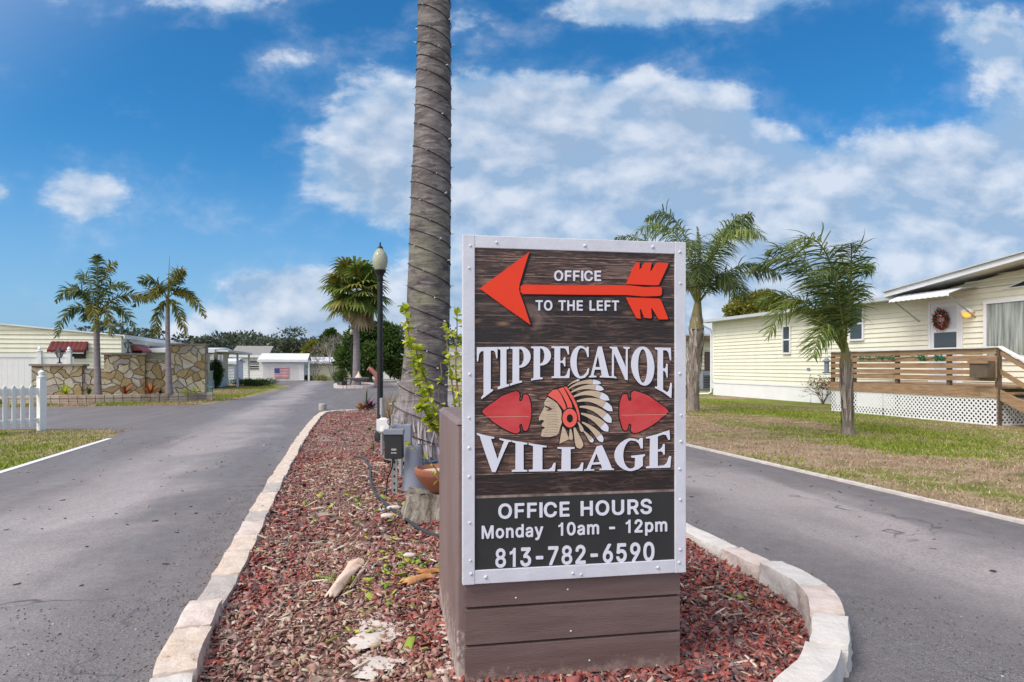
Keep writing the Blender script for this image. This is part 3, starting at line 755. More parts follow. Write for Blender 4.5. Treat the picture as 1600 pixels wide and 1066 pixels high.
for k, (a, b_, side) in enumerate(stones):
    pm = along((a + b_) / 2)
    if side == 'L':
        m = KM[0] if pm.y > 8 else KM[[1, 3, 0, 1, 2, 0, 0, 1, 2, 0, 0, 2, 0][cnt['L'] % 13]]
        lab = '%s block up the driveway side of the mulch island kerb' % ORD[cnt['L']]
        name = {3: 'pale', 1: 'pale', 0: 'tan', 2: 'greyish'}[KM.index(m)]
    elif side == 'R':
        m = KM[3] if rk.random() < .75 else KM[1]
        lab = '%s block up the lawn side of the mulch island kerb' % ORD[len(rside) - 1 - cnt['R']]
        name = 'whitish'
    elif side == 'F':
        m = KM[0]; name = 'tan'
        lab = '%s block round the far end of the mulch island' % ORD[cnt['F']]
    else:
        m = KM[3]; name = 'whitish'
        lab = '%s block round the near nose of the island below the sign' % ORD[cnt['N']]
    cnt[side] += 1
    near = pm.y < 3.7
    kerb_block(a, b_, rk.uniform(.15, .17), (.155 if near else .12) + rk.uniform(-.006, .006), m,
               name + ' ' + lab, 'kerb stones round the mulch island')

# mulch: chips of red dyed bark
rng = np.random.default_rng(3)


def scatter_bed(n, v0, v1, umin=None):
    out = []
    while len(out) < n:
        v = rng.uniform(v0, v1); sp = span(v)
        if not sp or sp[1] - sp[0] < .3: continue
        u = rng.uniform(sp[0] + .08, sp[1] - .08)
        out.append((u, v))
    return np.array(out)


def chip_mesh(name, pts, zs, smin, smax, m, flat=.25, upr=.35, zoff=0.0, wf=(.3, .75)):
    """bark chips: small irregular wedges"""
    n = len(pts)
    L = rng.uniform(smin, smax, n) * rng.uniform(.7, 1.6, n)
    Wd = L * rng.uniform(wf[0], wf[1], n); H = L * rng.uniform(flat * .5, flat, n) + .002
    base = np.array([(-1, -1, -1), (1, -1, -1), (1, 1, -1), (-1, 1, -1), (-1, -1, 1), (1, -1, 1), (1, 1, 1), (-1, 1, 1)], float) * .5
    V = np.repeat(base[None], n, 0)
    V[:, :, 0] *= (1 + rng.uniform(-.35, .35, (n, 8))); V[:, :, 1] *= (1 + rng.uniform(-.5, .3, (n, 8))); V[:, :, 2] *= (1 + rng.uniform(-.5, .5, (n, 8)))
    V *= np.stack([L, Wd, H], 1)[:, None, :]
    yaw = rng.uniform(0, 2 * PI, n); pit = rng.normal(0, upr, n); rol = rng.normal(0, upr, n)
    cy, sy, cp, sp_, cr, sr = np.cos(yaw), np.sin(yaw), np.cos(pit), np.sin(pit), np.cos(rol), np.sin(rol)
    Rm = np.empty((n, 3, 3))
    Rm[:, 0, 0] = cy * cp; Rm[:, 0, 1] = cy * sp_ * sr - sy * cr; Rm[:, 0, 2] = cy * sp_ * cr + sy * sr
    Rm[:, 1, 0] = sy * cp; Rm[:, 1, 1] = sy * sp_ * sr + cy * cr; Rm[:, 1, 2] = sy * sp_ * cr - cy * sr
    Rm[:, 2, 0] = -sp_; Rm[:, 2, 1] = cp * sr; Rm[:, 2, 2] = cp * cr
    V = np.einsum('nij,nkj->nki', Rm, V)
    wp = np.array([tuple(UV(u, v)) for u, v in pts]); wp[:, 2] = zs + zoff
    V += wp[:, None, :]
    F = np.array([(4, 5, 6, 7), (0, 1, 5, 4), (1, 2, 6, 5), (2, 3, 7, 6), (3, 0, 4, 7)])
    F = (F[None] + (np.arange(n) * 8)[:, None, None]).reshape(-1, 4)
    return np_mesh(name, V, F, m)


red = [(0, (.035, .016, .016)), (.14, (.16, .035, .030)), (.32, (.38, .072, .055)), (.48, (.30, .12, .11)), (.60, (.20, .145, .16)), (.74, (.54, .11, .07)),
       (.84, (.30, .20, .19)), (.93, (.055, .06, .07)), (.97, (.50, .42, .36)), (1, (.55, .12, .06))]
pink = [(0, (.13, .06, .055)), (.2, (.32, .13, .115)), (.45, (.42, .26, .23)), (.7, (.52, .39, .33)), (.82, (.26, .07, .055)), (.9, (.36, .30, .16)), (1, (.66, .58, .48))]
M["straw"] = mat("straw", (.5, .4, .28), .8, island=[(0, (.28, .17, .11)), (.5, (.5, .40, .29)), (1, (.72, .66, .58))])
M["mulch"] = mat('red_mulch', (.2, .05, .04), .8, island=red, col2=(.16, .08, .075), scale=30, vary=.35, spec=.35)
M['mulch_faded'] = mat('faded_mulch', (.3, .2, .2), .9, island=pink, col2=(.3, .2, .17), scale=20, vary=.4, spec=.15)
bz = lambda P: np.array([bed_z(u, v) for u, v in P])


def faded_mask(P):
    u, v = P[:, 0], P[:, 1]
    # pale worn parts: beside the sign base and along the middle of the island
    f = np.exp(-((u + .12) / .42) ** 2 - ((v - 3.0) / 1.5) ** 2) * 1.3 + np.exp(-((u - .1) / .5) ** 2 - ((v - 7.2) / 2.6) ** 2) * .75
    f += .45 * np.clip((v - 7) / 8, 0, .6) + .25 * np.sin(u * 3.1 + v * 1.3) * np.sin(v * 1.9 - u) + .12
    return f


P = np.concatenate([scatter_bed(46000, 1.95, 5.2), scatter_bed(26000, 5.0, 10.5), scatter_bed(9000, 10.0, 20.2)])
zz = bz(P) + rng.uniform(-.006, .014, len(P))
bare = np.exp(-((P[:, 0] - .02) / .30) ** 2 - ((P[:, 1] - 3.2) / .9) ** 2) + .8 * np.exp(-((P[:, 0] + .05) / .38) ** 2 - ((P[:, 1] - 6.6) / 2.0) ** 2)
ok_ = rng.random(len(P)) > bare * .62
P = P[ok_]; zz = zz[ok_]
fm = faded_mask(P) + rng.normal(0, .25, len(P)) > .46
o = chip_mesh('red_bark_mulch', P[~fm], zz[~fm], .014, .040, M['mulch'], flat=.11, upr=.5, wf=(.25, .8)); o['kind'] = 'stuff'; o['label'] = 'red dyed bark mulch covering the island'
o = chip_mesh('faded_bark_mulch', P[fm], zz[fm], .012, .032, M['mulch_faded'], flat=.11, upr=.5, wf=(.25, .8)); o['kind'] = 'stuff'; o['label'] = 'pale worn bark mulch in the middle of the island'
def uv_scatter(n, u0, u1, v0, v1, e=1.0):
    return np.stack([u0 + (u1 - u0) * rng.random(n) ** e, rng.uniform(v0, v1, n)], 1)


gritm = mat('road_grit', (.3, .28, .27), .8, island=[(0, (.08, .07, .068)), (.5, (.16, .14, .135)), (.9, (.27, .24, .235)), (1, (.42, .39, .38))])
P = np.concatenate([uv_scatter(900, -.80, -1.9, 2.2, 4.4, 1.7), uv_scatter(700, -.80, -1.2, 4.2, 8, 2.0), uv_scatter(450, 2.72, 3.4, 1.6, 3.4, 1.6), uv_scatter(250, 2.72, 3.0, 3.5, 8, 1.8)])
o = chip_mesh('loose_grit', P, np.full(len(P), .0085), .004, .009, gritm, flat=.30, upr=.3); o['kind'] = 'stuff'; o['label'] = 'loose grey grit on the asphalt beside the kerb'
P = np.concatenate([uv_scatter(150, -4.1, -.9, 3, 14), uv_scatter(130, 2.8, 5.5, 3, 12)])
o = chip_mesh('road_litter', P, np.full(len(P), .009), .012, .035, mat('road_litter', (.1, .08, .07), .8, island=[(0, (.03, .025, .022)), (.6, (.10, .065, .05)), (.9, (.30, .20, .12)), (1, (.6, .55, .5))]), flat=.12, upr=.2, wf=(.12, .5)); o['kind'] = 'stuff'; o['label'] = 'small dark leaves and twigs scattered on the asphalt lanes'
P = scatter_bed(1100, 1.9, 9)
o = chip_mesh('straw_litter', P, bz(P) + .016, .03, .09, M['straw'], flat=.05, upr=.2, wf=(.05, .13))
o['kind'] = 'stuff'; o['label'] = 'thin pale twigs and straw lying on the mulch'
# yellow green leaf scraps, mostly right of the middle
Pl = []
for (px, py, k, sp_) in ((615, 880, 26, .10), (650, 885, 20, .09), (540, 915, 14, .05), (600, 905, 20, .1), (555, 780, 16, .18), (660, 800, 14, .1), (1165, 940, 3, .03), (620, 800, 14, .2), (500, 800, 8, .2), (590, 975, 10, .15), (640, 850, 22, .15), (570, 950, 8, .1)):
    g = on_bed(px, py)
    u = g.x * math.cos(ST) + g.y * math.sin(ST); v = -g.x * math.sin(ST) + g.y * math.cos(ST)
    for _ in range(k): Pl.append((u + rng.normal(0, sp_), v + rng.normal(0, sp_ * 1.4)))
Pl = np.array(Pl)
o = chip_mesh('fallen_leaves', Pl, bz(Pl) + .02, .022, .05, mat('fallen_leaf', (.4, .5, .05), .6, island=[(0, (.10, .18, .02)), (.5, (.28, .36, .04)), (1, (.45, .40, .08))]), flat=.05, upr=.3)
o['kind'] = 'stuff'; o['label'] = 'yellow green leaf scraps scattered on the mulch'
# pale broken footing showing through beside the sign base
fb = MB()
rf = random.Random(8)
for (px, py, rx, ry) in ((592, 985, .14, .24), (585, 1040, .11, .12), (700, 1040, .05, .14), (694, 985, .04, .18)):
    c = on_bed(px, py); n = 22; ring = []
    for k in range(n):
        a = 2 * PI * k / n; q = 1 + .28 * math.sin(a * 3 + px) + rf.uniform(-.16, .16)
        ring.append(c + Vector((math.cos(a) * rx * q, math.sin(a) * ry * q, .004)))
    cc = c + Vector((0, 0, .006)); inner = [cc + (r_ - c) * .6 for r_ in ring]
    vs = ring + inner
    fb.add(vs, [(k, (k + 1) % n, (k + 1) % n + n, k + n) for k in range(n)] + [tuple(range(n, 2 * n))])
o = fb.build('footing_rubble', M['conc_white'], smooth=True); o['kind'] = 'stuff'; o['label'] = 'whitish broken concrete showing through mulch beside the sign base'


# ------------------------------------------------------------------ grass blades over the lawns
def blades(name, P, h, m, label):
    n = len(P)
    a = rng.uniform(0, 2 * PI, n); hh = rng.uniform(.5, 1.3, n) * h; wd = hh * .16 + .003
    lean = rng.normal(0, .6, (n, 2)) * hh[:, None]
    V = np.zeros((n, 3, 3))
    V[:, 0, 0] = P[:, 0] - np.cos(a) * wd; V[:, 0, 1] = P[:, 1] - np.sin(a) * wd
    V[:, 1, 0] = P[:, 0] + np.cos(a) * wd; V[:, 1, 1] = P[:, 1] + np.sin(a) * wd
    V[:, 2, 0] = P[:, 0] + lean[:, 0]; V[:, 2, 1] = P[:, 1] + lean[:, 1]; V[:, 2, 2] = hh
    o = np_mesh(name, V, np.arange(n * 3).reshape(n, 3), m)
    o['kind'] = 'stuff'; o['label'] = label
    return o


def patchy(n, u0, u1, v0, v1, bias=1.0):
    k = rng.random((n, 2)); u = u0 + (u1 - u0) * k[:, 0]; v = v0 + (v1 - v0) * k[:, 1] ** bias
    c, s_ = math.cos(ST), math.sin(ST)
    return np.stack([u * c - v * s_, u * s_ + v * c], 1), u, v


gi = [(0, (.13, .17, .025)), (.5, (.24, .31, .04)), (1, (.40, .42, .08))]
di = [(0, (.26, .17, .11)), (.5, (.42, .30, .20)), (1, (.58, .46, .32))]
M['blade_green'] = mat('grass_green', (.2, .25, .04), .8, island=gi, transl=.3, spec=.1)
M['blade_dry'] = mat('grass_dry', (.4, .3, .18), .9, island=di, transl=.2, spec=.1)


def lawn_blades(tag, n, u0, u1, v0, v1, h, label, bias=1.0):
    XY, u, v = patchy(n, u0, u1, v0, v1, bias)
    k = np.sin(u * .9 + 1.3 * np.sin(v * .37)) * np.cos(v * .55 + .8 * np.sin(u * .8)) + .6 * np.sin(u * 2.7 + v * 1.9) * np.sin(v * 2.3) + rng.normal(0, .35, n)
    g = k > .30 + np.where(u > 0, np.clip((10.0 - u) * .16, -.25, .55), 0)
    blades('green_grass', XY[g], h, M['blade_green'], 'tufts of green grass on the %s' % label)
    d = (~g) & (rng.random(n) < .75)
    blades('dry_grass', XY[d], h * .7, M['blade_dry'], 'dry straw coloured grass on the %s' % label)


lawn_blades('r', 90000, 5.62, 14.2, 3.5, 27, .045, 'lawn before the cream house', 1.3)
lawn_blades('l', 30000, -12, -4.3, 8.2, 16.4, .05, 'verge by the white picket fence', 1.0)
lawn_blades('c', 26000, -13, -5.0, 25.8, 29.0, .08, 'strip before the stone wall', 1.0)
lawn_blades('f', 12000, -7.5, -4.2, 28.5, 48, .07, 'verge beyond the stone wall', 1.0)
# ================================================================== THE ENTRANCE SIGN
SL = Vector((-.209, 2.93, 0)); SR = Vector((.9833, .1820, 0)); SA = math.atan2(.1820, .9833)


def S(px, py, b=0.0):
    """pixel on the board's front plane -> (across, up) on the board"""
    k = (px - CX) / FPX
    ox, oy = SL.x - b * SR.y, SL.y + b * SR.x
    a = (k * oy - ox) / (SR.x - k * SR.y)
    Y = oy + SR.y * a
    return a, CAM_H - (py - HY) / FPX * Y


sign = thing('entrance_sign', 'tall framed wooden village entrance sign with red arrow mounted on a brown box', 'sign', SL, SA)


def flat(name, contours, mats, parent, y, thick, off=0.0, label=None, mi=None):
    """outlines (lists of (x, z)) filled and given thickness; the front face lies at depth y"""
    cu = bpy.data.curves.new(name, 'CURVE')
    cu.dimensions = '2D'; cu.fill_mode = 'BOTH'; cu.extrude = thick / 2; cu.offset = off
    for ct in contours:
        sp = cu.splines.new('POLY'); sp.points.add(len(ct) - 1)
        for q, (x, z) in zip(sp.points, ct): q.co = (x, z, 0, 1)
        sp.use_cyclic_u = True
    tmp = bpy.data.objects.new('tmp', cu); COL.objects.link(tmp)
    bpy.context.view_layer.update()
    me = bpy.data.meshes.new_from_object(tmp.evaluated_get(bpy.context.evaluated_depsgraph_get()))
    bpy.data.objects.remove(tmp); bpy.data.curves.remove(cu)
    me.name = name
    me.transform(Matrix(((1, 0, 0, 0), (0, 0, -1, y + thick / 2), (0, 1, 0, 0), (0, 0, 0, 1))))
    me.materials.clear()
    o = link_mesh(name, me, parent, mats)
    if label: o['label'] = label
    return o


def area2(c):
    return sum(c[i][0] * c[(i + 1) % len(c)][1] - c[(i + 1) % len(c)][0] * c[i][1] for i in range(len(c)))


# --- sans lettering
def sans_line(text, x0, x1, bl, br, cap, name, mats, parent, y, thick=.003, bold=.0, space=.30, gap=None):
    sc = []; cur = 0; adv_of = {}
    for ch in text:
        if ch == ' ': cur += space * 1000; continue
        adv, data = GLYPHS[ch]
        cts = [[tuple(map(int, q.split(','))) for q in c.split(' ')] for c in data.split('|')]
        sc.append((cur, cts)); adv_of[cur] = adv; cur += adv + (gap or 0)
    allx = [p[0] + c for c, cts in sc for ct in cts for p in ct]
    mn, mx = min(allx), max(allx)
    outp = [[]]
    cuts = [i for i, ch in enumerate(text.replace('  ', ' ')) if ch == ' ']
    last = None
    for c, cts in sc:
        if last is not None and c - last > 1: outp.append([])
        last = c + adv_of[c]
        for ct in cts:
            q = []
            for (gx, gy) in ct:
                f = (gx + c - mn) / (mx - mn)
                px = x0 + (x1 - x0) * f
                py = (bl + (br - bl) * f) - cap * gy / 509.0
                q.append(S(px, py))
            outp[-1].append(q)
    return outp


# --- serif capitals drawn by hand in a unit-high box
def arc(cx, cy, rx, ry, a0, a1, n=14):
    return [(cx + rx * math.cos(R(a0 + (a1 - a0) * k / n)), cy + ry * math.sin(R(a0 + (a1 - a0) * k / n))) for k in range(n + 1)]


SERIF = {
    'T': (1.0, [[(0, 1), (0, .74), (.05, .74), (.10, .88), (.20, .925), (.33, .925), (.33, .06), (.22, .035), (.22, 0), (.78, 0), (.78, .035), (.67, .06), (.67, .925), (.80, .925), (.90, .88), (.95, .74), (1, .74), (1, 1)]]),
    'I': (1.0, [[(0, 1), (0, .955), (.24, .935), (.24, .065), (0, .045), (0, 0), (1, 0), (1, .045), (.76, .065), (.76, .935), (1, .955), (1, 1)]]),
    'P': (1.0, [[(0, 1), (0, .96), (.13, .94), (.13, .06), (0, .04), (0, 0), (.58, 0), (.58, .04), (.44, .06), (.44, .42)] + arc(.52, .71, .48, .29, -90, 90),
                arc(.47, .71, .21, .235, 90, -90) + [(.44, .475), (.44, .945)]]),
    'E': (1.0, [[(0, 1), (0, .96), (.15, .94), (.15, .06), (0, .04), (0, 0), (.96, 0), (1, .30), (.94, .30), (.84, .12), (.72, .055), (.46, .055), (.46, .485), (.58, .485), (.66, .44), (.69, .37), (.74, .37), (.74, .66), (.69, .66), (.66, .585), (.58, .54), (.46, .54), (.46, .945), (.68, .945), (.80, .90), (.89, .75), (.95, .75), (.93, 1)]]),
    'C': (1.0, [[(.97, .66), (.91, .66), (.84, .83), (.74, .92), (.58, .955)] + arc(.56, .5, .24, .455, 92, 268, 16) + [(.72, .07), (.86, .16), (.95, .30), (1, .28), (.95, .12), (.78, .01), (.58, -.02)] + arc(.55, .5, .55, .52, 262, 90, 22) + [(.72, .99), (.85, .93), (.90, .99), (.97, .99)]]),
    'A': (1.0, [[(.44, 1), (.09, .06), (0, .04), (0, 0), (.34, 0), (.34, .04), (.20, .06), (.26, .25), (.56, .25), (.62, .06), (.52, .04), (.52, 0), (1, 0), (1, .04), (.93, .06), (.60, 1)],
                [(.29, .33), (.41, .72), (.535, .33)][::1]]),
    'N': (1.0, [[(0, 1), (0, .96), (.11, .93), (.11, .06), (0, .04), (0, 0), (.32, 0), (.32, .04), (.19, .06), (.19, .80), (.78, 0), (.90, 0), (.90, .94), (1, .96), (1, 1), (.70, 1), (.70, .96), (.82, .94), (.82, .36), (.34, 1)]]),
    'O': (1.0, [arc(.5, .5, .5, .52, 0, 354, 30), arc(.5, .5, .21, .455, 354, 0, 24)]),
    'V': (1.0, [[(0, 1), (0, .96), (.08, .94), (.44, 0), (.54, 0), (.92, .94), (1, .96), (1, 1), (.66, 1), (.66, .96), (.79, .94), (.60, .36), (.40, .94), (.50, .96), (.50, 1)]]),
    'L': (1.0, [[(0, 1), (0, .95), (.16, .93), (.16, .07), (0, .05), (0, 0), (.97, 0), (1, .34), (.95, .34), (.86, .14), (.74, .065), (.50, .065), (.50, .93), (.66, .95), (.66, 1)]]),
    'G': (1.0, [[(.93, .66), (.87, .66), (.80, .83), (.70, .92), (.56, .955)] + arc(.54, .5, .26, .455, 92, 262, 16) + [(.60, .05), (.68, .09), (.68, .38), (.56, .41), (.56, .455), (1, .455), (1, .41), (.93, .38), (.93, .10), (.78, .01), (.56, -.02)] + arc(.53, .5, .53, .52, 262, 90, 22) + [(.68, .99), (.80, .93), (.86, .99), (.93, .99)]]),
}


def piece(tab, x):
    for (x0, y0), (x1, y1) in zip(tab, tab[1:]):
        if x <= x1: return y0 + (y1 - y0) * (x - x0) / (x1 - x0)
    return tab[-1][1]


def serif_word(spec, top, bot, org, k):
    """spec: (letter, x0, x1 at top, shift at the foot)"""
    out = []
    for ch, x0, x1 in spec:
        for ct in SERIF[ch][1]:
            q = []
            n = len(ct)
            for i in range(n):
                (ax, ay), (bx, by) = ct[i], ct[(i + 1) % n]
                m = 4 if abs(bx - ax) > .3 else 1
                for j in range(m):
                    gx, gy = ax + (bx - ax) * j / m, ay + (by - ay) * j / m
                    X = x0 + (x1 - x0) * gx
                    yt, yb = piece(top, X), piece(bot, X)
                    q.append(S(org[0] + X / k, org[1] + (yb + (yt - yb) * gy) / k))
            out.append(q)
    return out


def orient(cts):
    """outer contours one way, holes the other (a hole lies inside another contour)"""
    def inside(p, c):
        r = False
        for i in range(len(c)):
            (x0, y0), (x1, y1) = c[i], c[(i + 1) % len(c)]
            if (y0 > p[1]) != (y1 > p[1]) and p[0] < (x1 - x0) * (p[1] - y0) / (y1 - y0) + x0: r = not r
        return r
    out = []
    for i, c in enumerate(cts):
        hole = sum(inside(c[0], d) for j, d in enumerate(cts) if j != i) % 2 == 1
        A = area2(c)
        if (A > 0) == hole: c = c[::-1]
        out.append(c)
    return out


M['letter'] = mat('letter_white', (.70, .70, .80), .4, (.60, .60, .70), 12, .4, spots=(60, .72, .76, (.3, .3, .3)))
M['ink'] = mat('ink_black', (.010, .010, .012), .45)
M['arrow_red'] = mat('arrow_red', (.80, .052, .018), .35, (.74, .045, .016), 8, .6)
M['tip_red'] = mat('arrowhead_red', (.50, .032, .042), .4, (.62, .09, .09), 7, .9, stretch=(1, 1, 2))
M['coral'] = mat('headband_coral', (.80, .13, .10), .4, (.72, .11, .09), 9, .5)
M['tan'] = mat('feather_tan', (.50, .37, .26), .5, (.60, .48, .36), 14, .8, stretch=(1, 1, 4))
M['charcoal'] = mat('hours_panel_black', (.028, .028, .030), .42, (.040, .040, .042), 5, .7, spots=(70, .74, .77, (.45, .45, .45)))


def plank_mat():
    m = bpy.data.materials.new('printed_planks'); m.use_nodes = True
    t = NT(m.node_tree)
    bs = t.n('ShaderNodeBsdfPrincipled'); out = t.n('ShaderNodeOutputMaterial')
    ob = t.n('ShaderNodeTexCoord').outputs['Object']
    rnd = t.n('ShaderNodeNewGeometry').outputs['Random Per Island']
    off = t.n('ShaderNodeCombineXYZ'); t.put(off.inputs[0], t.math('MULTIPLY', rnd, 7.0)); t.put(off.inputs[2], t.math('MULTIPLY', rnd, 13.0))
    v = t.n('ShaderNodeVectorMath', operation='ADD'); t.put(v.inputs[0], ob); t.put(v.inputs[1], off.outputs[0])
    v = v.outputs[0]
    warp = t.noise(t.mapping(v, scale=(2.2, 1, 6)), 2.0, 3, .5)
    sx = t.n('ShaderNodeSeparateXYZ'); t.put(sx.inputs[0], v)
    lines = t.math('SINE', t.math('ADD', t.math('MULTIPLY', sx.outputs[2], 420), t.math('MULTIPLY', warp, 44)))
    grain = t.noise(t.mapping(v, scale=(3.2, 1, 34)), 2.6, 5, .68, .8)
    big = t.noise(t.mapping(v, scale=(1.4, 1, 3)), 2.2, 4, .6, .8)
    c = t.ramp(grain, [(.34, (.016, .008, .006)), (.46, (.062, .030, .023)), (.55, (.16, .080, .058)), (.66, (.50, .30, .23))])
    c = t.mix(t.mr(lines, .55, .95, 0, .55), c, (.018, .011, .010))
    c = t.mix(t.math('MULTIPLY', t.mr(lines, -.9, -1.0), .22), c, (.30, .20, .16))
    c = t.mix(t.mr(big, .50, .34, 0, .8), c, (.014, .010, .011))
    c = t.mix(t.mr(big, .56, .68, 0, .35), c, (.40, .27, .23))
    c = t.mix(t.math('MULTIPLY', rnd, .35), c, (.03, .022, .022))
    knot = t.n('ShaderNodeTexVoronoi'); t.put(knot.inputs['Vector'], t.mapping(v, scale=(2.4, 1, 7))); knot.inputs['Scale'].default_value = 1.3
    c = t.mix(t.mr(knot.outputs['Distance'], .12, .02, 0, .7), c, (.30, .17, .09))
    t.put(bs.inputs['Base Color'], c)
    bs.inputs['Roughness'].default_value = .38
    t.t.links.new(bs.outputs[0], out.inputs[0])
    return m


M['planks'] = plank_mat()
M['plank_gap'] = mat('plank_edge_print', (.42, .31, .27), .5, (.05, .035, .03), 14, 1.0, stretch=(1, 1, .2))

# box behind and below the board: cladding boards on a square cabinet
DEEP = .98
bx0, bx1 = -.018, 1.005
body = MB(); body.box(bx0, bx1, .055, .055 + DEEP, -.02, 1.095)
bo = body.build('base_box', M['brown_side'], sign)
m_ = bo.modifiers.new('b', 'BEVEL'); m_.width = .008; m_.segments = 2
cap = MB()
cap.add([(bx0 - .004, .051, 1.097), (bx1 + .004, .051, 1.097), (bx1 + .004, .059 + DEEP, 1.097), (bx0 - .004, .059 + DEEP, 1.097),
         (bx0 + .02, .075, 1.116), (bx1 - .02, .075, 1.116), (bx1 - .02, .035 + DEEP, 1.116), (bx0 + .02, .035 + DEEP, 1.116)],
        [(3, 2, 1, 0), (4, 5, 6, 7), (0, 1, 5, 4), (1, 2, 6, 5), (2, 3, 7, 6), (3, 0, 4, 7)])
cap.build('box_cap', M['brown_side'], sign)
# plank seams of the cladding, heights read off the picture at the board's left edge
zs = [S(728, 1064, .03)[1] - .012, S(728, 1010, .03)[1], S(728, 951, .03)[1], S(728, 905, .03)[1], .60]
for z0, z1 in zip(zs, zs[1:]):
    p_ = MB()
    x0, x1 = .014, .992
    y0, y1 = .026, .053
    p_.add([(x0, y0, z0 + .006), (x1, y0, z0 + .006), (x1, y0, z1 - .009), (x0, y0, z1 - .009), (x0, y1, z0), (x1, y1, z0), (x1, y1, z1 - .001), (x0, y1, z1 - .001)],
           [(0, 1, 2, 3), (7, 6, 5, 4), (0, 4, 5, 1), (1, 5, 6, 2), (2, 6, 7, 3), (3, 7, 4, 0)])
    p_.build('cladding_board', M['brown'], sign)
for (px, py) in ((921, 1032), (887, 921), (892, 986), (806, 934)):
    a, z = S(px, py, .026)
    nail = MB()
    nail.lathe((a, .026, z), [(.0001, -.003), (.004, -.002), (.004, .002), (.0001, .003)], 8)
    nail.build('nail_head', M['white'], sign)

# posts carrying the upper board, seen only from behind
for xx in (.10, .86):
    p_ = MB(); p_.box(xx, xx + .05, .034, .0535, .62, 1.86); p_.build('support_post', M['brown'], sign)

# white frame: outer edge and inner edge from the picture
OL, OT = S(723, 366.5); _, OB = S(722.5, 915)
OR_, _ = S(1072, 378)
IL, IT = S(742, 387); IR, _ = S(1055, 398)
_, IB = S(741, 892)
fr = MB()
fy0, fy1 = 0.0, .032
fr.box(OL, IL, fy0, fy1, OB, OT)
fr.box(IR, OR_, fy0, fy1, OB, OT)
fr.box(IL, IR, fy0 + .0015, fy1, IT, OT - .001)
fr.box(IL, IR, fy0 + .0015, fy1, OB + .001, IB)
frame = fr.build('frame', M['frame'], sign)
m_ = frame.modifiers.new('b', 'BEVEL'); m_.width = .0025; m_.segments = 2
for (px, py) in ((735, 384), (733, 419), (776, 379), (914, 384), (1020, 386), (1062, 394), (1063, 443), (734, 585), (1062, 584), (733, 653), (733, 700), (733, 745), (734, 817), (735, 876), (736, 897),
                 (1064, 649), (1064, 690), (1062, 733), (1063, 781), (1063, 859), (1061, 879), (759, 902), (895, 896), (908, 898), (1028, 887)):
    a, z = S(px, py)
    rv = MB(); rr = .0075 if (px + py) % 3 else .006
    n = 12; vs = []; fs = []
    for j, (q, dpt) in enumerate(((1, .001), (.92, -.002), (.6, -.0045), (.02, -.0055))):
        for k in range(n): vs.append((a + math.cos(2 * PI * k / n) * rr * q, dpt, z + math.sin(2 * PI * k / n) * rr * q))
    for j in range(3):
        for k in range(n): fs.append((j * n + k, j * n + (k + 1) % n, (j + 1) * n + (k + 1) % n, (j + 1) * n + k))
    fs.append(tuple(range(3 * n, 4 * n)))
    rv.add(vs, fs); rv.build('rivet', M['frame'], frame, smooth=True)

# printed plank panel, recessed in the frame
back = MB(); back.box(IL - .004, IR + .004, .0116, .031, IB - .004, IT + .004); back.build('backing_panel', M['plank_gap'], sign)
seams = [387, 399, 407, 430, 459, 492, 536, 566, 597, 628, 650, 681, 712, 743, 776]
zz = [S(742, y)[1] for y in seams]
pp = MB()
for z1, z0 in zip(zz, zz[1:]):
    pp.box(IL - .003, IR + .003, .0105, .0114, z0 + .0018, z1 - .0018)
pp.build('plank_panel', M['planks'], sign)
dk = M['planks'].copy(); dk.name = 'dark_printed_planks'
for nd in dk.node_tree.nodes:
    if nd.type == 'VALTORGB':
        for e in nd.color_ramp.elements: e.color = (e.color[0] * .32, e.color[1] * .32, e.color[2] * .34, 1)
for i_ in (4, 5, 13):
    b = MB(); b.box(IL - .003, IR + .003, .0101, .0104, zz[i_ + 1] + .0018, zz[i_] - .0018); b.build('dark_plank', dk, sign)
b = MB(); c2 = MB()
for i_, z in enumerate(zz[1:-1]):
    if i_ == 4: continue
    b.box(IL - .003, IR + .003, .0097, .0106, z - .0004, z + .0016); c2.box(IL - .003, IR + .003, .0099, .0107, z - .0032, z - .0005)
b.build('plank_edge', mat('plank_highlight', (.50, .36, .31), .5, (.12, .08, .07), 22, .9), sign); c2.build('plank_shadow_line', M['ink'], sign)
hp = MB(); hp.box(IL - .003, IR + .003, .0095, .0114, IB - .003, S(742, 780)[1]); hp.build('hours_panel', M['charcoal'], sign)
FY = .010


def pix(pts, org, k):
    return [S(org[0] + x / k, org[1] + y / k) for x, y in pts]


O4, K4 = (700, 350), 3.675
O5, K5 = (700, 630), 3.5525
O8, K8 = (820, 570), 6.667


def shaded(name, cts, mats, y, thick, sh=(.006, -.004), grow=.0, label=None, ol=.0):
    """a cut-out with its printed black edge and its shadow shape behind it"""
    cts = orient(cts)
    o = flat(name, cts, mats, sign, y, thick, grow, label)
    sc_ = [[(x + sh[0], z + sh[1]) for x, z in c] for c in cts]
    flat('black_edge_or_shadow', sc_, M['ink'], o, y + thick - .0012, .0016, ol)  # copy shifted down and right: the cut-out's shadow drawn as a black shape
    return o


def words_(lst, txt, sh=(.0012, -.001)):
    for cts, wd in zip(lst, txt.split()):
        shaded('lettering', cts, M['letter'], .0062, .003, sh, 0, 'white lettering %s' % wd)


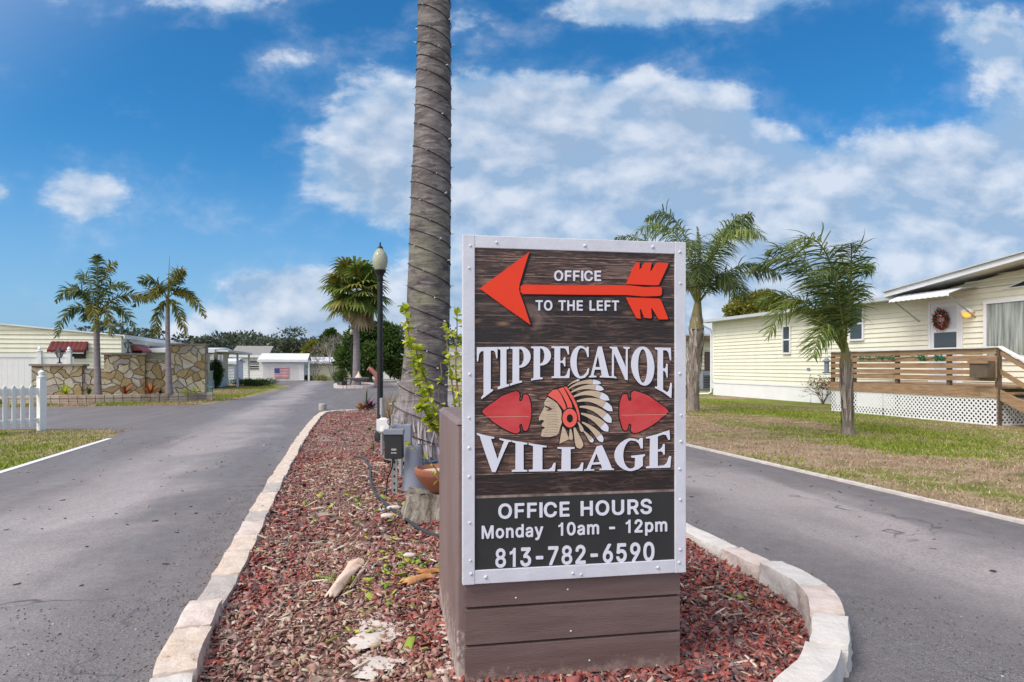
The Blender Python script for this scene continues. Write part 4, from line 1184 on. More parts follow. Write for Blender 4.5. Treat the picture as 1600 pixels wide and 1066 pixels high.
# arrow
arrow = [[(183, 370), (468, 160), (440, 250), (412, 345), (409, 375), (414, 400), (440, 470), (475, 580), (330, 478)],
         [(418, 358), (432, 348), (740, 352), (1040, 352), (1130, 362), (1222, 360), (1230, 372), (1229, 402), (1220, 413), (1125, 416), (1030, 408), (800, 406), (432, 402), (418, 392)],
         [(1022, 345), (1080, 222), (1102, 220), (1101, 260), (1104, 262), (1132, 222), (1172, 222), (1163, 268), (1167, 272), (1200, 222), (1267, 224), (1264, 240), (1212, 350), (1180, 352)],
         [(1024, 421), (1215, 428), (1226, 440), (1266, 542), (1262, 548), (1212, 548), (1172, 484), (1168, 486), (1172, 538), (1164, 543), (1128, 538), (1108, 488), (1103, 490), (1108, 545), (1082, 540)]]
shaded('arrow', [pix(c, O4, K4) for c in arrow], M['arrow_red'], .0030, .005, (.0085, -.005), ol=.0012)
for txt, a_ in (('OFFICE', (866.5, 940, 438.8, 439.2, 16.4)), ('TO THE LEFT', (837.5, 968, 485.2, 485.6, 16.2))):
    c_ = sans_line(txt, *a_, None, None, None, 0)
    words_(c_, txt, (.0022, -.0018))
c_ = sans_line('OFFICE HOURS', 779, 1019.5, 811.5, 803.5, 23.5, None, None, None, 0)
words_(c_, 'OFFICE HOURS')
c_ = sans_line('Monday  10am - 12pm', 753, 1043.5, 843, 831, 20.5, None, None, None, 0)
words_(c_, 'Monday 10am - 12pm')
c_ = sans_line('813-782-6590', 774.5, 1023.5, 888, 877, 29.5, None, None, None, 0)
words_(c_, '813-782-6590')

bot = [(150, 1026), (185, 1012), (258, 958), (322, 940), (400, 915), (500, 895), (600, 885), (750, 885), (850, 880), (950, 884), (1040, 898), (1110, 920), (1190, 942), (1240, 968), (1290, 1006)]
top = [(150, 709), (600, 703), (900, 705), (1290, 712)]
spec = [('T', 167, 284), ('I', 287, 351), ('P', 357, 475), ('P', 479, 592), ('E', 597, 701), ('C', 705, 812), ('A', 812, 932), ('N', 932, 1044), ('O', 1054, 1186), ('E', 1192, 1287)]
shaded('lettering', serif_word(spec, top, bot, O4, K4), M['letter'], .0020, .005, (.0045, -.003), .0004, 'white serif lettering TIPPECANOE', .0014)
bot = [(160, 384), (400, 381), (760, 376), (900, 371), (1020, 374), (1100, 362), (1240, 358)]
top = [(160, 166), (200, 178), (330, 204), (450, 224), (600, 246), (760, 246), (840, 240), (920, 216), (1010, 200), (1095, 192), (1160, 176), (1228, 152), (1240, 150)]
spec = [('V', 162, 352), ('I', 356, 440), ('L', 450, 598), ('L', 610, 752), ('A', 757, 922), ('G', 926, 1094), ('E', 1102, 1240)]
shaded('lettering', serif_word(spec, top, bot, O5, K5), M['letter'], .0020, .005, (.0045, -.003), .0004, 'white serif lettering VILLAGE', .0014)

# stone arrowheads
ah = [(1010, 350), (1022, 318), (1042, 305), (1074, 308), (1080, 345), (1090, 370), (1102, 378), (1115, 372), (1117, 350), (1110, 325), (1118, 290), (1145, 270), (1200, 285), (1255, 305), (1310, 328), (1365, 372), (1430, 415), (1475, 450), (1510, 488),
      (1470, 530), (1430, 556), (1405, 585), (1350, 622), (1300, 655), (1240, 685), (1190, 708), (1150, 718), (1118, 704), (1108, 680), (1117, 640), (1108, 618), (1092, 618), (1084, 650), (1074, 682), (1045, 690), (1025, 670), (1005, 600), (992, 540), (990, 460), (996, 400)]
A = pix(ah, O8, K8)
for mir in (0, 1):
    c_ = A if not mir else [S(1799.5 - (O8[0] + x / K8), O8[1] + y / K8 + .5) for x, y in ah]
    c_ = orient([c_])
    o = flat('arrowhead', c_, M['tip_red'], sign, .0078, .003, -.0008)
    flat('black_edge_or_shadow', c_, M['ink'], o, .0094, .0016, .0042)
    g = MB(); xs_ = [p[0] for p in c_[0]]
    za = S(1000, 649)[1]
    g.box(min(xs_) + .012, max(xs_) - .012, .0073, .0079, za, za + .0016); g.build('seam_line', M['tan'], o)

# profile head in a feather headdress
em = []


def feather(root, tip, ctl, wd, name='feather', tipwhite=True):
    q = []
    for k in range(13):
        t = k / 12
        x = (1 - t) ** 2 * root[0] + 2 * t * (1 - t) * ctl[0] + t * t * tip[0]
        y = (1 - t) ** 2 * root[1] + 2 * t * (1 - t) * ctl[1] + t * t * tip[1]
        dx_ = 2 * (1 - t) * (ctl[0] - root[0]) + 2 * t * (tip[0] - ctl[0]); dy_ = 2 * (1 - t) * (ctl[1] - root[1]) + 2 * t * (tip[1] - ctl[1])
        L = math.hypot(dx_, dy_) or 1
        h = wd * .5 * (min(1, .25 + t * 1.1) if t < .8 else math.sqrt(max(0, 1 - ((t - .8) / .2) ** 2)) + .02)
        q.append((x, y, -dy_ / L * h, dx_ / L * h))
    up = [(x + a, y + b_) for x, y, a, b_ in q]; dn = [(x - a, y - b_) for x, y, a, b_ in q]
    return up, dn


feathers = [((450, 225), (582, 156), (500, 175), 24), ((462, 252), (806, 196), (610, 140), 50), ((485, 290), (832, 262), (650, 190), 58), ((512, 335), (890, 372), (690, 240), 70),
            ((545, 385), (922, 488), (750, 320), 74), ((575, 440), (910, 610), (775, 430), 76), ((590, 510), (876, 700), (760, 545), 78), ((600, 600), (818, 812), (740, 665), 66), ((615, 690), (716, 812), (670, 745), 48)]
low = [((520, 655), (588, 880), (550, 760), 82), ((480, 660), (486, 792), (484, 720), 44), ((555, 595), (606, 705), (590, 640), 40)]
tans, whites, inks = [], [], []
for f_ in feathers:
    up, dn = feather(*f_)
    n = 10
    tans.append(pix(up[:n] + dn[:n][::-1], O8, K8))
    whites.append(pix(up[n - 1:] + dn[n - 1:][::-1], O8, K8))
    inks.append(pix(up + dn[::-1], O8, K8))
for f_ in low:
    up, dn = feather(*f_)
    tans.append(pix(up + dn[::-1], O8, K8)); inks.append(tans[-1])
neck = pix([(398, 640), (425, 668), (468, 778), (425, 800), (362, 830), (378, 735)], O8, K8)
tans.append(neck)
face = pix([(240, 340), (222, 368), (207, 395), (210, 430), (195, 470), (172, 512), (152, 548), (150, 582), (186, 590), (196, 603), (178, 622), (184, 648), (206, 664), (184, 682), (180, 705), (170, 742), (190, 752), (262, 755), (335, 738), (358, 712), (366, 680), (385, 615), (398, 590), (385, 480), (345, 410), (300, 372)], O8, K8)
emb = flat('head_emblem', orient([face]), M['tan'], sign, .0068, .003, 0, 'tan carved profile with coral headband and feathers')
back_ = pix([(232, 340), (300, 255), (440, 215), (470, 250), (560, 300), (640, 420), (660, 560), (660, 650), (700, 760), (640, 730), (612, 700), (560, 650), (470, 690), (372, 640), (392, 560), (380, 470), (330, 395)], O8, K8)
flat('dark_backing', orient([back_]), M['ink'], emb, .0096, .0012, .002)
for i_, c_ in enumerate(inks):
    flat('feather_outline', orient([c_]), M['ink'], emb, .0088 - .00006 * i_, .0012, .0028)
flat('face_outline', orient([face]), M['ink'], emb, .0091, .0010, .0018)
flat('neck_outline', orient([neck]), M['ink'], emb, .0092, .0010, .0022)
for i_, c_ in enumerate(tans): flat('feather', orient([c_]), M['tan'], emb, .0072 - .00005 * i_, .0012, -.0006)
for i_, c_ in enumerate(whites): flat('feather_tip', orient([c_]), M['letter'], emb, .0072 - .00005 * i_, .0012, -.0006)
band = [[(243, 320), (300, 262), (345, 258), (385, 320), (420, 400), (438, 460), (412, 478), (380, 432), (330, 375)], [(352, 254), (405, 234), (450, 320), (490, 400), (500, 448), (452, 458), (438, 400), (398, 322)],
        [(412, 232), (440, 228), (500, 320), (545, 410), (572, 500), (582, 600), (560, 570), (540, 470), (500, 380), (455, 300)]]
for c_ in band: flat('headband', orient([pix(c_, O8, K8)]), M['coral'], emb, .0060, .0025)
flat('ear_disc', orient([pix(arc(472, 557, 76, 98, 0, 350, 30), O8, K8)]), M['coral'], emb, .0052, .003)
flat('ear_disc_ring', orient([pix(arc(472, 557, 88, 110, 0, 350, 30), O8, K8)]), M['ink'], emb, .0057, .003)
flat('ear_disc_hole', orient([pix(arc(472, 560, 32, 43, 0, 345, 24), O8, K8)]), M['ink'], emb, .0046, .003)
for c_ in ([(210, 425), (250, 440), (298, 462), (262, 478), (220, 478), (258, 460), (214, 440)], [(165, 575), (200, 580), (206, 592), (186, 598), (166, 588)], [(182, 642), (208, 652), (214, 664), (196, 664)]):
    flat('face_mark', orient([pix(c_, O8, K8)]), M['ink'], emb, .0064, .0012)
for k in range(14):
    y_ = 385 + k * 27
    x0_ = 225 + (k * 37) % 40 - max(0, (k - 3)) * 6 + (30 if k > 7 else 0); x1_ = 310 + k * 6 if k < 9 else 345
    flat('wood_line', orient([pix([(x0_, y_), ((x0_ + x1_) / 2, y_ - 9), (x1_, y_ - 2), (x1_, y_ + 1), ((x0_ + x1_) / 2, y_ - 5), (x0_, y_ + 4)], O8, K8)]), M['plank_gap'], emb, .0063, .001)
# ================================================================== BUILDINGS AND WALLS
def sroot(name, label, cat, u, v, z=0, group=None, rot=0):
    return thing(name, label, cat, UV(u, v, z), ST + rot, group)


def siding(name, L, ztop, parent, m, z0=.55, step=.115, lip=.024, y=0.0):
    """lap boards on a wall running along local x 0..L, facing -y; ztop(x) is the wall's top"""
    b = MB(); z = z0
    N = max(2, int(L / .5))
    while True:
        # extents where this row still fits
        xs = [L * i / N for i in range(N + 1)]
        run = [x for x in xs if ztop(x) > z + .01]
        if not run: break
        a, c = min(run), max(run)
        nx = [a + (c - a) * i / 1 for i in range(2)]
        zt = z + step
        za, zc = min(zt, ztop(a)), min(zt, ztop(c))
        b.add([(a, y - lip, z), (c, y - lip, z), (c, y - .002, zc), (a, y - .002, za), (a, y + .02, z), (c, y + .02, z)], [(0, 1, 2, 3), (4, 5, 1, 0)])
        z += step
        if z > 8: break
    return b.build(name, m, parent)


def window(parent, x0, x1, z0, z1, y=-.02, fr=.06, frame=None, glass=None, mid='h', fm='white', gm='glass'):
    b = MB(); d = .045
    b.box(x0 - fr, x0, y - d, y + .03, z0 - fr, z1 + fr); b.box(x1, x1 + fr, y - d, y + .03, z0 - fr, z1 + fr)
    b.box(x0, x1, y - d + .002, y + .03, z1, z1 + fr - .001); b.box(x0, x1, y - d - .012, y + .03, z0 - fr, z0)
    w_ = b.build('window', M[fm], parent)
    g = MB(); g.box(x0 + .002, x1 - .002, y - .012, y + .01, z0 + .002, z1 - .002); g.build('pane', M[gm], w_)
    if mid == 'h':
        s_ = MB(); zc = z0 + (z1 - z0) * .5; s_.box(x0, x1, y - .03, y - .013, zc - .025, zc + .025); s_.build('sash', M[fm], w_)
    if mid == 'v':
        s_ = MB(); xc = (x0 + x1) / 2; s_.box(xc - .025, xc + .025, y - .03, y - .013, z0, z1); s_.build('sash', M[fm], w_)
    return w_


# ---- main cream mobile home on the lawn. Local frame: x runs towards the camera along the wall, y into the house
HU, HV = 16.8, 29.2
home = thing('mobile_home', 'pale yellow mobile home with deck door, wreath and low gabled porch roof', 'house', UV(HU, HV), ST - PI / 2)
# local x = distance towards the camera from the far corner, local y = away from the street; walls face -y
def hx(px, u=HU): return HV - v_on(px, u)
def hz(px, py, u=HU): return z_on(py, u, v_on(px, u))
LEN = 25.0
EAVE = 3.50
GX = hx(1400, 16.1)                      # the gable starts here
RX = GX + 7.2                            # ridge
def wtop(x): return EAVE - .08 if x < GX else (EAVE - .02 + .115 * min(x - GX, RX - GX) - .115 * max(0, x - RX))
siding('wall', LEN, wtop, home, M['cream'], z0=.62, step=.15, lip=.034)
wb = MB(); wb.box(0, LEN, .02, 7.4, .3, EAVE - .05); wb.add([(GX, .02, EAVE - .06), (RX, .02, EAVE + .75), (LEN, .02, EAVE - .1), (GX, 6, EAVE - .06), (RX, 6, EAVE + .75), (LEN, 6, EAVE - .1)], [(0, 1, 2), (5, 4, 3), (0, 3, 4, 1), (1, 4, 5, 2)])
wb.build('wall_core', M['cream_far'], home)
cb = MB(); cb.box(-.03, .10, -.035, .05, .3, EAVE - .1); cb.build('corner_board', M['white'], home)
sk = MB(); sk.box(0, LEN, -.006, .02, -.05, .60); sk.box(-.01, LEN, -.035, .0, .56, .63); sk.build('skirting', M['white_vinyl'], home)
rf = MB(); rf.add([(-.35, -.42, EAVE - .02), (GX + .2, -.42, EAVE - .02), (GX + .2, 3.7, EAVE + .30), (-.35, 3.7, EAVE + .30), (GX + .2, 7.8, EAVE - .02), (-.35, 7.8, EAVE - .02), (-.35, -.42, EAVE - .1), (GX + .2, -.42, EAVE - .1), (-.35, 7.8, EAVE - .1), (GX + .2, 7.8, EAVE - .1)],
                  [(0, 1, 2, 3), (3, 2, 4, 5), (6, 8, 9, 7), (0, 3, 5, 8, 6)])
rf.build('roof', M['roof_white'], home)
gt = MB(); gt.box(-.38, GX - .25, -.55, -.43, EAVE - .13, EAVE - .01); gt.box(-.38, GX - .25, -.43, -.02, EAVE - .125, EAVE - .10); gt.build('gutter', M['fascia_grey'], home)
ds = MB(); ds.tube([(-.30, -.48, EAVE - .1), (-.30, -.46, EAVE - .22), (-.10, -.09, EAVE - .45), (-.06, -.07, EAVE - .6), (-.06, -.07, .15), (-.06, -.2, .06), (-.3, -.55, .04)], .045, 8); ds.build('downspout', M['white'], home)
# gabled porch roof
g2 = MB()
def slab(x0, z0, x1, z1, y0, y1, th, mm=0):
    g2.add([(x0, y0, z0), (x1, y0, z1), (x1, y1, z1), (x0, y1, z0), (x0, y0, z0 + th), (x1, y0, z1 + th), (x1, y1, z1 + th), (x0, y1, z0 + th)],
           [(3, 2, 1, 0), (4, 5, 6, 7), (0, 1, 5, 4), (1, 2, 6, 5), (2, 3, 7, 6), (3, 0, 4, 7)], mm)
ov = .80
slab(GX - .3, EAVE + .03, RX, EAVE + .115 * (RX - GX) + .06, -ov, 6, .06)
slab(RX, EAVE + .115 * (RX - GX) + .06, LEN + .5, EAVE - .1, -ov, 6, .06)
g2.build('roof', M['soffit'], home, label='low gabled porch roof')
g2 = MB()
slab(GX - .32, EAVE - .06, RX, EAVE + .115 * (RX - GX) - .03, -ov - .03, -ov - .002, .145)
slab(RX, EAVE + .115 * (RX - GX) - .03, LEN + .5, EAVE - .20, -ov - .03, -ov - .002, .145)
slab(GX - .36, EAVE + .085, RX, EAVE + .115 * (RX - GX) + .115, -ov - .09, -ov + .12, .035, 1)
slab(RX, EAVE + .115 * (RX - GX) + .115, LEN + .5, EAVE - .05, -ov - .09, -ov + .12, .035, 1)
slab(GX - .32, EAVE - .10, GX - .29, EAVE - .10, -ov - .002, 0, .20)
g2.build('fascia', [M['roof_white'], M['fascia_grey']], home)
# windows and door
window(home, hx(1226), hx(1236), hz(1231, 551), hz(1231, 511), y=-.045)
window(home, hx(1331), hx(1350), hz(1340, 530), hz(1340, 482), y=-.045)
window(home, hx(1545), hx(1700), hz(1570, 556), hz(1570, 473), mid=None, gm='curtain', fr=.09, y=-.045)
# triangular transom above the picture window
tx0, tx1 = hx(1567), hx(1690)
zb = hz(1567, 453)
tr = MB()
tri = [(tx0, zb), (tx1, zb + .02), (tx1, zb + .42), (tx1 - .5, zb + .42)]
def ring_prism(b, pts, wd, y0, y1):
    c = Vector((sum(p[0] for p in pts) / len(pts), sum(p[1] for p in pts) / len(pts)))
    inn = [tuple(c + (Vector(p) - c) * (1 - wd)) for p in pts]
    n = len(pts)
    vs = [(x, y0, z) for x, z in pts] + [(x, y0, z) for x, z in inn] + [(x, y1, z) for x, z in pts] + [(x, y1, z) for x, z in inn]
    fs = []
    for i in range(n):
        j = (i + 1) % n
        fs += [(i, j, j + n, i + n), (i, i + 2 * n, j + 2 * n, j), (i + n, j + n, j + 3 * n, i + 3 * n)]
    b.add(vs, fs)
    return inn
inn = ring_prism(tr, tri, .14, -.07, 0)
tw = tr.build('window', M['white'], home, label='dark wedge-shaped transom window')
tp = MB(); tp.prism([(x, -.05, z) for x, z in inn], (0, .05, 0)); tp.build('pane', M['black'], tw)
# door
dx0, dx1 = hx(1457), hx(1502)
dz0, dz1 = .86, hz(1480, 473)
db = MB(); db.box(dx0, dx1, -.045, .0, dz0, dz1)
M['door'] = mat('storm_door_white', (.62, .65, .72), .3, (.52, .56, .63), 2, .6)
door = db.build('door', M['door'], home)
df = MB(); df.box(dx0 - .09, dx0, -.07, .01, dz0, dz1 + .08); df.box(dx1, dx1 + .09, -.07, .01, dz0, dz1 + .08); df.box(dx0, dx1, -.068, .01, dz1, dz1 + .079); df.build('door_frame', M['white'], door)
dr = MB()
dr.box(dx0 + .01, dx0 + .10, -.06, -.046, dz0, dz1 - .01); dr.box(dx1 - .10, dx1 - .01, -.06, -.046, dz0, dz1 - .01)
zmid = hz(1480, 517)
dr.box(dx0 + .10, dx1 - .10, -.059, -.046, zmid - .04, zmid + .04); dr.box(dx0 + .10, dx1 - .10, -.059, -.046, dz1 - .12, dz1 - .01)
dr.build('door_rail', M['white'], door)
dg = MB(); dg.box(dx0 + .11, dx1 - .11, -.052, -.046, zmid - .62, zmid - .05); dg.build('door_glass', M['glass'], door)
# hinged metal awning over the door
aw = thing('door_awning', 'white corrugated metal awning over the storm door', 'awning', UV(HU, HV - (dx0 + dx1) / 2), ST - PI / 2)
b = MB(); wA = 1.05; n = 22; zA = hz(1480, 460) ; prof = []
for i in range(n + 1):
    x = -wA + 2 * wA * i / n
    prof.append((x, .018 * (i % 2)))
for j in range(3):
    pass
rowsA = [(-.03, zA + .10), (-.55, zA + .06), (-1.0, zA - .09), (-1.02, zA - .17)]
vs = []; fs = []
for (yy, z_) in rowsA:
    for (x, q) in prof: vs.append((x, yy, z_ + q))
for r in range(len(rowsA) - 1):
    for i in range(n): a = r * (n + 1) + i; fs.append((a, a + 1, a + n + 2, a + n + 1))
b.add(vs, fs); o = b.build('awning_sheet', M['roof_white'], aw)
m_ = o.modifiers.new('s', 'SOLIDIFY'); m_.thickness = .012
for x in (-.95, .95):
    b = MB(); b.bar((x, -.95, zA - .12), (x, -.02, zA - .72), .03, .03); b.bar((x, -.03, zA + .09), (x, -.97, zA - .08), .025, .025); b.build('brace', M['galv'], aw)
# wreath
wr = thing('christmas_wreath', 'red and green christmas wreath hanging on the storm door', 'wreath', UV(HU - .09, HV - hx(1475), hz(1475, 500)), ST - PI / 2)
def wreath_mesh():
    V = []; F = []; mi = []
    rw = random.Random(4)
    for k in range(520):
        a = rw.uniform(0, 2 * PI); r = .20 + rw.gauss(0, .045); c = Vector((math.cos(a) * r, -rw.uniform(.0, .08), math.sin(a) * r * 1.1))
        d = Vector((rw.gauss(0, 1), rw.gauss(0, .7), rw.gauss(0, 1))).normalized() * .045; e = d.cross(Vector((rw.gauss(0, 1), rw.gauss(0, 1), rw.gauss(0, 1)))).normalized() * .018
        q = len(V); V += [c - d, c + e, c + d, c - e]; F.append((q, q + 1, q + 2, q + 3)); mi.append(0 if rw.random() < .5 else (1 if rw.random() < .9 else 2))
    return np_mesh('wreath_ring', [tuple(v) for v in V], F, [mat('wreath_green', (.02, .07, .03), .7), mat('wreath_red', (.55, .02, .03), .4), M['white']], wr, mi)
wreath_mesh()
b = MB(); b.tube([(math.cos(2 * PI * k / 24) * .20, -.03, math.sin(2 * PI * k / 24) * .22) for k in range(25)], .045, 8, cap=False); b.build('ring_core', mat('wreath_dark', (.015, .04, .02), .8), wr)
# lit porch lamp
lz = hz(1517, 492)
pl = thing('porch_lamp', 'lit yellow porch lamp with white cap between door and picture window', 'lamp', UV(HU, HV - hx(1517), lz), ST - PI / 2)
b = MB(); b.lathe((0, -.14, .06), [(.19, 0), (.17, .05), (.10, .11), (.03, .14)], 16); b.build('lamp_cap', M['white'], pl, True)
b = MB(); b.box(-.06, .06, -.05, 0, -.1, .12); b.build('wall_plate', M['white'], pl)
lm = bpy.data.materials.new('lamp_glow'); lm.use_nodes = True
lb = lm.node_tree.nodes['Principled BSDF']; lb.inputs['Base Color'].default_value = (.8, .45, .08, 1); lb.inputs['Emission Color'].default_value = (1, .55, .08, 1); lb.inputs['Emission Strength'].default_value = .9
b = MB(); b.lathe((0, -.14, -.09), [(.05, .02), (.09, .05), (.13, .15)], 12); b.build('lamp_shade', lm, pl, True)
b = MB(); b.box(hx(1262), hx(1267), -.04, 0, hz(1264, 579), hz(1264, 575)); b.build('wall_vent', M['grey_plastic'], home)

# ---- deck with plank railing, lattice skirt and stair
DU = 14.27
deck = thing('deck', 'raised wooden deck with horizontal plank railing above white lattice skirt', 'deck', UV(DU, HV), ST - PI / 2)
kx = lambda px: HV - v_on(px, DU)
kz = lambda px, py: z_on(py, DU, v_on(px, DU))
X0, X1 = kx(1300), kx(1558)
FZ = .86
def plank_row(x0, x1, z0, z1, y, th, nm='railing_board', m='deckwood'):
    b = MB(); L = x1 - x0; c = x0; first = True
    k = 0
    while c < x1 - .01:
        e = min(c + 2.45 + (k % 2) * .15, x1)
        b.box(c + .004, e - .004, y, y + th, z0, z1); c = e; k += 1
    return b.build(nm, M[m], deck)
railtops = [(552, 566), (574, 586), (589, 602), (603, 612), (612, 622)]
zr = [kz(1300, 552), kz(1300, 642)]
ztop = kz(1430, 545)
for (d0, d1) in ((.040, .17), (.205, .33), (.370, .495), (.535, .64), (.675, .79)):
    plank_row(X0, X1, ztop - d1, ztop - d0, -.045, .038)
plank_row(X0 - .02, X1 + .02, ztop - .032, ztop, -.11, .19, 'top_rail', 'roof_white')
plank_row(X0 - .03, X1 + .03, FZ - .24, FZ - .02, -.05, .045, 'rim_board')
for fx in (0, .165, .46, .76, 1):
    b = MB(); x = X0 + (X1 - X0) * fx; b.box(x - .045, x + .045, -.004 if 0 < fx < 1 else -.006, .085, .0, ztop - .035); b.build('post', M['oldwood'], deck)
b = MB()
for k in range(17): b.box(X0, X1, -.05 + k * .148, -.05 + k * .148 + .140, FZ - .02, FZ + .018)
b.build('deck_floor', M['deckwood'], deck)
def lattice(p, q, z0, z1, nm='lattice_panel'):
    """crossed slats between two points of the deck's local floor"""
    p, q = Vector(p), Vector(q); L = (q - p).length; d = (q - p).normalized(); nrm = Vector((d.y, -d.x, 0)); H = z1 - z0
    b = MB(); st = .085; wd = .036
    for sgn, off in ((1, 0), (-1, .007)):
        t = -H
        while t < L + H:
            a0 = t; a1 = t + H
            s0, h0, s1, h1 = (a0, 0, a1, H) if sgn > 0 else (a0, H, a1, 0)
            # clip to 0..L
            def at_(s_): return h0 + (h1 - h0) * (s_ - s0) / (s1 - s0)
            e0, e1 = max(s0, 0), min(s1, L)
            if e1 - e0 > .03:
                P0 = p + d * e0 + nrm * off + Vector((0, 0, z0 + at_(e0))); P1 = p + d * e1 + nrm * off + Vector((0, 0, z0 + at_(e1)))
                b.bar(P0, P1, .005, wd, up=tuple(Vector((0, 0, 1)).cross(d).cross(P1 - P0)) if False else (0, 0, 1))
            t += st * 1.414
    b.bar(p + nrm * .004 + Vector((0, 0, z0 + .02)), q + nrm * .004 + Vector((0, 0, z0 + .02)), .02, .03); b.bar(p + nrm * .004 + Vector((0, 0, z1)), q + nrm * .004 + Vector((0, 0, z1)), .02, .03)
    return b.build(nm, M['white_vinyl'], deck)
xm = X0 + (X1 - X0) * .38
lattice((X0, -.02, 0), (xm - .02, -.02, 0), 0, FZ - .25)
lattice((xm + .02, -.02, 0), (X1, -.02, 0), 0, FZ - .25)
lattice((X1, -.02, 0), (X1, 2.4, 0), 0, FZ - .25)
# end railing towards the stair and far end
b = MB()
for (d0, d1) in ((.040, .17), (.205, .33), (.370, .495), (.535, .64), (.675, .79)):
    b.box(X0 - .04, X0 - .002, 0, 2.4, ztop - d1, ztop - d0)
b.build('end_railing', M['deckwood'], deck)
# stair going down towards the camera
st_ = thing('deck_stair', 'wooden stair with white topped handrail going down from the deck', 'stairs', UV(DU, HV), ST - PI / 2)
ns = 5
for k in range(ns):
    b = MB(); xs0 = X1 + .05 + k * .29; z_ = FZ - .03 - (k + 1) * FZ / (ns + 1) + .03
    b.box(xs0, xs0 + .30, .08, 1.5, z_, z_ + .04); b.build('step', M['deckwood'], st_)
for y_ in (.03, 1.5):
    b = MB(); b.prism([(X1 + .03, y_, FZ - .28), (X1 + .03, y_, FZ - .04), (X1 + .05 + ns * .29 + .1, y_, .14), (X1 + .05 + ns * .29 + .1, y_, 0), (X1 + .05 + ns * .29 - .16, y_, 0)], (0, .045, 0)); b.build('stringer', M['deckwood'], st_)
    xe = X1 + 1.5
    b = MB(); b.box(xe - .04, xe + .05, y_ - .002, y_ + .086, 0, 1.0); b.build('newel', M['oldwood'], st_)
    b = MB(); b.bar((X1 + .0, y_ + .04, ztop - .01), (xe + .1, y_ + .04, .93), .13, .035); b.build('handrail', M['white'], st_)
    b = MB(); b.bar((X1 + .0, y_ + .03, ztop - .13), (xe, y_ + .03, .82), .04, .10); b.bar((X1, y_ + .03, ztop - .55), (xe, y_ + .03, .40), .04, .10); b.build('stair_rail', M['deckwood'], st_)
# small things hung on the railing
fd = thing('bird_feeder', 'grey hanging bird feeder at the far end of the deck rail', 'bird feeder', UV(DU - .12, HV - kx(1297)), ST - PI / 2)
z_ = kz(1297, 572)
b = MB(); b.lathe((0, 0, z_ - .22), [(.11, 0), (.13, .03), (.07, .05), (.07, .34), (.13, .36), (.03, .46)], 12); b.build('feeder_tube', M['grey_plastic'], fd, True)
b = MB(); b.tube([(0, 0, z_ + .24), (.02, .06, z_ + .30), (.03, .15, z_ + .24)], .008, 6); b.build('hook', M['black'], fd)
pb = thing('planter_box', 'weathered wooden planter hung on the near corner of the deck railing', 'planter', UV(DU - .02, HV - kx(1546)), ST - PI / 2)
z1_, z0_ = kz(1548, 564), kz(1548, 590)
b = MB(); b.box(-.22, .22, -.30, -.06, z0_, z1_); b.build('planter_body', M['oldwood'], pb)
b = MB(); b.box(-.25, .25, -.33, -.29, z1_ - .06, z1_ + .01); b.box(-.25, .25, -.06, -.04, z0_, z1_ + .10); b.build('planter_trim', M['deckwood'], pb)
# bits of plastic greenery and a string on the deck
rr = random.Random(9)
V = []; F = []
for (pa, pb_) in ((1345, 1378), (1378, 1400), (1466, 1480), (1438, 1450)):
    for k in range(26):
        px = rr.uniform(pa, pb_); x = kx(px); zc = kz(px, rr.uniform(556, 563))
        q = len(V); c = Vector((x, rr.uniform(-.16, -.05), zc)); d = Vector((rr.gauss(0, .05), rr.gauss(0, .02), rr.gauss(0, .04))); e = Vector((.02, 0, .02))
        V += [c - d, c + e, c + d, c - e]; F.append((q, q + 1, q + 2, q + 3))
grl = thing('garland', 'sparse green garland hung along the top board of the deck railing', 'garland', UV(DU, HV), ST - PI / 2)
np_mesh('garland_leaves', [tuple(v) for v in V], F, mat('garland_green', (.03, .16, .09), .6), grl)
b = MB(); b.tube([(kx(p_), -.06, kz(p_, q_)) for p_, q_ in ((1343, 557), (1360, 562), (1380, 558), (1400, 562), (1430, 557), (1450, 562), (1468, 557), (1482, 560))], .006, 5); b.build('cord', mat('garland_cord', (.03, .1, .06), .7), grl)


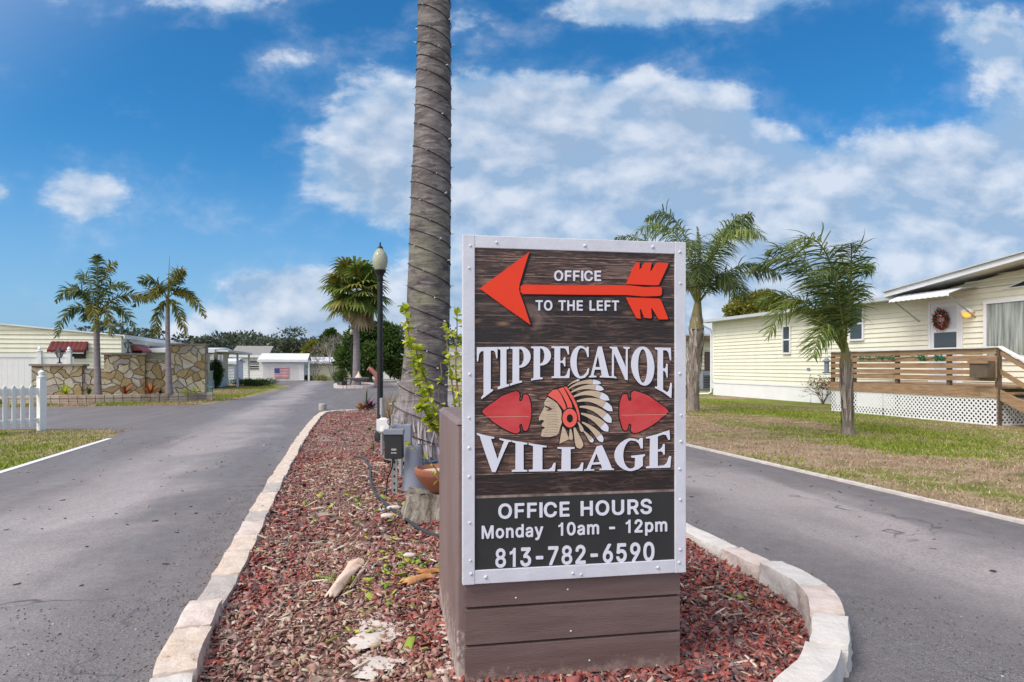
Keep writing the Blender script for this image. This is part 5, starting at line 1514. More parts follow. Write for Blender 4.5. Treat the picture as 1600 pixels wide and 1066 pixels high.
# ---- plain house helper for the far ones. Local frame: x right, y away, walls facing -y and +x
def far_house(name, label, u0, u1, v0, v1, h, roofh, wm, rm, ridge='y', ov=.4, z0=0.0, front=(), cat='house', fascia='white', side=()):
    r = sroot(name, label, cat, u0, v0)
    Wd, D = u1 - u0, v1 - v0
    if roofh and ridge == 'y':       # gable towards the camera
        zt = lambda x: h + roofh * (1 - abs(x - Wd / 2) / (Wd / 2))
    else: zt = lambda x: h
    siding('wall', Wd, zt, r, M[wm], z0=.05, step=.22, y=-.004, lip=.05)
    b = MB(); b.box(0, Wd, .0, D, 0, h)
    if roofh and ridge == 'y': b.prism([(0, .0, h + .001), (Wd, .0, h + .001), (Wd / 2, .0, h + roofh)], (0, D, 0))
    b.build('wall_core', M[wm], r)
    b = MB(); t = .07
    if ridge == 'y':
        for (xa, za, xb, zb_) in ((-ov, h - .02, Wd / 2, h + roofh), (Wd / 2, h + roofh, Wd + ov, h - .02)):
            b.add([(xa, -ov, za), (xb, -ov, zb_), (xb, D + ov, zb_), (xa, D + ov, za), (xa, -ov, za + t), (xb, -ov, zb_ + t), (xb, D + ov, zb_ + t), (xa, D + ov, za + t)],
                  [(3, 2, 1, 0), (4, 5, 6, 7), (0, 1, 5, 4), (1, 2, 6, 5), (2, 3, 7, 6), (3, 0, 4, 7)])
    elif ridge == 'x':
        for (ya, za, yb, zb_) in ((-ov, h - .02, D / 2, h + roofh), (D / 2, h + roofh, D + ov, h - .02)):
            b.add([(-ov, ya, za), (Wd + ov, ya, za), (Wd + ov, yb, zb_), (-ov, yb, zb_), (-ov, ya, za + t), (Wd + ov, ya, za + t), (Wd + ov, yb, zb_ + t), (-ov, yb, zb_ + t)],
                  [(3, 2, 1, 0), (4, 5, 6, 7), (0, 1, 5, 4), (1, 2, 6, 5), (2, 3, 7, 6), (3, 0, 4, 7)])
        b.add([(-.002, 0, h), (-.002, D / 2, h + roofh * .97), (-.002, D, h)], [(0, 1, 2)]); b.add([(Wd + .002, 0, h), (Wd + .002, D / 2, h + roofh * .97), (Wd + .002, D, h)], [(0, 1, 2)])
    b.build('roof', M[rm], r)
    b = MB(); b.box(-ov - .01, Wd + ov + .01, -ov - .04, -ov - .005, h - .16, h + .06) if ridge != 'y' else b.box(Wd + ov, Wd + ov + .05, -ov, D + ov, h - .14, h + .06)
    b.build('fascia', M[fascia], r)
    for (xa, xb, za, zb_, gm) in front: window(r, xa, xb, za, zb_, y=-.03, gm=gm)
    for (ya, yb, za, zb_) in side:
        b = MB(); b.box(Wd, Wd + .05, ya, yb, za, zb_); w_ = b.build('window', M['white'], r)
        b = MB(); b.box(Wd + .05, Wd + .06, ya + .07, yb - .07, za + .07, zb_ - .07); b.build('pane', M['glass'], w_)
    return r


# house on the far left, its gable end towards us
vA = 38.7
uA = u_on(190, vA); uAl = uA - 12
hA = z_on(525, uA, vA)
A_ = far_house('mobile_home', 'long cream clapboard mobile home behind the stone wall', uAl, uA, vA, vA + 19, hA, z_on(510, uA - 6, vA) - hA + .15, 'cream', 'roof_white', 'y', .12,
               side=((2.2, 3.8, 1.3, 2.4), (7.5, 9.4, 1.3, 2.4), (13, 15, 1.3, 2.4)))


def red_awning(px0, px1, py0, py1, u, v, rot, m, label, wid=None):
    z1, z0 = z_on(py0, u, v), z_on(py1, u, v)
    r = thing('window_awning', label, 'awning', UV(u, v), ST + rot, 'red awnings on the cream home')
    wd = wid; b = MB(); n = 16; vs = []; fs = []
    for (yy, z_) in ((-.05, z1), (-.55, z0 + .12), (-.56, z0)):
        for i in range(n + 1): vs.append((-wd / 2 + wd * i / n, yy, z_ + .02 * (i % 2)))
    for q in range(2):
        for i in range(n): a = q * (n + 1) + i; fs.append((a, a + 1, a + n + 2, a + n + 1))
    b.add(vs, fs); o = b.build('awning_sheet', m, r); md = o.modifiers.new('s', 'SOLIDIFY'); md.thickness = .015
    for x in (-wd / 2, wd / 2 - .02):
        b = MB(); b.prism([(x, -.05, z1), (x, -.55, z0 + .12), (x, -.05, z0 + .12)], (.02, 0, 0)); b.build('awning_side', m, r)
    b = MB(); b.box(-wd / 2 + .12, wd / 2 - .12, -.05, -.02, z0 - .30, z0 + .25); b.build('window_glass', M['dark'], r)
    b = MB(); b.box(-wd / 2 + .06, wd / 2 - .06, -.52, -.49, z0 - .06, z0 - .005); b.build('valance', M['white'], r)
    return r


ua = u_on(110, vA)
red_awning(81, 139, 534, 551, ua, vA - .03, 0, M['red_awning'], 'dark red scalloped window awning on the gable wall left of the first foxtail palm', u_on(139, vA) - u_on(81, vA))
for px0, px1, t_, nth in ((200, 227, 539, 'nearer'), (229, 257, 542, 'farther')):
    v0_, v1_ = v_on(px0 + 2, uA + .0), v_on(px1, uA)
    red_awning(px0, px1, t_, t_ + 13, uA + .04, (v0_ + v1_) / 2, PI / 2, M['pinky_awning'], '%s of the two faded red awnings above the tall stone pier wall' % nth, (v1_ - v0_) * .85)

# white vinyl privacy fence with ball topped post
vF = 32.0
fz = z_on(553, u_on(40, vF), vF)
fn = sroot('privacy_fence', 'solid white vinyl privacy fence behind the stone wall', 'fence', u_on(-60, vF), vF)
wf = u_on(110, vF) - u_on(-60, vF)
b = MB(); k = 0
while k * .2 < wf: b.box(k * .2, k * .2 + .196, 0, .03, .05, fz - .12); k += 1
b.build('fence_panel', M['white_vinyl'], fn)
b = MB(); b.box(0, wf, -.03, .06, fz - .14, fz); b.box(0, wf, -.03, .06, .03, .16); b.build('fence_rail', M['white_vinyl'], fn)
for px in (62, -20, 108):
    x = u_on(px, vF) - u_on(-60, vF)
    b = MB(); b.box(x - .08, x + .08, -.08, .09, 0, fz + .10); b.lathe((x, 0, fz + .10), [(.12, 0), (.12, .03), (.05, .05), (.08, .12), (.02, .20)], 12); b.build('fence_post', M['white_vinyl'], fn)

# picket fence at the verge
pf = thing('picket_fence', 'white vinyl picket fence with ball topped end post on the verge', 'fence', ground(65, 673), 0)
P0 = ground(65, 673); d_ = (at(-200, 690, 12.0) - at(65, 673, P0.y)); d_.z = 0; d_.normalize()
ang = math.atan2(-d_.y, -d_.x); pf.rotation_euler = (0, 0, ang)
pz = lambda py: CAM_H - (py - HY) / FPX * P0.y
b = MB(); b.box(-.065, .065, -.065, .065, 0, pz(590)); b.build('end_post', M['white_vinyl'], pf)
b = MB(); b.lathe((0, 0, pz(590)), [(.085, 0), (.085, .025), (.045, .04), (.065, .08), (.06, .12), (.02, .155)], 14); b.build('post_cap', M['white_vinyl'], pf, True)
b = MB(); b.box(-3.6, -.066, -.03, .03, pz(617), pz(606)); b.box(-3.6, -.066, -.03, .03, pz(660), pz(653)); b.build('rail', M['white_vinyl'], pf)
for k in range(20):
    x = -.22 - k * .163
    b = MB(); z1 = pz(601); b.prism([(x - .036, -.055, pz(666)), (x + .036, -.055, pz(666)), (x + .036, -.055, z1 - .05), (x, -.055, z1), (x - .036, -.055, z1 - .05)], (0, .022, 0)); b.build('picket', M['white_vinyl'], pf)


# ---- flagstone wall
def stone_mat():
    m = bpy.data.materials.new('flagstone'); m.use_nodes = True
    t = NT(m.node_tree)
    bs = t.n('ShaderNodeBsdfPrincipled'); out = t.n('ShaderNodeOutputMaterial')
    ob = t.n('ShaderNodeTexCoord').outputs['Object']
    sp = t.n('ShaderNodeSeparateXYZ'); t.put(sp.inputs[0], ob)
    cb_ = t.n('ShaderNodeCombineXYZ'); t.put(cb_.inputs[0], t.math('ADD', sp.outputs[0], sp.outputs[1])); t.put(cb_.inputs[1], t.math('MULTIPLY', sp.outputs[2], 1.12))
    wn = t.n('ShaderNodeTexNoise'); t.put(wn.inputs['Vector'], cb_.outputs[0]); wn.inputs['Scale'].default_value = 1.7
    va = t.n('ShaderNodeVectorMath', operation='MULTIPLY_ADD'); t.put(va.inputs[0], wn.outputs[1]); va.inputs[1].default_value = (.5, .5, 0); t.put(va.inputs[2], cb_.outputs[0])
    v1 = t.n('ShaderNodeTexVoronoi', feature='DISTANCE_TO_EDGE', voronoi_dimensions='2D'); v2 = t.n('ShaderNodeTexVoronoi', voronoi_dimensions='2D')
    for v in (v1, v2): t.put(v.inputs['Vector'], va.outputs[0]); v.inputs['Scale'].default_value = 3.1
    sc_ = t.n('ShaderNodeSeparateColor'); t.put(sc_.inputs[0], v2.outputs['Color'])
    c = t.ramp(sc_.outputs[0], [(0, (.30, .22, .11)), (.18, (.46, .40, .27)), (.40, (.54, .48, .34)), (.58, (.38, .29, .14)), (.74, (.50, .47, .40)), (.9, (.36, .34, .30))], 'CONSTANT')
    nz = t.noise(ob, 6, 6, .65)
    c = t.mix(t.math('MULTIPLY', t.mr(nz, .35, .7), .5), c, (.22, .15, .07))
    e = t.mr(t.math('ADD', v1.outputs[0], t.math('MULTIPLY', t.math('SUBTRACT', nz, .5), .03)), .014, .034)
    c = t.mix(e, (.16, .14, .115), c)
    t.put(bs.inputs['Base Color'], c); bs.inputs['Roughness'].default_value = .85
    b = t.n('ShaderNodeBump'); b.inputs['Strength'].default_value = .9; b.inputs['Distance'].default_value = .06
    t.put(b.inputs['Height'], t.math('ADD', t.mr(v1.outputs[0], .01, .09), t.math('MULTIPLY', nz, .3)))
    t.put(bs.inputs['Normal'], b.outputs[0]); t.t.links.new(bs.outputs[0], out.inputs[0])
    return m


M['stone'] = stone_mat()
M['cap'] = mat('stone_cap', (.20, .17, .15), .85, (.30, .26, .22), 5, .8, .3, 30)
vW = 29.0
sw = sroot('stone_wall', 'stepped flagstone entrance wall with grey caps rising to a tall pier', 'wall', u_on(49, vW), vW)
U0 = u_on(49, vW)
for (pa, pb_, pt, dep, capd, yo) in ((49, 128, 569, .55, .06, 0), (128, 172, 576, .35, .0, .08), (163, 227, 552, .6, .07, -.06), (227, 264, 561, .35, .03, .08), (264.5, 321, 537, .7, .05, -.1)):
    xa, xb = u_on(pa, vW) - U0, u_on(pb_, vW) - U0; zt = z_on(pt, (xa + xb) / 2 + U0, vW)
    if pa == 128: xb = u_on(163, vW) - U0
    b = MB(); b.box(xa + .003, xb - .003, yo, yo + dep, -.1, zt - .07); b.build('stone_pier', M['stone'], sw)
    b = MB(); b.box(xa - capd, xb + capd - .004, yo - capd, yo + dep + capd, zt - .068, zt); b.build('cap_stone', M['cap'], sw)
# curved block planter before it
M['block'] = mat('planter_block', (.36, .25, .20), .85, (.50, .40, .33), 5, .9, .3, 30, island=[(0, (.30, .19, .15)), (.5, (.42, .32, .26)), (1, (.50, .43, .37))])
pw = sroot('planter_wall', 'low curved block planter wall before the flagstone wall', 'planter wall', U0, 27.6)
ring = []
Wp = u_on(322, 28) - U0
for k in range(25):
    t = k / 24; x = -.4 + (Wp + .5) * t; y = 1.25 - 1.5 * math.sin(PI * min(1, max(0, t * .9 + .16))) ** .5
    ring.append((x, y))
zp = z_on(617, U0 + 3, 27.3)
for row in range(3):
    b = MB()
    z0 = row * zp / 3; z1 = z0 + zp / 3 - .008
    for k in range(24):
        (xa, ya), (xb, yb) = ring[k], ring[k + 1]
        p, q = Vector((xa, ya, (z0 + z1) / 2)), Vector((xb, yb, (z0 + z1) / 2)); d = (q - p).normalized() * .006
        b.bar(p + d, q - d, .22 + (.05 if row == 2 else 0), z1 - z0)
    b.build('block_course', M['block'], pw)
b = MB(); b.poly([(x, y, zp - .06) for x, y in ring] + [(Wp + .1, 1.6, zp - .06), (-.4, 1.6, zp - .06)]); b.build('planter_soil', soil, pw)

# lanterns on the wall
def lantern(px, pt, pb_, v, label):
    u = u_on(px, v); z0, z1 = z_on(pb_, u, v), z_on(pt, u, v); H = z1 - z0
    r = sroot('wall_lantern', label, 'lantern', u, v + .3, z0, 'black lanterns on the stone wall')
    b = MB(); b.lathe((0, 0, 0), [(.10, 0), (.09, .03), (.03, .06), (.025, H * .35), (.08, H * .38)], 10); b.build('lantern_stem', M['black'], r)
    b = MB(); b.lathe((0, 0, H * .38), [(.07, 0), (.13, H * .32)], 6); b.build('lantern_glass', mat('lantern_glass', (.5, .5, .48), .2), r)
    b = MB(); b.lathe((0, 0, H * .70), [(.19, 0), (.13, H * .10), (.05, H * .17), (.03, H * .22), (.01, H * .30)], 6); b.build('lantern_roof', M['black'], r)
    b = MB()
    for k in range(6):
        a = 2 * PI * k / 6; b.bar((.075 * math.cos(a), .075 * math.sin(a), H * .38), (.14 * math.cos(a), .14 * math.sin(a), H * .70), .014, .014)
    b.build('lantern_frame', M['black'], r)


lantern(88, 543, 568, vW, 'black lantern standing on the low end pier of the stone wall')
lantern(196, 530, 552, vW, 'black lantern standing on the wide middle pier of the stone wall')

# green utility box and round bush by the tall pier
ug = ground(326, 619)
ub = thing('utility_box', 'small pale green utility box at the foot of the tall stone pier', 'utility box', ug, ST)
b = MB(); b.box(-.16, .16, -.16, .16, 0, .36); b.build('box_body', M['utility_green'], ub)
b = MB(); b.box(-.18, .18, -.18, .18, .36, .42); b.build('box_lid', M['utility_green'], ub)

# house B: cream cottage with carport beyond the pier
vB = 42.5
uB = -7.6
hB = z_on(547, uB, vB)
B_ = far_house('cottage', 'small cream house with flat white porch roof and slim posts', uB - 5, uB, vB, vB + 7.5, hB, .15, 'cream_far', 'roof_white', 'x', .5,
               front=((3.1, 4.2, 1.5, 2.2, 'glass'),), side=((.5, 1.9, 1.0, 2.3), (3.2, 5.2, 1.0, 2.3)))
b = MB(); b.box(5.0, 6.2, -.3, 10.5, hB - .10, hB + .02); b.build('porch_roof', M['roof_white'], B_)
for y_ in (4.5, 10): b = MB(); b.box(5.95, 6.07, y_, y_ + .12, 0, hB - .1); b.build('porch_post', M['white'], B_)
b = MB(); b.box(-.01, 5.03, -.05, -.02, 0, .5); b.box(5.0, 5.04, 0, 7.5, 0, .5); b.build('skirting', M['white_vinyl'], B_)

# house C at the bend: grey roof, flag on a white garage wall
vC = 66.0
g0, g1 = u_on(409, vC), u_on(475, vC)
hC = z_on(563, g0, vC)
C_ = far_house('garage', 'white garage at the street bend with a flag on its wall', g0, g1, vC, vC + 7, hC, .62, 'white', 'roof_white', 'x', .35)
yv = vC - .03
b = MB(); b.box(.12, g1 - g0 - .5, -.05, -.026, .02, hC - .55)
M['garage'] = mat('garage_panel', (.70, .66, .64), .6, (.62, .58, .57), 1.2, .6)
gd = b.build('garage_door', M['garage'], C_)
b = MB()
for k in range(1, 6): x = .12 + k * .52; b.box(x, x + .02, -.056, -.051, .04, hC - .56)
b.build('door_seam', M['fascia_grey'], gd)
b = MB(); b.box(g1 - g0 + .35, g1 - g0 + .5, -.1, .05, 0, hC); b.build('porch_post', M['white'], C_)
c0 = u_on(372, vC + 3); H2 = z_on(556, c0, vC + 3)
D_ = far_house('mobile_home', 'white mobile home with long grey shingle roof left of the garage', u_on(366, vC + 3), g0 - .1, vC + 3, vC + 12, H2, z_on(545, c0, vC + 6) - H2 + .25, 'white', 'roof_grey', 'x', .4,
               front=((1.4, 2.2, 1.0, 1.9, 'dark'), (3.3, 4.6, .6, 2.0, 'glass')))
rsm = far_house('shed', 'low white shed in the gap beside the cream house porch', u_on(345, 58), u_on(366, 58), 58, 63, z_on(566, -9, 58), .25, 'white', 'roof_white', 'x', .2)

# flag on the garage
fl = thing('flag', 'stars and stripes flag hung on the white garage wall', 'flag', UV(u_on(429, vC), vC - .09), ST)
fx = u_on(452, vC) - u_on(429, vC); fzt, fzb = z_on(575.5, g0, vC), z_on(591, g0, vC)
M['flag_red'] = mat('flag_red', (.50, .07, .08), .8); M['flag_white'] = mat('flag_white', (.62, .58, .62), .8); M['flag_blue'] = mat('flag_blue', (.045, .07, .24), .8)
b = MB(); hh = (fzt - fzb) / 13
for k in range(13):
    z1 = fzt - k * hh; z0 = z1 - hh
    x0 = fx * .36 if k < 7 else 0
    n = 8
    for i in range(n):
        xa, xb = x0 + (fx - x0) * i / n, x0 + (fx - x0) * (i + 1) / n
        wav = lambda x: -.02 - .015 * math.sin(x * 7)
        sl = lambda x, z: x * (1 - .06 * (fzt - z))
        b.add([(sl(xa, z0), wav(xa), z0), (sl(xb, z0), wav(xb), z0), (sl(xb, z1), wav(xb), z1), (sl(xa, z1), wav(xa), z1)], [(0, 1, 2, 3)], k % 2)
b.build('stripes', [M['flag_red'], M['flag_white']], fl)
cz = fzt - 7 * hh
b = MB(); b.box(0, fx * .36 - .002, -.022, -.018, cz, fzt); cn = b.build('canton', M['flag_blue'], fl)
b = MB()
for r_ in range(5):
    for c_ in range(6):
        x = fx * .36 * (c_ + .5) / 6; z = cz + (fzt - cz) * (r_ + .5) / 5; q = .018
        pts = []
        for k in range(10): a = PI / 2 + k * PI / 5; rr_ = q if k % 2 == 0 else q * .42; pts.append((x + rr_ * math.cos(a), -.026, z + rr_ * math.sin(a)))
        b.poly(pts)
b.build('stars', M['flag_white'], cn)

# white sheds and fences beyond the second island
far_house('mobile_home', 'low white roofed home behind the bare tree', u_on(478, 74), u_on(545, 74), 74, 82, z_on(566, -3, 74), .5, 'cream_far', 'roof_white', 'x', .3)
wfz = sroot('privacy_fence', 'long white fence beneath the big dark green tree', 'fence', u_on(560, 70), 70)
b = MB(); Lw = u_on(700, 70) - u_on(560, 70)
k = 0
while k * 2.4 < Lw: b.box(k * 2.4, k * 2.4 + 2.3, 0, .05, .05, z_on(577, 0, 70)); k += 1
b.build('fence_panel', M['white_vinyl'], wfz)
b = MB(); k = 0
while k * 2.4 < Lw: b.box(k * 2.4 - .1, k * 2.4, -.03, .08, 0, z_on(576, 0, 70) + .1); k += 1
b.build('fence_post', M['white_vinyl'], wfz)
# cream home on the right of the street, seen past the sign
vE = 47.0
uE0 = u_on(690, vE)
far_house('mobile_home', 'cream home farther up the street glimpsed between palm trunk and sign', 6.9, 17.0, vE, vE + 9, z_on(552, 8, vE), .5, 'cream_far', 'roof_grey', 'x', .4, front=((3, 4.4, 1.1, 2.3, 'glass'),))
vD = 36.0
uD1 = u_on(1119, vD) + 6
hD = z_on(527, u_on(1100, vD), vD)
Dh = far_house('neighbour_house', 'cream house with brown fascia behind the near queen palm', u_on(1010, vD), uD1, vD, vD + 9, hD, .35, 'cream_far', 'roof_grey', 'x', .5, fascia='oldwood')
b = MB(); xa, xb = u_on(1100, vD) - u_on(1010, vD), u_on(1114, vD) - u_on(1010, vD); b.box(xa, xb, -.06, -.02, z_on(602, 14, vD), z_on(549, 14, vD)); b.build('door', mat('brown_door', (.10, .07, .065), .5), Dh)
ac = sroot('air_conditioner', 'dark grey air conditioner by the cream neighbour wall', 'air conditioner', u_on(1103, vD - 1), vD - 1)
b = MB(); b.box(-.42, .42, -.4, .4, .05, z_on(580, 14, vD - 1)); acb = b.build('casing', M['grey_plastic'], ac)
b = MB()
for k in range(8): b.box(-.38, .38, -.42, -.402, .15 + k * .09, .19 + k * .09)
b.build('grille', M['dark'], acb)
b = MB(); b.lathe((0, 0, z_on(580, 14, vD - 1)), [(.33, 0), (.33, .03), (.05, .04)], 16); b.build('fan_guard', M['dark'], ac)
# ================================================================== ISLAND FITTINGS
def bez(p0, p1, p2, n=10):
    return [p0 * (1 - t) ** 2 + p1 * 2 * t * (1 - t) + p2 * t * t for t in [k / n for k in range(n + 1)]]


# lamp posts
M['globe'] = mat('lamp_globe', (.42, .43, .34), .12, (.60, .60, .48), 14, .7, transl=.25)
def lamp_post(px, top, Y, label, scale=1.0, zb=.05):
    p = at(px, 0, Y); r = thing('street_lamp', label, 'street lamp', (p.x, Y, zb), 0, 'globe street lamps')
    zt = CAM_H - (top - HY) / FPX * Y - zb
    gl = zt - .40 * scale
    b = MB(); b.lathe((0, 0, 0), [(.10, 0), (.10, .12), (.075, .18), (.055, .30), (.052, .9), (.046, gl - .28)], 14); b.build('pole', M['black'], r, True)
    b = MB(); b.lathe((0, 0, gl - .28), [(.046, 0), (.06, .03), (.05, .08), (.075, .14), (.10, .17), (.105, .20)], 14); b.build('collar', M['black'], r, True)
    b = MB(); b.lathe((0, 0, gl - .08), [(.08, 0), (.118, .07), (.134, .15), (.128, .23), (.10, .30), (.062, .345), (.05, .37)], 18); b.build('globe', M['globe'], r, True)
    b = MB(); b.lathe((0, 0, gl + .29), [(.052, 0), (.048, .025), (.02, .05), (.012, .08), (.018, .09), (.006, .115)], 10); b.build('finial', M['black'], r, True)
    return r


lamp_post(594, 379, 12.0, 'tall black street lamp with acorn globe beside the ringed palm trunk')
lamp_post(549.5, 510, 46.0, 'distant black street lamp with acorn globe beside the cabbage palm', 1.2, .1)
# white conduit on the lamp pole's near side
cp = on_bed(597, 712)
cd = thing('conduit_post', 'thin white conduit post with outlet cover in the mulch before the street lamp', 'post', cp)
zq = lambda py: CAM_H - (py - HY) / FPX * cp.y - cp.z
b = MB(); b.tube([(0, 0, -.05), (0, 0, zq(626))], .022, 8); b.tube([(0, 0, zq(648)), (.0, 0, zq(622))], .034, 8); b.build('pipe', M['galv'], cd, True)
b = MB(); b.lathe((.02, 0, zq(677)), [(.05, 0), (.085, .03), (.08, .10), (.05, .16), (.07, .19), (.03, .22)], 10, sx=1.1, sy=.7); b.box(-.07, .10, -.05, .02, zq(672), zq(655)); b.build('outlet_cover', M['white_vinyl'], cd, True)

# timer box on perforated steel post
tb = on_bed(615, 771)
tx = thing('timer_box', 'black irrigation timer box on a perforated steel post beside grey cover', 'control box', tb)
zt_ = lambda py: CAM_H - (py - HY) / FPX * tb.y - tb.z
k_ = tb.y / FPX
b = MB(); b.box(-13 * k_, 15 * k_, -.06, .05, zt_(716), zt_(677)); bb_ = b.build('box_body', M['dark'], tx); md = bb_.modifiers.new('b', 'BEVEL'); md.width = .008; md.segments = 2
b = MB(); b.box(-14 * k_, 16 * k_, -.07, .055, zt_(678), zt_(671)); b.build('box_lid', M['grey_plastic'], tx)
b = MB(); b.box(-2 * k_, 6 * k_, -.063, -.0602, zt_(703), zt_(700)); b.build('display', M['boot'] if 'boot' in M else M['concrete'], bb_)
b = MB()
for i_ in range(4): b.box((-2 + i_ * 2.2) * k_, (-.9 + i_ * 2.2) * k_, -.063, -.0602, zt_(707.5), zt_(706))
b.build('button', M['white'], bb_)
b = MB(); b.box(-3 * k_, 6 * k_, -.012, .012, -.05, zt_(716)); ps = b.build('post', M['galv'], tx)
b = MB()
for py in (722, 733, 744, 755, 765): b.lathe((1.5 * k_, -.0135, zt_(py)), [(.008, -.010), (.008, .010)], 8)
b.build('post_hole', M['ink'], ps)
b = MB(); b.tube([(0, -.03, zt_(716)), (-.01, -.035, zt_(730)), (-.05, -.04, zt_(745)), (-.06, -.05, zt_(758)), (-.055, -.1, .01), (-.03, -.2, .015)], .007, 6); b.build('cable', M['ink'], tx)
# grey electrical box and riser behind
eb = on_bed(628, 745)
ex = thing('electrical_box', 'light grey outlet box on riser behind the black timer box', 'outlet box', eb)
ze = lambda py: CAM_H - (py - HY) / FPX * eb.y - eb.z
b = MB(); b.box(-.09, .11, -.04, .05, ze(712), ze(663)); o = b.build('box_body', M['grey_plastic'], ex); md = o.modifiers.new('b', 'BEVEL'); md.width = .012; md.segments = 2
b = MB(); b.tube([(-.01, .0, -.05), (-.01, 0, ze(660))], .022, 8); b.tube([(-.10, -.06, ze(664)), (-.10, -.06, ze(648)), (-.03, -.06, ze(654))], .014, 6); b.build('riser', M['galv'], ex)
# tapered grey cover
gp = on_bed(646, 766)
gc = thing('well_cover', 'tapered blue grey plastic cover standing in mulch beside the timer post', 'cover', gp)
zc_ = CAM_H - (697 - HY) / FPX * gp.y - gp.z
b = MB(); b.lathe((0, 0, -.02), [(.122, 0), (.120, .04), (.112, .08), (.085, zc_ - .05), (.080, zc_), (.066, zc_ + .02), (.02, zc_ + .028)], 22); b.build('cover_shell', M['grey_plastic'], gc, True)
bp_ = on_bed(672, 736)
b = MB(); b.lathe((0, 0, 0), [(.06, 0), (.085, .10), (.09, .12), (.07, .12), (.06, .08)], 14)
o = b.build('flower_pot', mat('blue_pot', (.05, .09, .16), .4), smooth=True); o.location = bp_; props(o, 'small dark blue pot standing behind the terracotta bowl', 'pot')

# stump with terracotta bowl
sp0 = on_bed(664, 816); sp0.y += .22; sp0 = Vector((-.70, sp0.y, sp0.z))
sm = MB(); n = 40; prof = [(.30, -.03), (.27, .05), (.235, .12), (.22, .17), (.225, .215)]
rs_ = random.Random(2); ph = [rs_.uniform(.78, 1.2) for _ in range(n)]
vs = []; fs = []
for (r_, z) in prof:
    for k in range(n):
        a = 2 * PI * k / n; q = r_ * (1 + (ph[k] - 1) * (.55 if z < .2 else .25) + .05 * math.sin(a * 5 + z * 9)); vs.append((math.cos(a) * q, math.sin(a) * q * .9, z + .02 * math.sin(a * 3)))
for i in range(len(prof) - 1):
    for k in range(n): fs.append((i * n + k, i * n + (k + 1) % n, (i + 1) * n + (k + 1) % n, (i + 1) * n + k))
fs.append(tuple(range((len(prof) - 1) * n, len(prof) * n)))
sm.add(vs, fs)
o = sm.build('stump', mat('bleached_stump', (.62, .57, .50), .9, (.16, .12, .09), 4, 1.0, 1.0, 12, stretch=(4, 4, .8), dist=.08), smooth=True); o.location = sp0
props(o, 'bleached gnarled stump under the terracotta bowl', 'stump')
bw = thing('terracotta_bowl', 'wide terracotta bowl resting on the bleached stump', 'bowl', (sp0.x + .10, sp0.y, sp0.z + .215))
b = MB(); b.lathe((0, 0, 0), [(.10, 0), (.12, .015), (.19, .08), (.235, .15), (.243, .165), (.243, .205), (.222, .212), (.215, .19), (.17, .12)], 28); b.build('bowl_body', M['terracotta'], bw, True)
b = MB(); b.lathe((0, 0, .14), [(.20, 0), (.205, .035), (.10, .05), (.01, .055)], 18); b.build('potting_soil', M['straw'] if 'straw' in M else soil, bw, True)

# hose
hp_ = [(552, 716), (562, 717), (571, 722), (578, 735), (579, 752), (583, 768), (594, 782), (606, 795), (622, 807), (638, 818), (655, 830), (672, 838), (690, 843), (712, 848)]
pts = []
for (px, py) in hp_: p = on_bed(px, py); pts.append(p + Vector((0, 0, .022)))
b = MB(); sm_ = []
for i in range(len(pts) - 1):
    p0 = pts[max(i - 1, 0)]; p1 = pts[i]; p2 = pts[i + 1]; p3 = pts[min(i + 2, len(pts) - 1)]
    for k in range(4):
        t = k / 4; sm_.append(0.5 * (2 * p1 + (p2 - p0) * t + (2 * p0 - 5 * p1 + 4 * p2 - p3) * t * t + (-p0 + 3 * p1 - 3 * p2 + p3) * t ** 3))
b.tube(sm_, .013, 8)
o = b.build('garden_hose', mat('hose_blue_grey', (.03, .04, .052), .4, (.055, .065, .075), 10, .6), smooth=True); props(o, 'dark blue grey hose snaking over the mulch toward the sign', 'hose')

# dried palm boot and brown leaf
def curled(name, pA, pB, w0, w1, m, label, cat, lift=.03, curl=.5):
    A_, B2 = on_bed(*pA), on_bed(*pB); d = (B2 - A_); L = d.length; d.normalize(); s_ = Vector((-d.y, d.x, 0))
    vs = []; fs = []; NA, NB = 16, 9
    rr2 = random.Random(int(pA[0]))
    for i in range(NA + 1):
        t = i / NA; wd = (w0 + (w1 - w0) * t) * (1 if 0 < i < NA else .72) * (1 - .12 * math.sin(t * PI * 1.3))
        for j in range(NB + 1):
            q = j / NB * 2 - 1; c = A_ + d * (L * t + .018 * math.sin(q * 7 + 1) * (1 if i in (0, NA) else 0)) + s_ * (q * wd)
            z = .02 + lift * (1 - (q * q) * curl * 2) * (.5 + .5 * math.sin(PI * min(1, t + .15))) + .004 * math.sin(t * 9 + q * 5)
            vs.append(c + Vector((0, 0, z)))
    for i in range(NA):
        for j in range(NB): a = i * (NB + 1) + j; fs.append((a, a + 1, a + NB + 2, a + NB + 1))
    b = MB(); b.add(vs, fs); o = b.build(name, m, smooth=True); md = o.modifiers.new('s', 'SOLIDIFY'); md.thickness = .008
    return props(o, label, cat)


M['boot'] = mat('palm_sheath', (.62, .40, .30), .6, (.80, .66, .54), 4, 1.0, .3, 20, stretch=(1, 1, 1), spots=(9, .58, .68, (.42, .20, .14)))
curled('palm_sheath', (514, 941), (560, 880), .040, .052, M['boot'], 'pinkish tan dried palm sheath lying on the mulch', 'palm sheath', .035)
curled('palm_sheath', (548, 925), (575, 884), .010, .012, M['boot'], 'narrow strip of dried palm sheath beside the wide one', 'palm sheath', .02)
M['rust'] = mat('rusty_leaf', (.42, .15, .04), .7, (.62, .33, .16), 8, 1.0, .5, 30)
curled('dead_leaf', (630, 918), (676, 904), .045, .03, M['rust'], 'crumpled rusty orange dead leaf by the sign base', 'leaf', .03)
curled('dead_leaf', (655, 903), (690, 897), .03, .02, M['rust'], 'smaller orange dead leaf touching the sign base', 'leaf', .03)
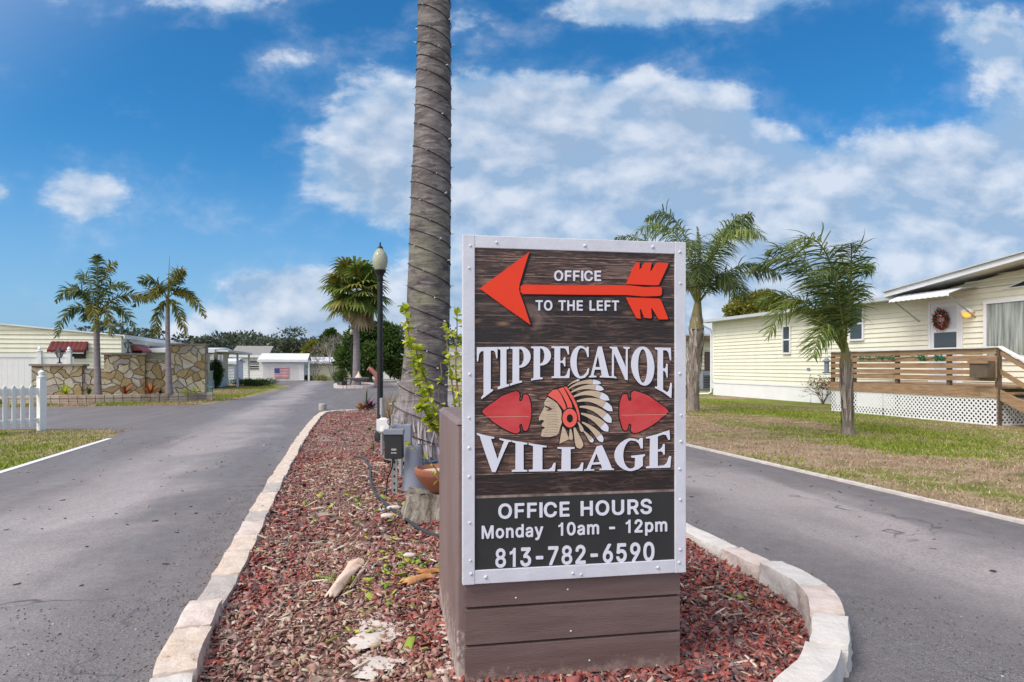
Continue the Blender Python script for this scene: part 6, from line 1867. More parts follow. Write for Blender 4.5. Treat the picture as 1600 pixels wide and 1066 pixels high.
# pale stones by the stump
for i_, (px, py, s_, lab) in enumerate(((615, 797, .05, 'flat white stone left of the stump in the hose bend'), (604, 810, .045, 'small white stone below the hose bend'), (597, 800, .03, 'tiny white stone by the hose'), (640, 872, .035, 'pale stone among green leaf scraps'))):
    bm = bmesh.new(); bmesh.ops.create_icosphere(bm, subdivisions=2, radius=1); rq = random.Random(i_)
    for v in bm.verts: v.co = Vector((v.co.x * 1.3, v.co.y, v.co.z * .45)) * s_ * (1 + rq.uniform(-.15, .15))
    me = bpy.data.meshes.new('stone'); bm.to_mesh(me); bm.free(); o = link_mesh('stone', me, None, M['conc_white'], True); o.location = on_bed(px, py) + Vector((0, 0, .02)); props(o, lab, 'stone')

# stub pipe in the roadway at the island's far corner
sp_ = ground(504, 641)
b = MB(); b.lathe((0, 0, 0), [(.12, 0), (.12, .18), (.10, .20), (.03, .20)], 12); o = b.build('bollard_stub', M['concrete'], smooth=True); o.location = sp_; props(o, 'short grey pipe stub on the road behind the island corner', 'bollard')

# ================================================================== PLANTS
def leaf_mesh(name, pts, dirs, L, Wd, m, parent=None, fold=True, mi=None):
    """many leaves: diamond of 4 verts, arrays pts, dirs (n,3)"""
    n = len(pts); dirs = dirs / (np.linalg.norm(dirs, axis=1, keepdims=True) + 1e-9)
    s = np.cross(dirs, rng.normal(size=(n, 3))); s /= (np.linalg.norm(s, axis=1, keepdims=True) + 1e-9)
    L = np.asarray(L).reshape(-1, 1) * np.ones((n, 1)); Wd = np.asarray(Wd).reshape(-1, 1) * np.ones((n, 1))
    V = np.stack([pts, pts + dirs * L * .45 + s * Wd * .5, pts + dirs * L, pts + dirs * L * .45 - s * Wd * .5], 1)
    return np_mesh(name, V, np.arange(n * 4).reshape(n, 4), m, parent, mi)


def green(name, a, b_, c, tr=.3, rough=.55):
    return mat(name, b_, rough, island=[(0, a), (.5, b_), (1, c)], transl=tr, spec=.35)


M['frond_dark'] = green('frond_dark', (.03, .055, .018), (.080, .125, .035), (.21, .25, .09), .4)
M['frond_mid'] = green('frond_mid', (.06, .105, .02), (.15, .22, .04), (.34, .38, .12), .45)
M['frond_olive'] = green('frond_olive', (.07, .08, .015), (.16, .16, .025), (.30, .26, .05))
M['frond_dry'] = green('frond_dry', (.20, .13, .07), (.34, .25, .15), (.45, .36, .24))
M['rachis'] = mat('rachis', (.13, .15, .04), .6, (.20, .18, .07), 6, .6)
M['shaft'] = mat('crownshaft', (.14, .15, .05), .6, (.26, .19, .10), 5, .8, stretch=(2, 2, .5))
M['trunk_grey'] = mat('palm_trunk_grey', (.27, .235, .25), .9, (.17, .145, .15), 3, .9, .5, 22, stretch=(1, 1, 5), dist=.03)
M['boots'] = mat('palm_boots', (.32, .27, .24), .9, (.14, .11, .095), 6, 1.0, .6, 20, stretch=(3, 3, .6), dist=.04)


def frond(parent, p0, pc, p1, leafL, n=60, wid=.022, m='frond_dark', start=.12, plume=0.0, droop=.35, wind=Vector((0, 0, 0)), taper=True, rr=random.Random(1), rad=.018):
    """pinnate frond: rachis along a curve, paired narrow leaflets that hang and blow"""
    N = 26; R_ = bez(p0, pc, p1, N)
    b = MB(); b.tube(R_, [rad * (1 - .8 * k / N) + .003 for k in range(N + 1)], 5)
    V, F = [], []
    vs0 = list(b.v); fs0 = list(b.f)
    for k in range(n):
        t = start + (1 - start) * (k + .5) / n
        x = t * N; i = min(int(x), N - 1); f = x - i
        c = R_[i].lerp(R_[i + 1], f); tg = (R_[i + 1] - R_[i]).normalized()
        side = tg.cross(Vector((0, 0, 1)))
        if side.length < .1: side = Vector((1, 0, 0))
        side.normalize(); up = side.cross(tg)
        Lk = leafL * (math.sin(PI * min(1, max(.05, (t - start) / (1 - start) * .86 + .12))) ** .55) * rr.uniform(.8, 1.12)
        for sg in (-1, 1):
            a = rr.gauss(0, .25) + plume * rr.uniform(-1.3, 1.3)
            d = (side * sg * math.cos(a) + up * math.sin(a)) * .82 + tg * rr.uniform(.35, .75)
            d.normalize()
            g = Vector((0, 0, -1)) * droop * rr.uniform(.7, 1.5) + wind * rr.uniform(.6, 1.3)
            p = c.copy(); q = len(V); w_ = wid * rr.uniform(.8, 1.2)
            nrm = d.cross(tg).normalized(); sv = d.cross(nrm).normalized()
            K = 4
            for j in range(K + 1):
                s_ = j / K; ww = w_ * (math.sin(PI * (.12 + .88 * s_ ** .8)) ** .7 if j < K else .05) * .5
                V.append(p - sv * ww); V.append(p + sv * ww)
                dd = (d + g * (s_ * 1.6 + .2)).normalized(); p = p + dd * Lk / K
            for j in range(K): F.append((q + 2 * j, q + 2 * j + 1, q + 2 * j + 3, q + 2 * j + 2))
    nb = len(vs0)
    me = bpy.data.meshes.new('frond'); me.from_pydata(vs0 + [tuple(v) for v in V], [], fs0 + [tuple(i + nb for i in f) for f in F])
    me.polygons.foreach_set('material_index', [1] * len(fs0) + [0] * len(F))
    o = link_mesh('frond', me, None, [M[m], M['rachis']])
    if parent:
        o.parent = parent; me.transform(Matrix.Translation(-parent.location))
    return o


def rough_trunk(b, pts, rads, n=20, amp=.04, ringh=.0, seed=0, m=0):
    """trunk with uneven skin and leaf-scar rings"""
    rr_ = random.Random(seed); pts = [Vector(p) for p in pts]
    L = sum((pts[i + 1] - pts[i]).length for i in range(len(pts) - 1)); K = max(12, int(L / .06))
    vs = []; fs = []
    acc = [0]
    for i in range(len(pts) - 1): acc.append(acc[-1] + (pts[i + 1] - pts[i]).length)
    p1, p2, p3 = rr_.uniform(0, 6), rr_.uniform(0, 6), rr_.uniform(0, 6)
    for k in range(K + 1):
        s_ = L * k / K; i = 0
        while i < len(pts) - 2 and acc[i + 1] < s_: i += 1
        t = (s_ - acc[i]) / (acc[i + 1] - acc[i]); c = pts[i].lerp(pts[i + 1], t); t2 = t * t * (3 - 2 * t); r_ = rads[i] + (rads[i + 1] - rads[i]) * t2
        ring_ = 0
        if ringh: ph_ = (s_ / ringh) % 1; ring_ = (.012 if ph_ < .12 else -.006)
        for j in range(n):
            a = 2 * PI * j / n; q = r_ * (1 + amp * (math.sin(a * 3 + p1 + s_ * 1.7) * .5 + math.sin(a * 5 + p2 - s_ * 3.1) * .3 + math.sin(a * 9 + p3 + s_ * 9) * .25) + ring_)
            vs.append(c + Vector((math.cos(a) * q, math.sin(a) * q, 0)))
    for k in range(K):
        for j in range(n): j2 = (j + 1) % n; fs.append((k * n + j, k * n + j2, (k + 1) * n + j2, (k + 1) * n + j))
    fs.append(tuple(range(K * n, (K + 1) * n)))
    b.add(vs, fs, m)


# ---- the great ringed palm trunk in the island
TY = 9.0
def tc(px, py): p = at(px, py, TY); return p
def royal_mat():
    m = bpy.data.materials.new('ringed_trunk'); m.use_nodes = True; t = NT(m.node_tree)
    bs = t.n('ShaderNodeBsdfPrincipled'); out = t.n('ShaderNodeOutputMaterial'); ob = t.n('ShaderNodeTexCoord').outputs['Object']
    sp = t.n('ShaderNodeSeparateXYZ'); t.put(sp.inputs[0], ob); z = sp.outputs[2]
    big = t.noise(t.mapping(ob, scale=(1, 1, 2.5)), 2.2, 5, .65, .4); fib = t.noise(t.mapping(ob, scale=(9, 9, .7)), 2.5, 6, .7, .3); mid = t.noise(t.mapping(ob, scale=(2, 2, 9)), 2.6, 5, .6, .5)
    c = t.ramp(big, [(.32, (.075, .065, .066)), (.5, (.145, .128, .130)), (.68, (.23, .21, .21))])
    c = t.mix(t.math('MULTIPLY', t.mr(mid, .52, .68), .6), c, (.34, .30, .30))
    c = t.mix(t.math('MULTIPLY', t.mr(mid, .44, .34), .65), c, (.05, .04, .038))
    # fibrous pale base
    low = t.mr(t.math('ADD', z, t.math('MULTIPLY', t.math('SUBTRACT', big, .5), 1.1)), 1.3, .35)
    cf = t.ramp(fib, [(.36, (.07, .055, .055)), (.5, (.30, .26, .28)), (.64, (.50, .46, .49))])
    c = t.mix(t.math('MULTIPLY', low, .9), c, cf)
    # lichen green in the middle height
    grn = t.math('MULTIPLY', t.mr(t.math('ABSOLUTE', t.math('SUBTRACT', z, 2.3)), 1.5, .3), t.mr(big, .44, .62))
    c = t.mix(t.math('MULTIPLY', grn, .45), c, (.19, .20, .09))
    t.put(bs.inputs['Base Color'], c); bs.inputs['Roughness'].default_value = .9; bs.inputs['Specular IOR Level'].default_value = .15
    b = t.n('ShaderNodeBump'); b.inputs['Strength'].default_value = .8; b.inputs['Distance'].default_value = .03
    t.put(b.inputs['Height'], t.math('ADD', t.math('MULTIPLY', mid, .7), t.math('MULTIPLY', fib, t.math('ADD', .3, low)))); t.put(bs.inputs['Normal'], b.outputs[0])
    t.t.links.new(bs.outputs[0], out.inputs[0]); return m


tb0 = Vector((tc(652, 700).x, TY, .0))
rp = thing('tall_palm', 'tall thick ringed palm trunk wound with a string of small lights', 'palm tree', tb0)
kT = TY / FPX
prof = [(650, 715, 50), (652, 690, 49), (656, 655, 44), (660, 620, 39), (664, 585, 36), (668, 540, 34.5), (670, 480, 33.5), (671, 400, 32.5), (673, 300, 31), (676, 200, 28.5), (678, 100, 26.5), (679, 0, 25), (680, -120, 23.5), (681, -240, 21)]
b = MB(tb0)
rough_trunk(b, [tc(x, y) for x, y, r_ in prof], [r_ * kT for x, y, r_ in prof], 36, .028, .0, 3)
b.build('trunk', royal_mat(), rp, True)
# buttress of root fibres at the foot
V = []; F = []
rt_ = random.Random(6)
for k in range(420):
    a = rt_.uniform(0, 2 * PI); z0 = rt_.uniform(.0, .75) ** 1.2; r0 = (50 - 8 * z0 / .6) * kT * 1.02; z1 = max(-.02, z0 - rt_.uniform(.12, .34)); r1 = (50 - 8 * max(z1, 0) / .6) * kT * 1.05; a1 = a + rt_.gauss(0, .12)
    q = len(V); w_ = rt_.uniform(.05, .12)
    for (aa, rr_, zz_) in ((a, r0, z0), (a + w_ * .4, r0 * 1.015, z0), (a1 + w_, r1 * 1.05, z1), (a1, r1, z1)): V.append((math.cos(aa) * rr_ + (zz_ * .06), math.sin(aa) * rr_, zz_ + .05))
    F.append((q, q + 1, q + 2, q + 3))
np_mesh('root_fibres', V, F, mat('root_fibre', (.3, .26, .25), .95, island=[(0, (.12, .095, .09)), (.5, (.30, .26, .27)), (1, (.52, .48, .49))]), rp)
topc = tc(681, -240)
rc = random.Random(12)
for k in range(18):
    a = 2 * PI * k / 18 + rc.uniform(-.15, .15); el = rc.uniform(-.1, .9)
    d = Vector((math.cos(a) * math.cos(el), math.sin(a) * math.cos(el), math.sin(el)))
    frond(rp, topc + Vector((0, 0, .3)), topc + d * 1.5 + Vector((0, 0, .9)), topc + d * 2.6 + Vector((0, 0, -.4 + el)), .55, 46, .035, 'frond_mid', rr=rc, droop=.5)
b = MB(tb0); b.tube([topc + Vector((0, 0, -.1)), topc + Vector((0, 0, .35)), topc + Vector((0, 0, .8))], [.19, .16, .08], 14); b.build('crownshaft', M['shaft'], rp, True)
# string of lights spiralling up
ls = thing('string_lights', 'dark cord of small clear string lights wound round the ringed palm trunk', 'string lights', tb0)
def tr_at(z):
    py = HY - (z - CAM_H) * FPX / TY
    for (x0, y0, r0), (x1, y1, r1) in zip(prof, prof[1:]):
        if y1 <= py <= y0: f = (y0 - py) / (y0 - y1); return tc(x0 + (x1 - x0) * f, py).x, (r0 + (r1 - r0) * f) * kT
    return tc(679, py).x, 24 * kT
pts = []; z = .40; a = 0.0; bulbs = []
steps = 0
pitchf = lambda z: .235 + .045 * math.sin(z * 3.3) + .03 * math.sin(z * 7.9)
while z < 7.2:
    x, r_ = tr_at(z); r_ += .006 + .012 * (z < 1)
    tilt = .075 * math.cos(a + .0) * r_ / .28
    pts.append(Vector((x + math.cos(a) * r_, TY + math.sin(a) * r_, z - tilt * 1.0)) - tb0)
    if steps % 7 == 3: bulbs.append((pts[-1].copy(), a))
    a -= 2 * PI / 26; z += pitchf(z) / 26; steps += 1
b = MB(); b.tube(pts, .0052, 5); b.build('cord', M['ink'], ls)
b = MB()
for p, a in bulbs:
    d = Vector((math.cos(a), math.sin(a), rc.uniform(-.3, .5))); b.tube([p, p + d * .022, p + d * .045], [.006, .007, .003], 5)
b.build('bulbs', mat('clear_bulb', (.65, .65, .68), .2), ls)


# ---- queen palms on the lawn, fronds set out one by one
def lawn_palm(base, name, label, cat, trunk, hubpx, fronds, leafL, kinds, n=70, wid=.03, plume=.5, droop=.4, wind=Vector((0, 0, 0)), seed=1, tm='boots', shaft=None, spear=None, boots=True, group=None, z0=0):
    r = thing(name, label, cat, base, 0, group); Y = base.y; k = Y / FPX; rr = random.Random(seed)
    b = MB(base); rough_trunk(b, [at(x, y, Y) for x, y, w_ in trunk], [w_ * k for x, y, w_ in trunk], 18, .06, .0 if boots else .16, seed); b.build('trunk', M[tm], r, True)
    if boots:      # old leaf bases hugging the trunk
        V = []; F = []
        y0, y1 = trunk[-1][1], trunk[0][1]
        for q_ in range(int(150 * abs(y1 - y0) / 120)):
            t = rr.uniform(0, .82); py = y0 + (y1 - y0) * t
            cx = None
            for (xa, ya, wa), (xb, yb, wb_) in zip(trunk, trunk[1:]):
                if yb <= py <= ya: f = (ya - py) / (ya - yb); cx = xa + (xb - xa) * f; wr_ = (wa + (wb_ - wa) * f) * k
            if cx is None: continue
            c = at(cx, py, Y); a = rr.uniform(0, 2 * PI); e = Vector((math.cos(a), math.sin(a), 0)); s_ = Vector((-e.y, e.x, 0)); h = rr.uniform(.22, .45); w_ = wr_ * rr.uniform(.12, .34)
            q = len(V)
            V += [c + e * wr_ * .98 - s_ * w_ - Vector((0, 0, h * .5)), c + e * wr_ * .98 + s_ * w_ - Vector((0, 0, h * .5)), c + e * wr_ * 1.12 + s_ * w_ * .8, c + e * wr_ * 1.12 - s_ * w_ * .8, c + e * (wr_ * 1.35) + s_ * w_ * .35 + Vector((0, 0, h * .5)), c + e * (wr_ * 1.35) - s_ * w_ * .2 + Vector((0, 0, h * .5))]
            F += [(q, q + 1, q + 2, q + 3), (q + 3, q + 2, q + 4, q + 5)]
        np_mesh('leaf_bases', [tuple(v - base) for v in V], F, mat('leaf_base', (.3, .2, .15), .9, island=[(0, (.15, .12, .105)), (.5, (.32, .27, .24)), (1, (.52, .46, .42))]), r)
    hub = at(*hubpx, Y)
    if shaft: b = MB(base); b.tube([at(x, y, Y) for x, y, w_ in shaft], [w_ * k for x, y, w_ in shaft], 12); b.build('crownshaft', M['shaft'], r, True)
    for (cx, cy, tx, ty, dpt, *more) in fronds:
        kd = more[0] if more else kinds[rr.randrange(len(kinds))]
        LL = more[1] if len(more) > 1 else leafL
        ctl = at(cx, cy, Y); tip = at(tx, ty, Y); ctl.y += dpt * .6; tip.y += dpt
        frond(r, hub + Vector((rr.uniform(-.04, .04), rr.uniform(-.05, .05), 0)), ctl, tip, LL, n, wid, kd, .14, plume, droop, wind, rr=rr)
    if spear:
        b = MB(base); b.tube([hub, at(*spear, Y)], [.03, .006], 6); b.build('spear_leaf', M['shaft'], r)
    return r


b1 = ground(1083, 643)
lawn_palm(b1, 'queen_palm', 'tall shaggy trunked queen palm right behind the sign board', 'palm tree',
          [(1083, 646, 12), (1083, 636, 9.5), (1082, 600, 9.5), (1085, 560, 10.5), (1088, 520, 10), (1089, 495, 7)],
          (1089, 478), [(1078, 296, 1012, 338, .3, 'frond_dark'), (1062, 318, 985, 372, -.9), (1040, 352, 966, 366, .6), (1108, 345, 1146, 352, -1.5), (1098, 380, 1092, 352, .2, 'frond_mid', .14),
                        (1125, 288, 1200, 372, .2, 'frond_mid'), (1132, 335, 1172, 352, 1.5), (1150, 380, 1208, 436, -.6), (1140, 395, 1180, 462, .8), (1118, 392, 1130, 470, -1.2), (1060, 370, 1022, 470, .4), (1050, 330, 1000, 420, 1.6),
                        (1105, 340, 1140, 392, -2.4), (1070, 340, 1045, 420, -2.2), (1096, 380, 1108, 440, 2.2, 'frond_olive'), (1085, 380, 1068, 450, -1.6, 'frond_dark')],
          .74, ['frond_dark', 'frond_mid', 'frond_dark'], 84, .030, .6, .9, Vector((.12, 0, 0)), 21, shaft=[(1088, 515, 12), (1089, 490, 8), (1091, 465, 4), (1092, 445, 2)], spear=(1093, 400))
b2 = ground(1325, 679)
lawn_palm(b2, 'queen_palm', 'short windblown queen palm on the lawn before the deck', 'palm tree',
          [(1325, 681, 11.5), (1325, 668, 8.5), (1324, 640, 7.5), (1323, 610, 8), (1322, 580, 8), (1321, 560, 5.5)],
          (1321, 556), [(1262, 340, 1168, 428, .2), (1285, 330, 1196, 400, -1.0), (1240, 400, 1188, 530, -.4), (1262, 420, 1205, 470, .8), (1288, 350, 1225, 380, .9), (1312, 396, 1352, 420, -.3, 'frond_mid'),
                        (1318, 380, 1342, 408, .8), (1332, 440, 1356, 450, .3), (1270, 460, 1240, 560, -.9), (1300, 380, 1270, 402, -1.5), (1320, 440, 1352, 470, 1.2), (1275, 400, 1222, 448, -1.6), (1310, 430, 1320, 420, 1.6)],
          .60, ['frond_mid', 'frond_mid', 'frond_dark'], 66, .028, .5, .6, Vector((-.5, 0, 0)), 33, shaft=[(1322, 575, 10), (1321, 555, 7), (1320, 535, 4)])
# brown seed stalk gone dry on the tall one
# ---- foxtail palms in the planter
vP = 27.9
for (px, zb_, hub, trunk, fr_, lab, sd_, sprx) in (
        (152, 617, (152, 497), [(153, 618, 6.5), (153, 605, 5.2), (152, 570, 4.6), (151, 530, 4.4), (151, 512, 4)],
         [(115, 418, 84, 472, .1), (112, 452, 96, 528, -.3), (132, 470, 118, 500, .4), (150, 420, 177, 408, .2), (168, 425, 208, 452, -.2), (185, 452, 212, 520, .1), (170, 455, 188, 528, -.5, 'frond_olive'), (130, 410, 108, 432, .5), (158, 410, 162, 402, -.4), (175, 440, 232, 470, .5), (150, 450, 168, 520, -.7, 'frond_olive'), (140, 430, 120, 470, -.6)],
         'foxtail palm in the planter nearer the picket fence', 41, (152, 396)),
        (262, 616, (262, 466), [(264, 616, 6.5), (264, 603, 5), (263, 570, 4), (262, 520, 3.4), (262, 484, 3)],
         [(246, 428, 216, 440, 0), (240, 440, 202, 478, .2), (276, 418, 292, 424, -.2), (288, 436, 320, 496, .1, 'frond_olive'), (282, 470, 293, 524, -.2, 'frond_olive'), (244, 478, 238, 528, .1, 'frond_olive'), (252, 436, 250, 470, -.5), (278, 440, 300, 470, .4), (262, 430, 275, 426, .5)],
         'foxtail palm in the planter nearer the tall stone pier', 43, (265, 401))):
    u_ = u_on(px, vP); base = UV(u_, vP, .15)
    base.x = at(trunk[0][0], 0, base.y).x
    lawn_palm(base, 'foxtail_palm', lab, 'palm tree', trunk, hub, fr_, .40, ['frond_dark', 'frond_dark', 'frond_olive'], 56, .042, 1.1, .6, Vector((.05, 0, 0)), sd_,
              tm='trunk_grey', boots=False, spear=sprx, shaft=[(trunk[-1][0], trunk[-1][1] + 2, trunk[-1][2] + .3), (hub[0], hub[1], trunk[-1][2] * .8)], group='foxtail palms in the block planter')


# ---- cabbage palm far up the street
def fan_palm(base, label, hubp, R_, n=44, seed=3):
    r = thing('cabbage_palm', label, 'palm tree', base); rr = random.Random(seed)
    b = MB(base); top_ = hubp - Vector((0, 0, .2)); rough_trunk(b, [base - Vector((0, 0, .1)), base + (top_ - base) * .1, base + (top_ - base) * .5, top_], [.34, .24, .20, .21], 16, .05, .2, 5); b.build('trunk', M['trunk_grey'], r, True)
    for k in range(n):
        a = 2 * PI * k * .381966; el = 1.25 - 2.3 * (k / n) + rr.uniform(-.1, .1)
        dead = k > n - 7
        if dead: el = -1.15
        d = Vector((math.cos(a) * math.cos(el), math.sin(a) * math.cos(el), math.sin(el))).normalized()
        pl_ = R_ * (rr.uniform(.42, .55) if k % 3 else rr.uniform(.15, .35)); c = hubp + d * pl_ + Vector((0, 0, -.12 * R_ * (1 - abs(d.z))))
        V = []; F = []
        side = d.cross(Vector((0, 0, 1))).normalized(); up = side.cross(d)
        q = 0; V += [hubp - side * .03, hubp + side * .03, c + side * .02, c - side * .02]; F.append((0, 1, 2, 3))
        ns_ = 17; fl_ = R_ * rr.uniform(.42, .58)
        for j in range(ns_):
            th = (j / (ns_ - 1) - .5) * 2 * 1.9; dj = (d * math.cos(th) + side * math.sin(th)) + up * .15 * math.cos(th); dj.normalize()
            w_ = fl_ * .075; sv = dj.cross(up).normalized(); p = c.copy(); qq = len(V)
            for s_ in range(4):
                ww = w_ * (.5, 1, .75, .1)[s_]; V += [p - sv * ww, p + sv * ww]
                dj2 = (dj + Vector((0, 0, -1)) * (.15 + .42 * s_) * (1.6 if dead else 1)).normalized(); p = p + dj2 * fl_ / 3
            for s_ in range(3): F.append((qq + 2 * s_, qq + 2 * s_ + 1, qq + 2 * s_ + 3, qq + 2 * s_ + 2))
        np_mesh('fan_leaf', [tuple(v - base) for v in V], F, M['frond_dry' if dead else ('frond_mid' if rr.random() < .7 else 'frond_olive')], r)
    return r


p_ = UV(u_on(557, 44.5), 44.5)
fan_palm(Vector((p_.x, p_.y, .1)), 'tall cabbage palm with round fan leaf crown on the far road island', at(557, 452, p_.y), 2.65, 56)


# ---- broadleaf crowns made of many small leaves on real limbs
def leafy(name, label, cat, base, cl, leaf, n, m, limbs=None, trunk_r=.25, bark='boots', seed=1, group=None, part='crown', drop=0.0, shell=.45):
    """cl: clumps (centre, radii) relative to base"""
    r = thing(name, label, cat, base, 0, group); g = np.random.default_rng(seed); rr = random.Random(seed)
    wts = np.array([c[1][0] * c[1][1] * c[1][2] for c in cl]) ** .67; wts /= wts.sum()
    P_, D_ = [], []
    for (c, rad), w_ in zip(cl, wts):
        k = int(n * w_) + 4; d = g.normal(size=(k, 3)); d /= np.linalg.norm(d, axis=1, keepdims=True)
        # sub clumps give light and dark masses and gaps
        nb_ = 12; cb_ = g.normal(size=(nb_, 3)); cb_ /= np.linalg.norm(cb_, axis=1, keepdims=True)
        near_ = cb_[(d @ cb_.T).argmax(1)]; f = ((d * near_).sum(1)); rad_ = (shell + (1 - shell) * g.random(k) ** .6) * (.72 + .36 * np.clip((f - .55) / .45, 0, 1)) * g.uniform(.9, 1.1, k)
        keep = f > g.uniform(.35, .85, k); d = d[keep]; rad_ = rad_[keep]
        P_.append(np.array(c) + d * rad_[:, None] * np.array(rad)); D_.append(d + g.normal(size=d.shape) * .7 + np.array([0, 0, -drop]))
    P_ = np.concatenate(P_); D_ = np.concatenate(D_); ok = P_[:, 2] > .02; P_, D_ = P_[ok], D_[ok]
    leaf_mesh(part, P_, D_, g.uniform(.7, 1.3, len(P_)) * leaf, g.uniform(.35, .6, len(P_)) * leaf, M[m], r)
    b = MB()
    if trunk_r:
        lo = min(c[0][2] for c in cl)
        fork = Vector((0, 0, max(.2, lo * .45)))
        b.tube([(0, 0, -.05), fork * .5, fork], [trunk_r * 1.25, trunk_r, trunk_r * .85], 8)
        for c, rad in cl[:9]:
            c = Vector(c); midp = fork.lerp(c, .5) + Vector((rr.uniform(-.3, .3), rr.uniform(-.3, .3), .1)) * min(1, c.z * .2)
            b.tube([fork, midp, c], [trunk_r * .6, trunk_r * .35, trunk_r * .1], 6)
        b.build('trunk', M[bark], r, True)
    return r


M['oak'] = green('oak_green', (.020, .045, .010), (.050, .10, .018), (.13, .19, .035), .25)
M['yellowgreen'] = green('yellow_green', (.10, .12, .015), (.20, .20, .03), (.32, .30, .06), .3)
M['treeline'] = green('treeline_hazed_green', (.045, .065, .05), (.085, .11, .075), (.15, .17, .11), .15)  # muted greens: distance haze put into the leaf colour
M['hedge'] = green('hedge_green', (.018, .04, .008), (.045, .09, .014), (.10, .16, .03), .2)
M['lime'] = green('lime_leaf', (.22, .30, .02), (.44, .52, .03), (.68, .66, .10), .4)
M['brom'] = green('bromeliad_red', (.16, .03, .015), (.34, .08, .02), (.42, .22, .05), .2)
M['twig'] = mat('twig', (.13, .09, .07), .8, (.22, .17, .14), 9, .7)
M['greytwig'] = mat('grey_twig', (.30, .26, .25), .9)

# big dark tree right of the cabbage palm
Yt = 58; p = at(575, 0, Yt); k = Yt / FPX
def ccl(px, py, rx, ry, dpt=0, Y=Yt, bx=None):
    c = at(px, py, Y); return ((c.x - bx, dpt, c.z), (rx * Y / FPX, rx * Y / FPX * .8, ry * Y / FPX))
bt = Vector((p.x, Yt, 0))
leafy('evergreen_tree', 'big dark green spreading tree behind the cabbage palm', 'tree', bt,
      [ccl(*a, bx=bt.x) for a in ((560, 540, 26, 26, 0), (592, 528, 26, 26, .5), (548, 562, 22, 20, -.5), (583, 560, 28, 24, -1), (610, 550, 26, 26, .4), (600, 520, 22, 16, 1), (572, 515, 22, 18, 0), (535, 552, 16, 14, .8), (622, 570, 20, 20, 0), (565, 575, 16, 12, -1), (640, 560, 14, 20, 1))],
      .30, 26000, 'oak', trunk_r=.38, seed=4, shell=.3)
# yellowish tree behind the cream house roof
Yt2 = 62; p = at(1185, 0, Yt2); bt2 = Vector((p.x, Yt2, 0))
leafy('yellow_green_tree', 'round olive yellow tree crown rising behind the long cream house roof', 'tree', bt2,
      [ccl(*a, Y=Yt2, bx=bt2.x) for a in ((1160, 478, 26, 18), (1190, 474, 30, 20), (1215, 482, 24, 16), (1145, 488, 16, 12), (1235, 486, 14, 12), (1185, 500, 40, 18))], .32, 9000, 'yellowgreen', trunk_r=.35, seed=7)
# trees beyond the garage
for i_, (px, py, rx, ry, Yy, mm, lab) in enumerate(((490, 546, 13, 12, 85, 'yellowgreen', 'yellow green bushy tree behind the garage roof'), (516, 528, 14, 16, 100, 'oak', 'dark tree between the garage and the cabbage palm'), (455, 540, 16, 11, 110, 'treeline', 'dull green tree above the white garage roof'))):
    p = at(px, 0, Yy); bq = Vector((p.x, Yy, 0))
    leafy('tree', lab, 'tree', bq, [ccl(px + a, py + b_, rx * f, ry * f, 0, Yy, bq.x) for a, b_, f in ((0, 0, .8), (-rx * .6, 4, .6), (rx * .6, 3, .6), (0, -ry * .4, .55))], .5, 2600, mm, trunk_r=.3, seed=50 + i_)
# far wood: one mass along the horizon
V = []
g = np.random.default_rng(77); Ps = []; Ds = []
x = -115.0
while x < 20:
    Y = g.uniform(125, 165); s_ = x
    top_ = 6.2 + .7 * math.sin(x * .21) + g.uniform(-.5, .9); rx = g.uniform(2.2, 4.2)
    k = 1500; d = g.normal(size=(k, 3)); d /= np.linalg.norm(d, axis=1, keepdims=True); nbb = g.normal(size=(9, 3)); nbb /= np.linalg.norm(nbb, axis=1, keepdims=True); f = (d @ nbb.T).max(1)
    rr_ = (.7 + .3 * f) * g.uniform(.75, 1.08, k)
    Ps.append(np.array([x * Y / 140, Y, top_ * .60]) + d * rr_[:, None] * np.array([rx, rx, top_ * .42])); Ds.append(d + g.normal(size=d.shape) * .8)
    if g.random() < .30:       # a taller pine sticking up
        hh = top_ + g.uniform(.6, 2.0); k = 240; d = g.normal(size=(k, 3)); Ps.append(np.array([x * Y / 140, Y - 3, hh]) + d * np.array([1.1, 1.1, .35])); Ds.append(d)
    x += g.uniform(.9, 1.7)
Ps = np.concatenate(Ps); Ds = np.concatenate(Ds); ok = Ps[:, 2] > 0; Ps, Ds = Ps[ok], Ds[ok]
o = leaf_mesh('distant_woods', Ps, Ds, g.uniform(.4, .85, len(Ps)), g.uniform(.25, .5, len(Ps)), M['treeline']); o['kind'] = 'stuff'; o['label'] = 'dark green line of distant woods on the horizon'


def bare_tree(px, py, Y, H, spread, seed, label, name='bare_tree', m='greytwig', n1=7):
    rr = random.Random(seed); p = ground(px, py) if Y is None else Vector((at(px, 0, Y).x, Y, 0)); r = thing(name, label, 'tree' if H > 1.5 else 'shrub', p); b = MB()
    def grow(c, d, L, rad, dep):
        e = c + d * L; b.tube([c, c.lerp(e, .5) + Vector((rr.gauss(0, .04), rr.gauss(0, .04), 0)) * L, e], [rad, rad * .8, rad * .6], 5, cap=False)
        if dep == 0: return
        for _ in range(3 if dep > 1 else 4):
            dd = (d + Vector((rr.gauss(0, .55), rr.gauss(0, .55), rr.gauss(.1, .35)))).normalized(); grow(e, dd, L * rr.uniform(.6, .85), rad * .55, dep - 1)
    for k in range(n1):
        a = 2 * PI * k / n1; grow(Vector((0, 0, 0)), Vector((math.cos(a) * spread, math.sin(a) * spread, 1)).normalized(), H * .36, .012 * H + .01, 4)
    b.build('branches', M[m], r)
    return r


bare_tree(520, 0, 70, 4.3, .35, 5, 'pale leafless tree beside the far street island', n1=5)
bare_tree(492, 0, 66, 2.4, .45, 8, 'small leafless tree on the lawn right of the garage', n1=4)


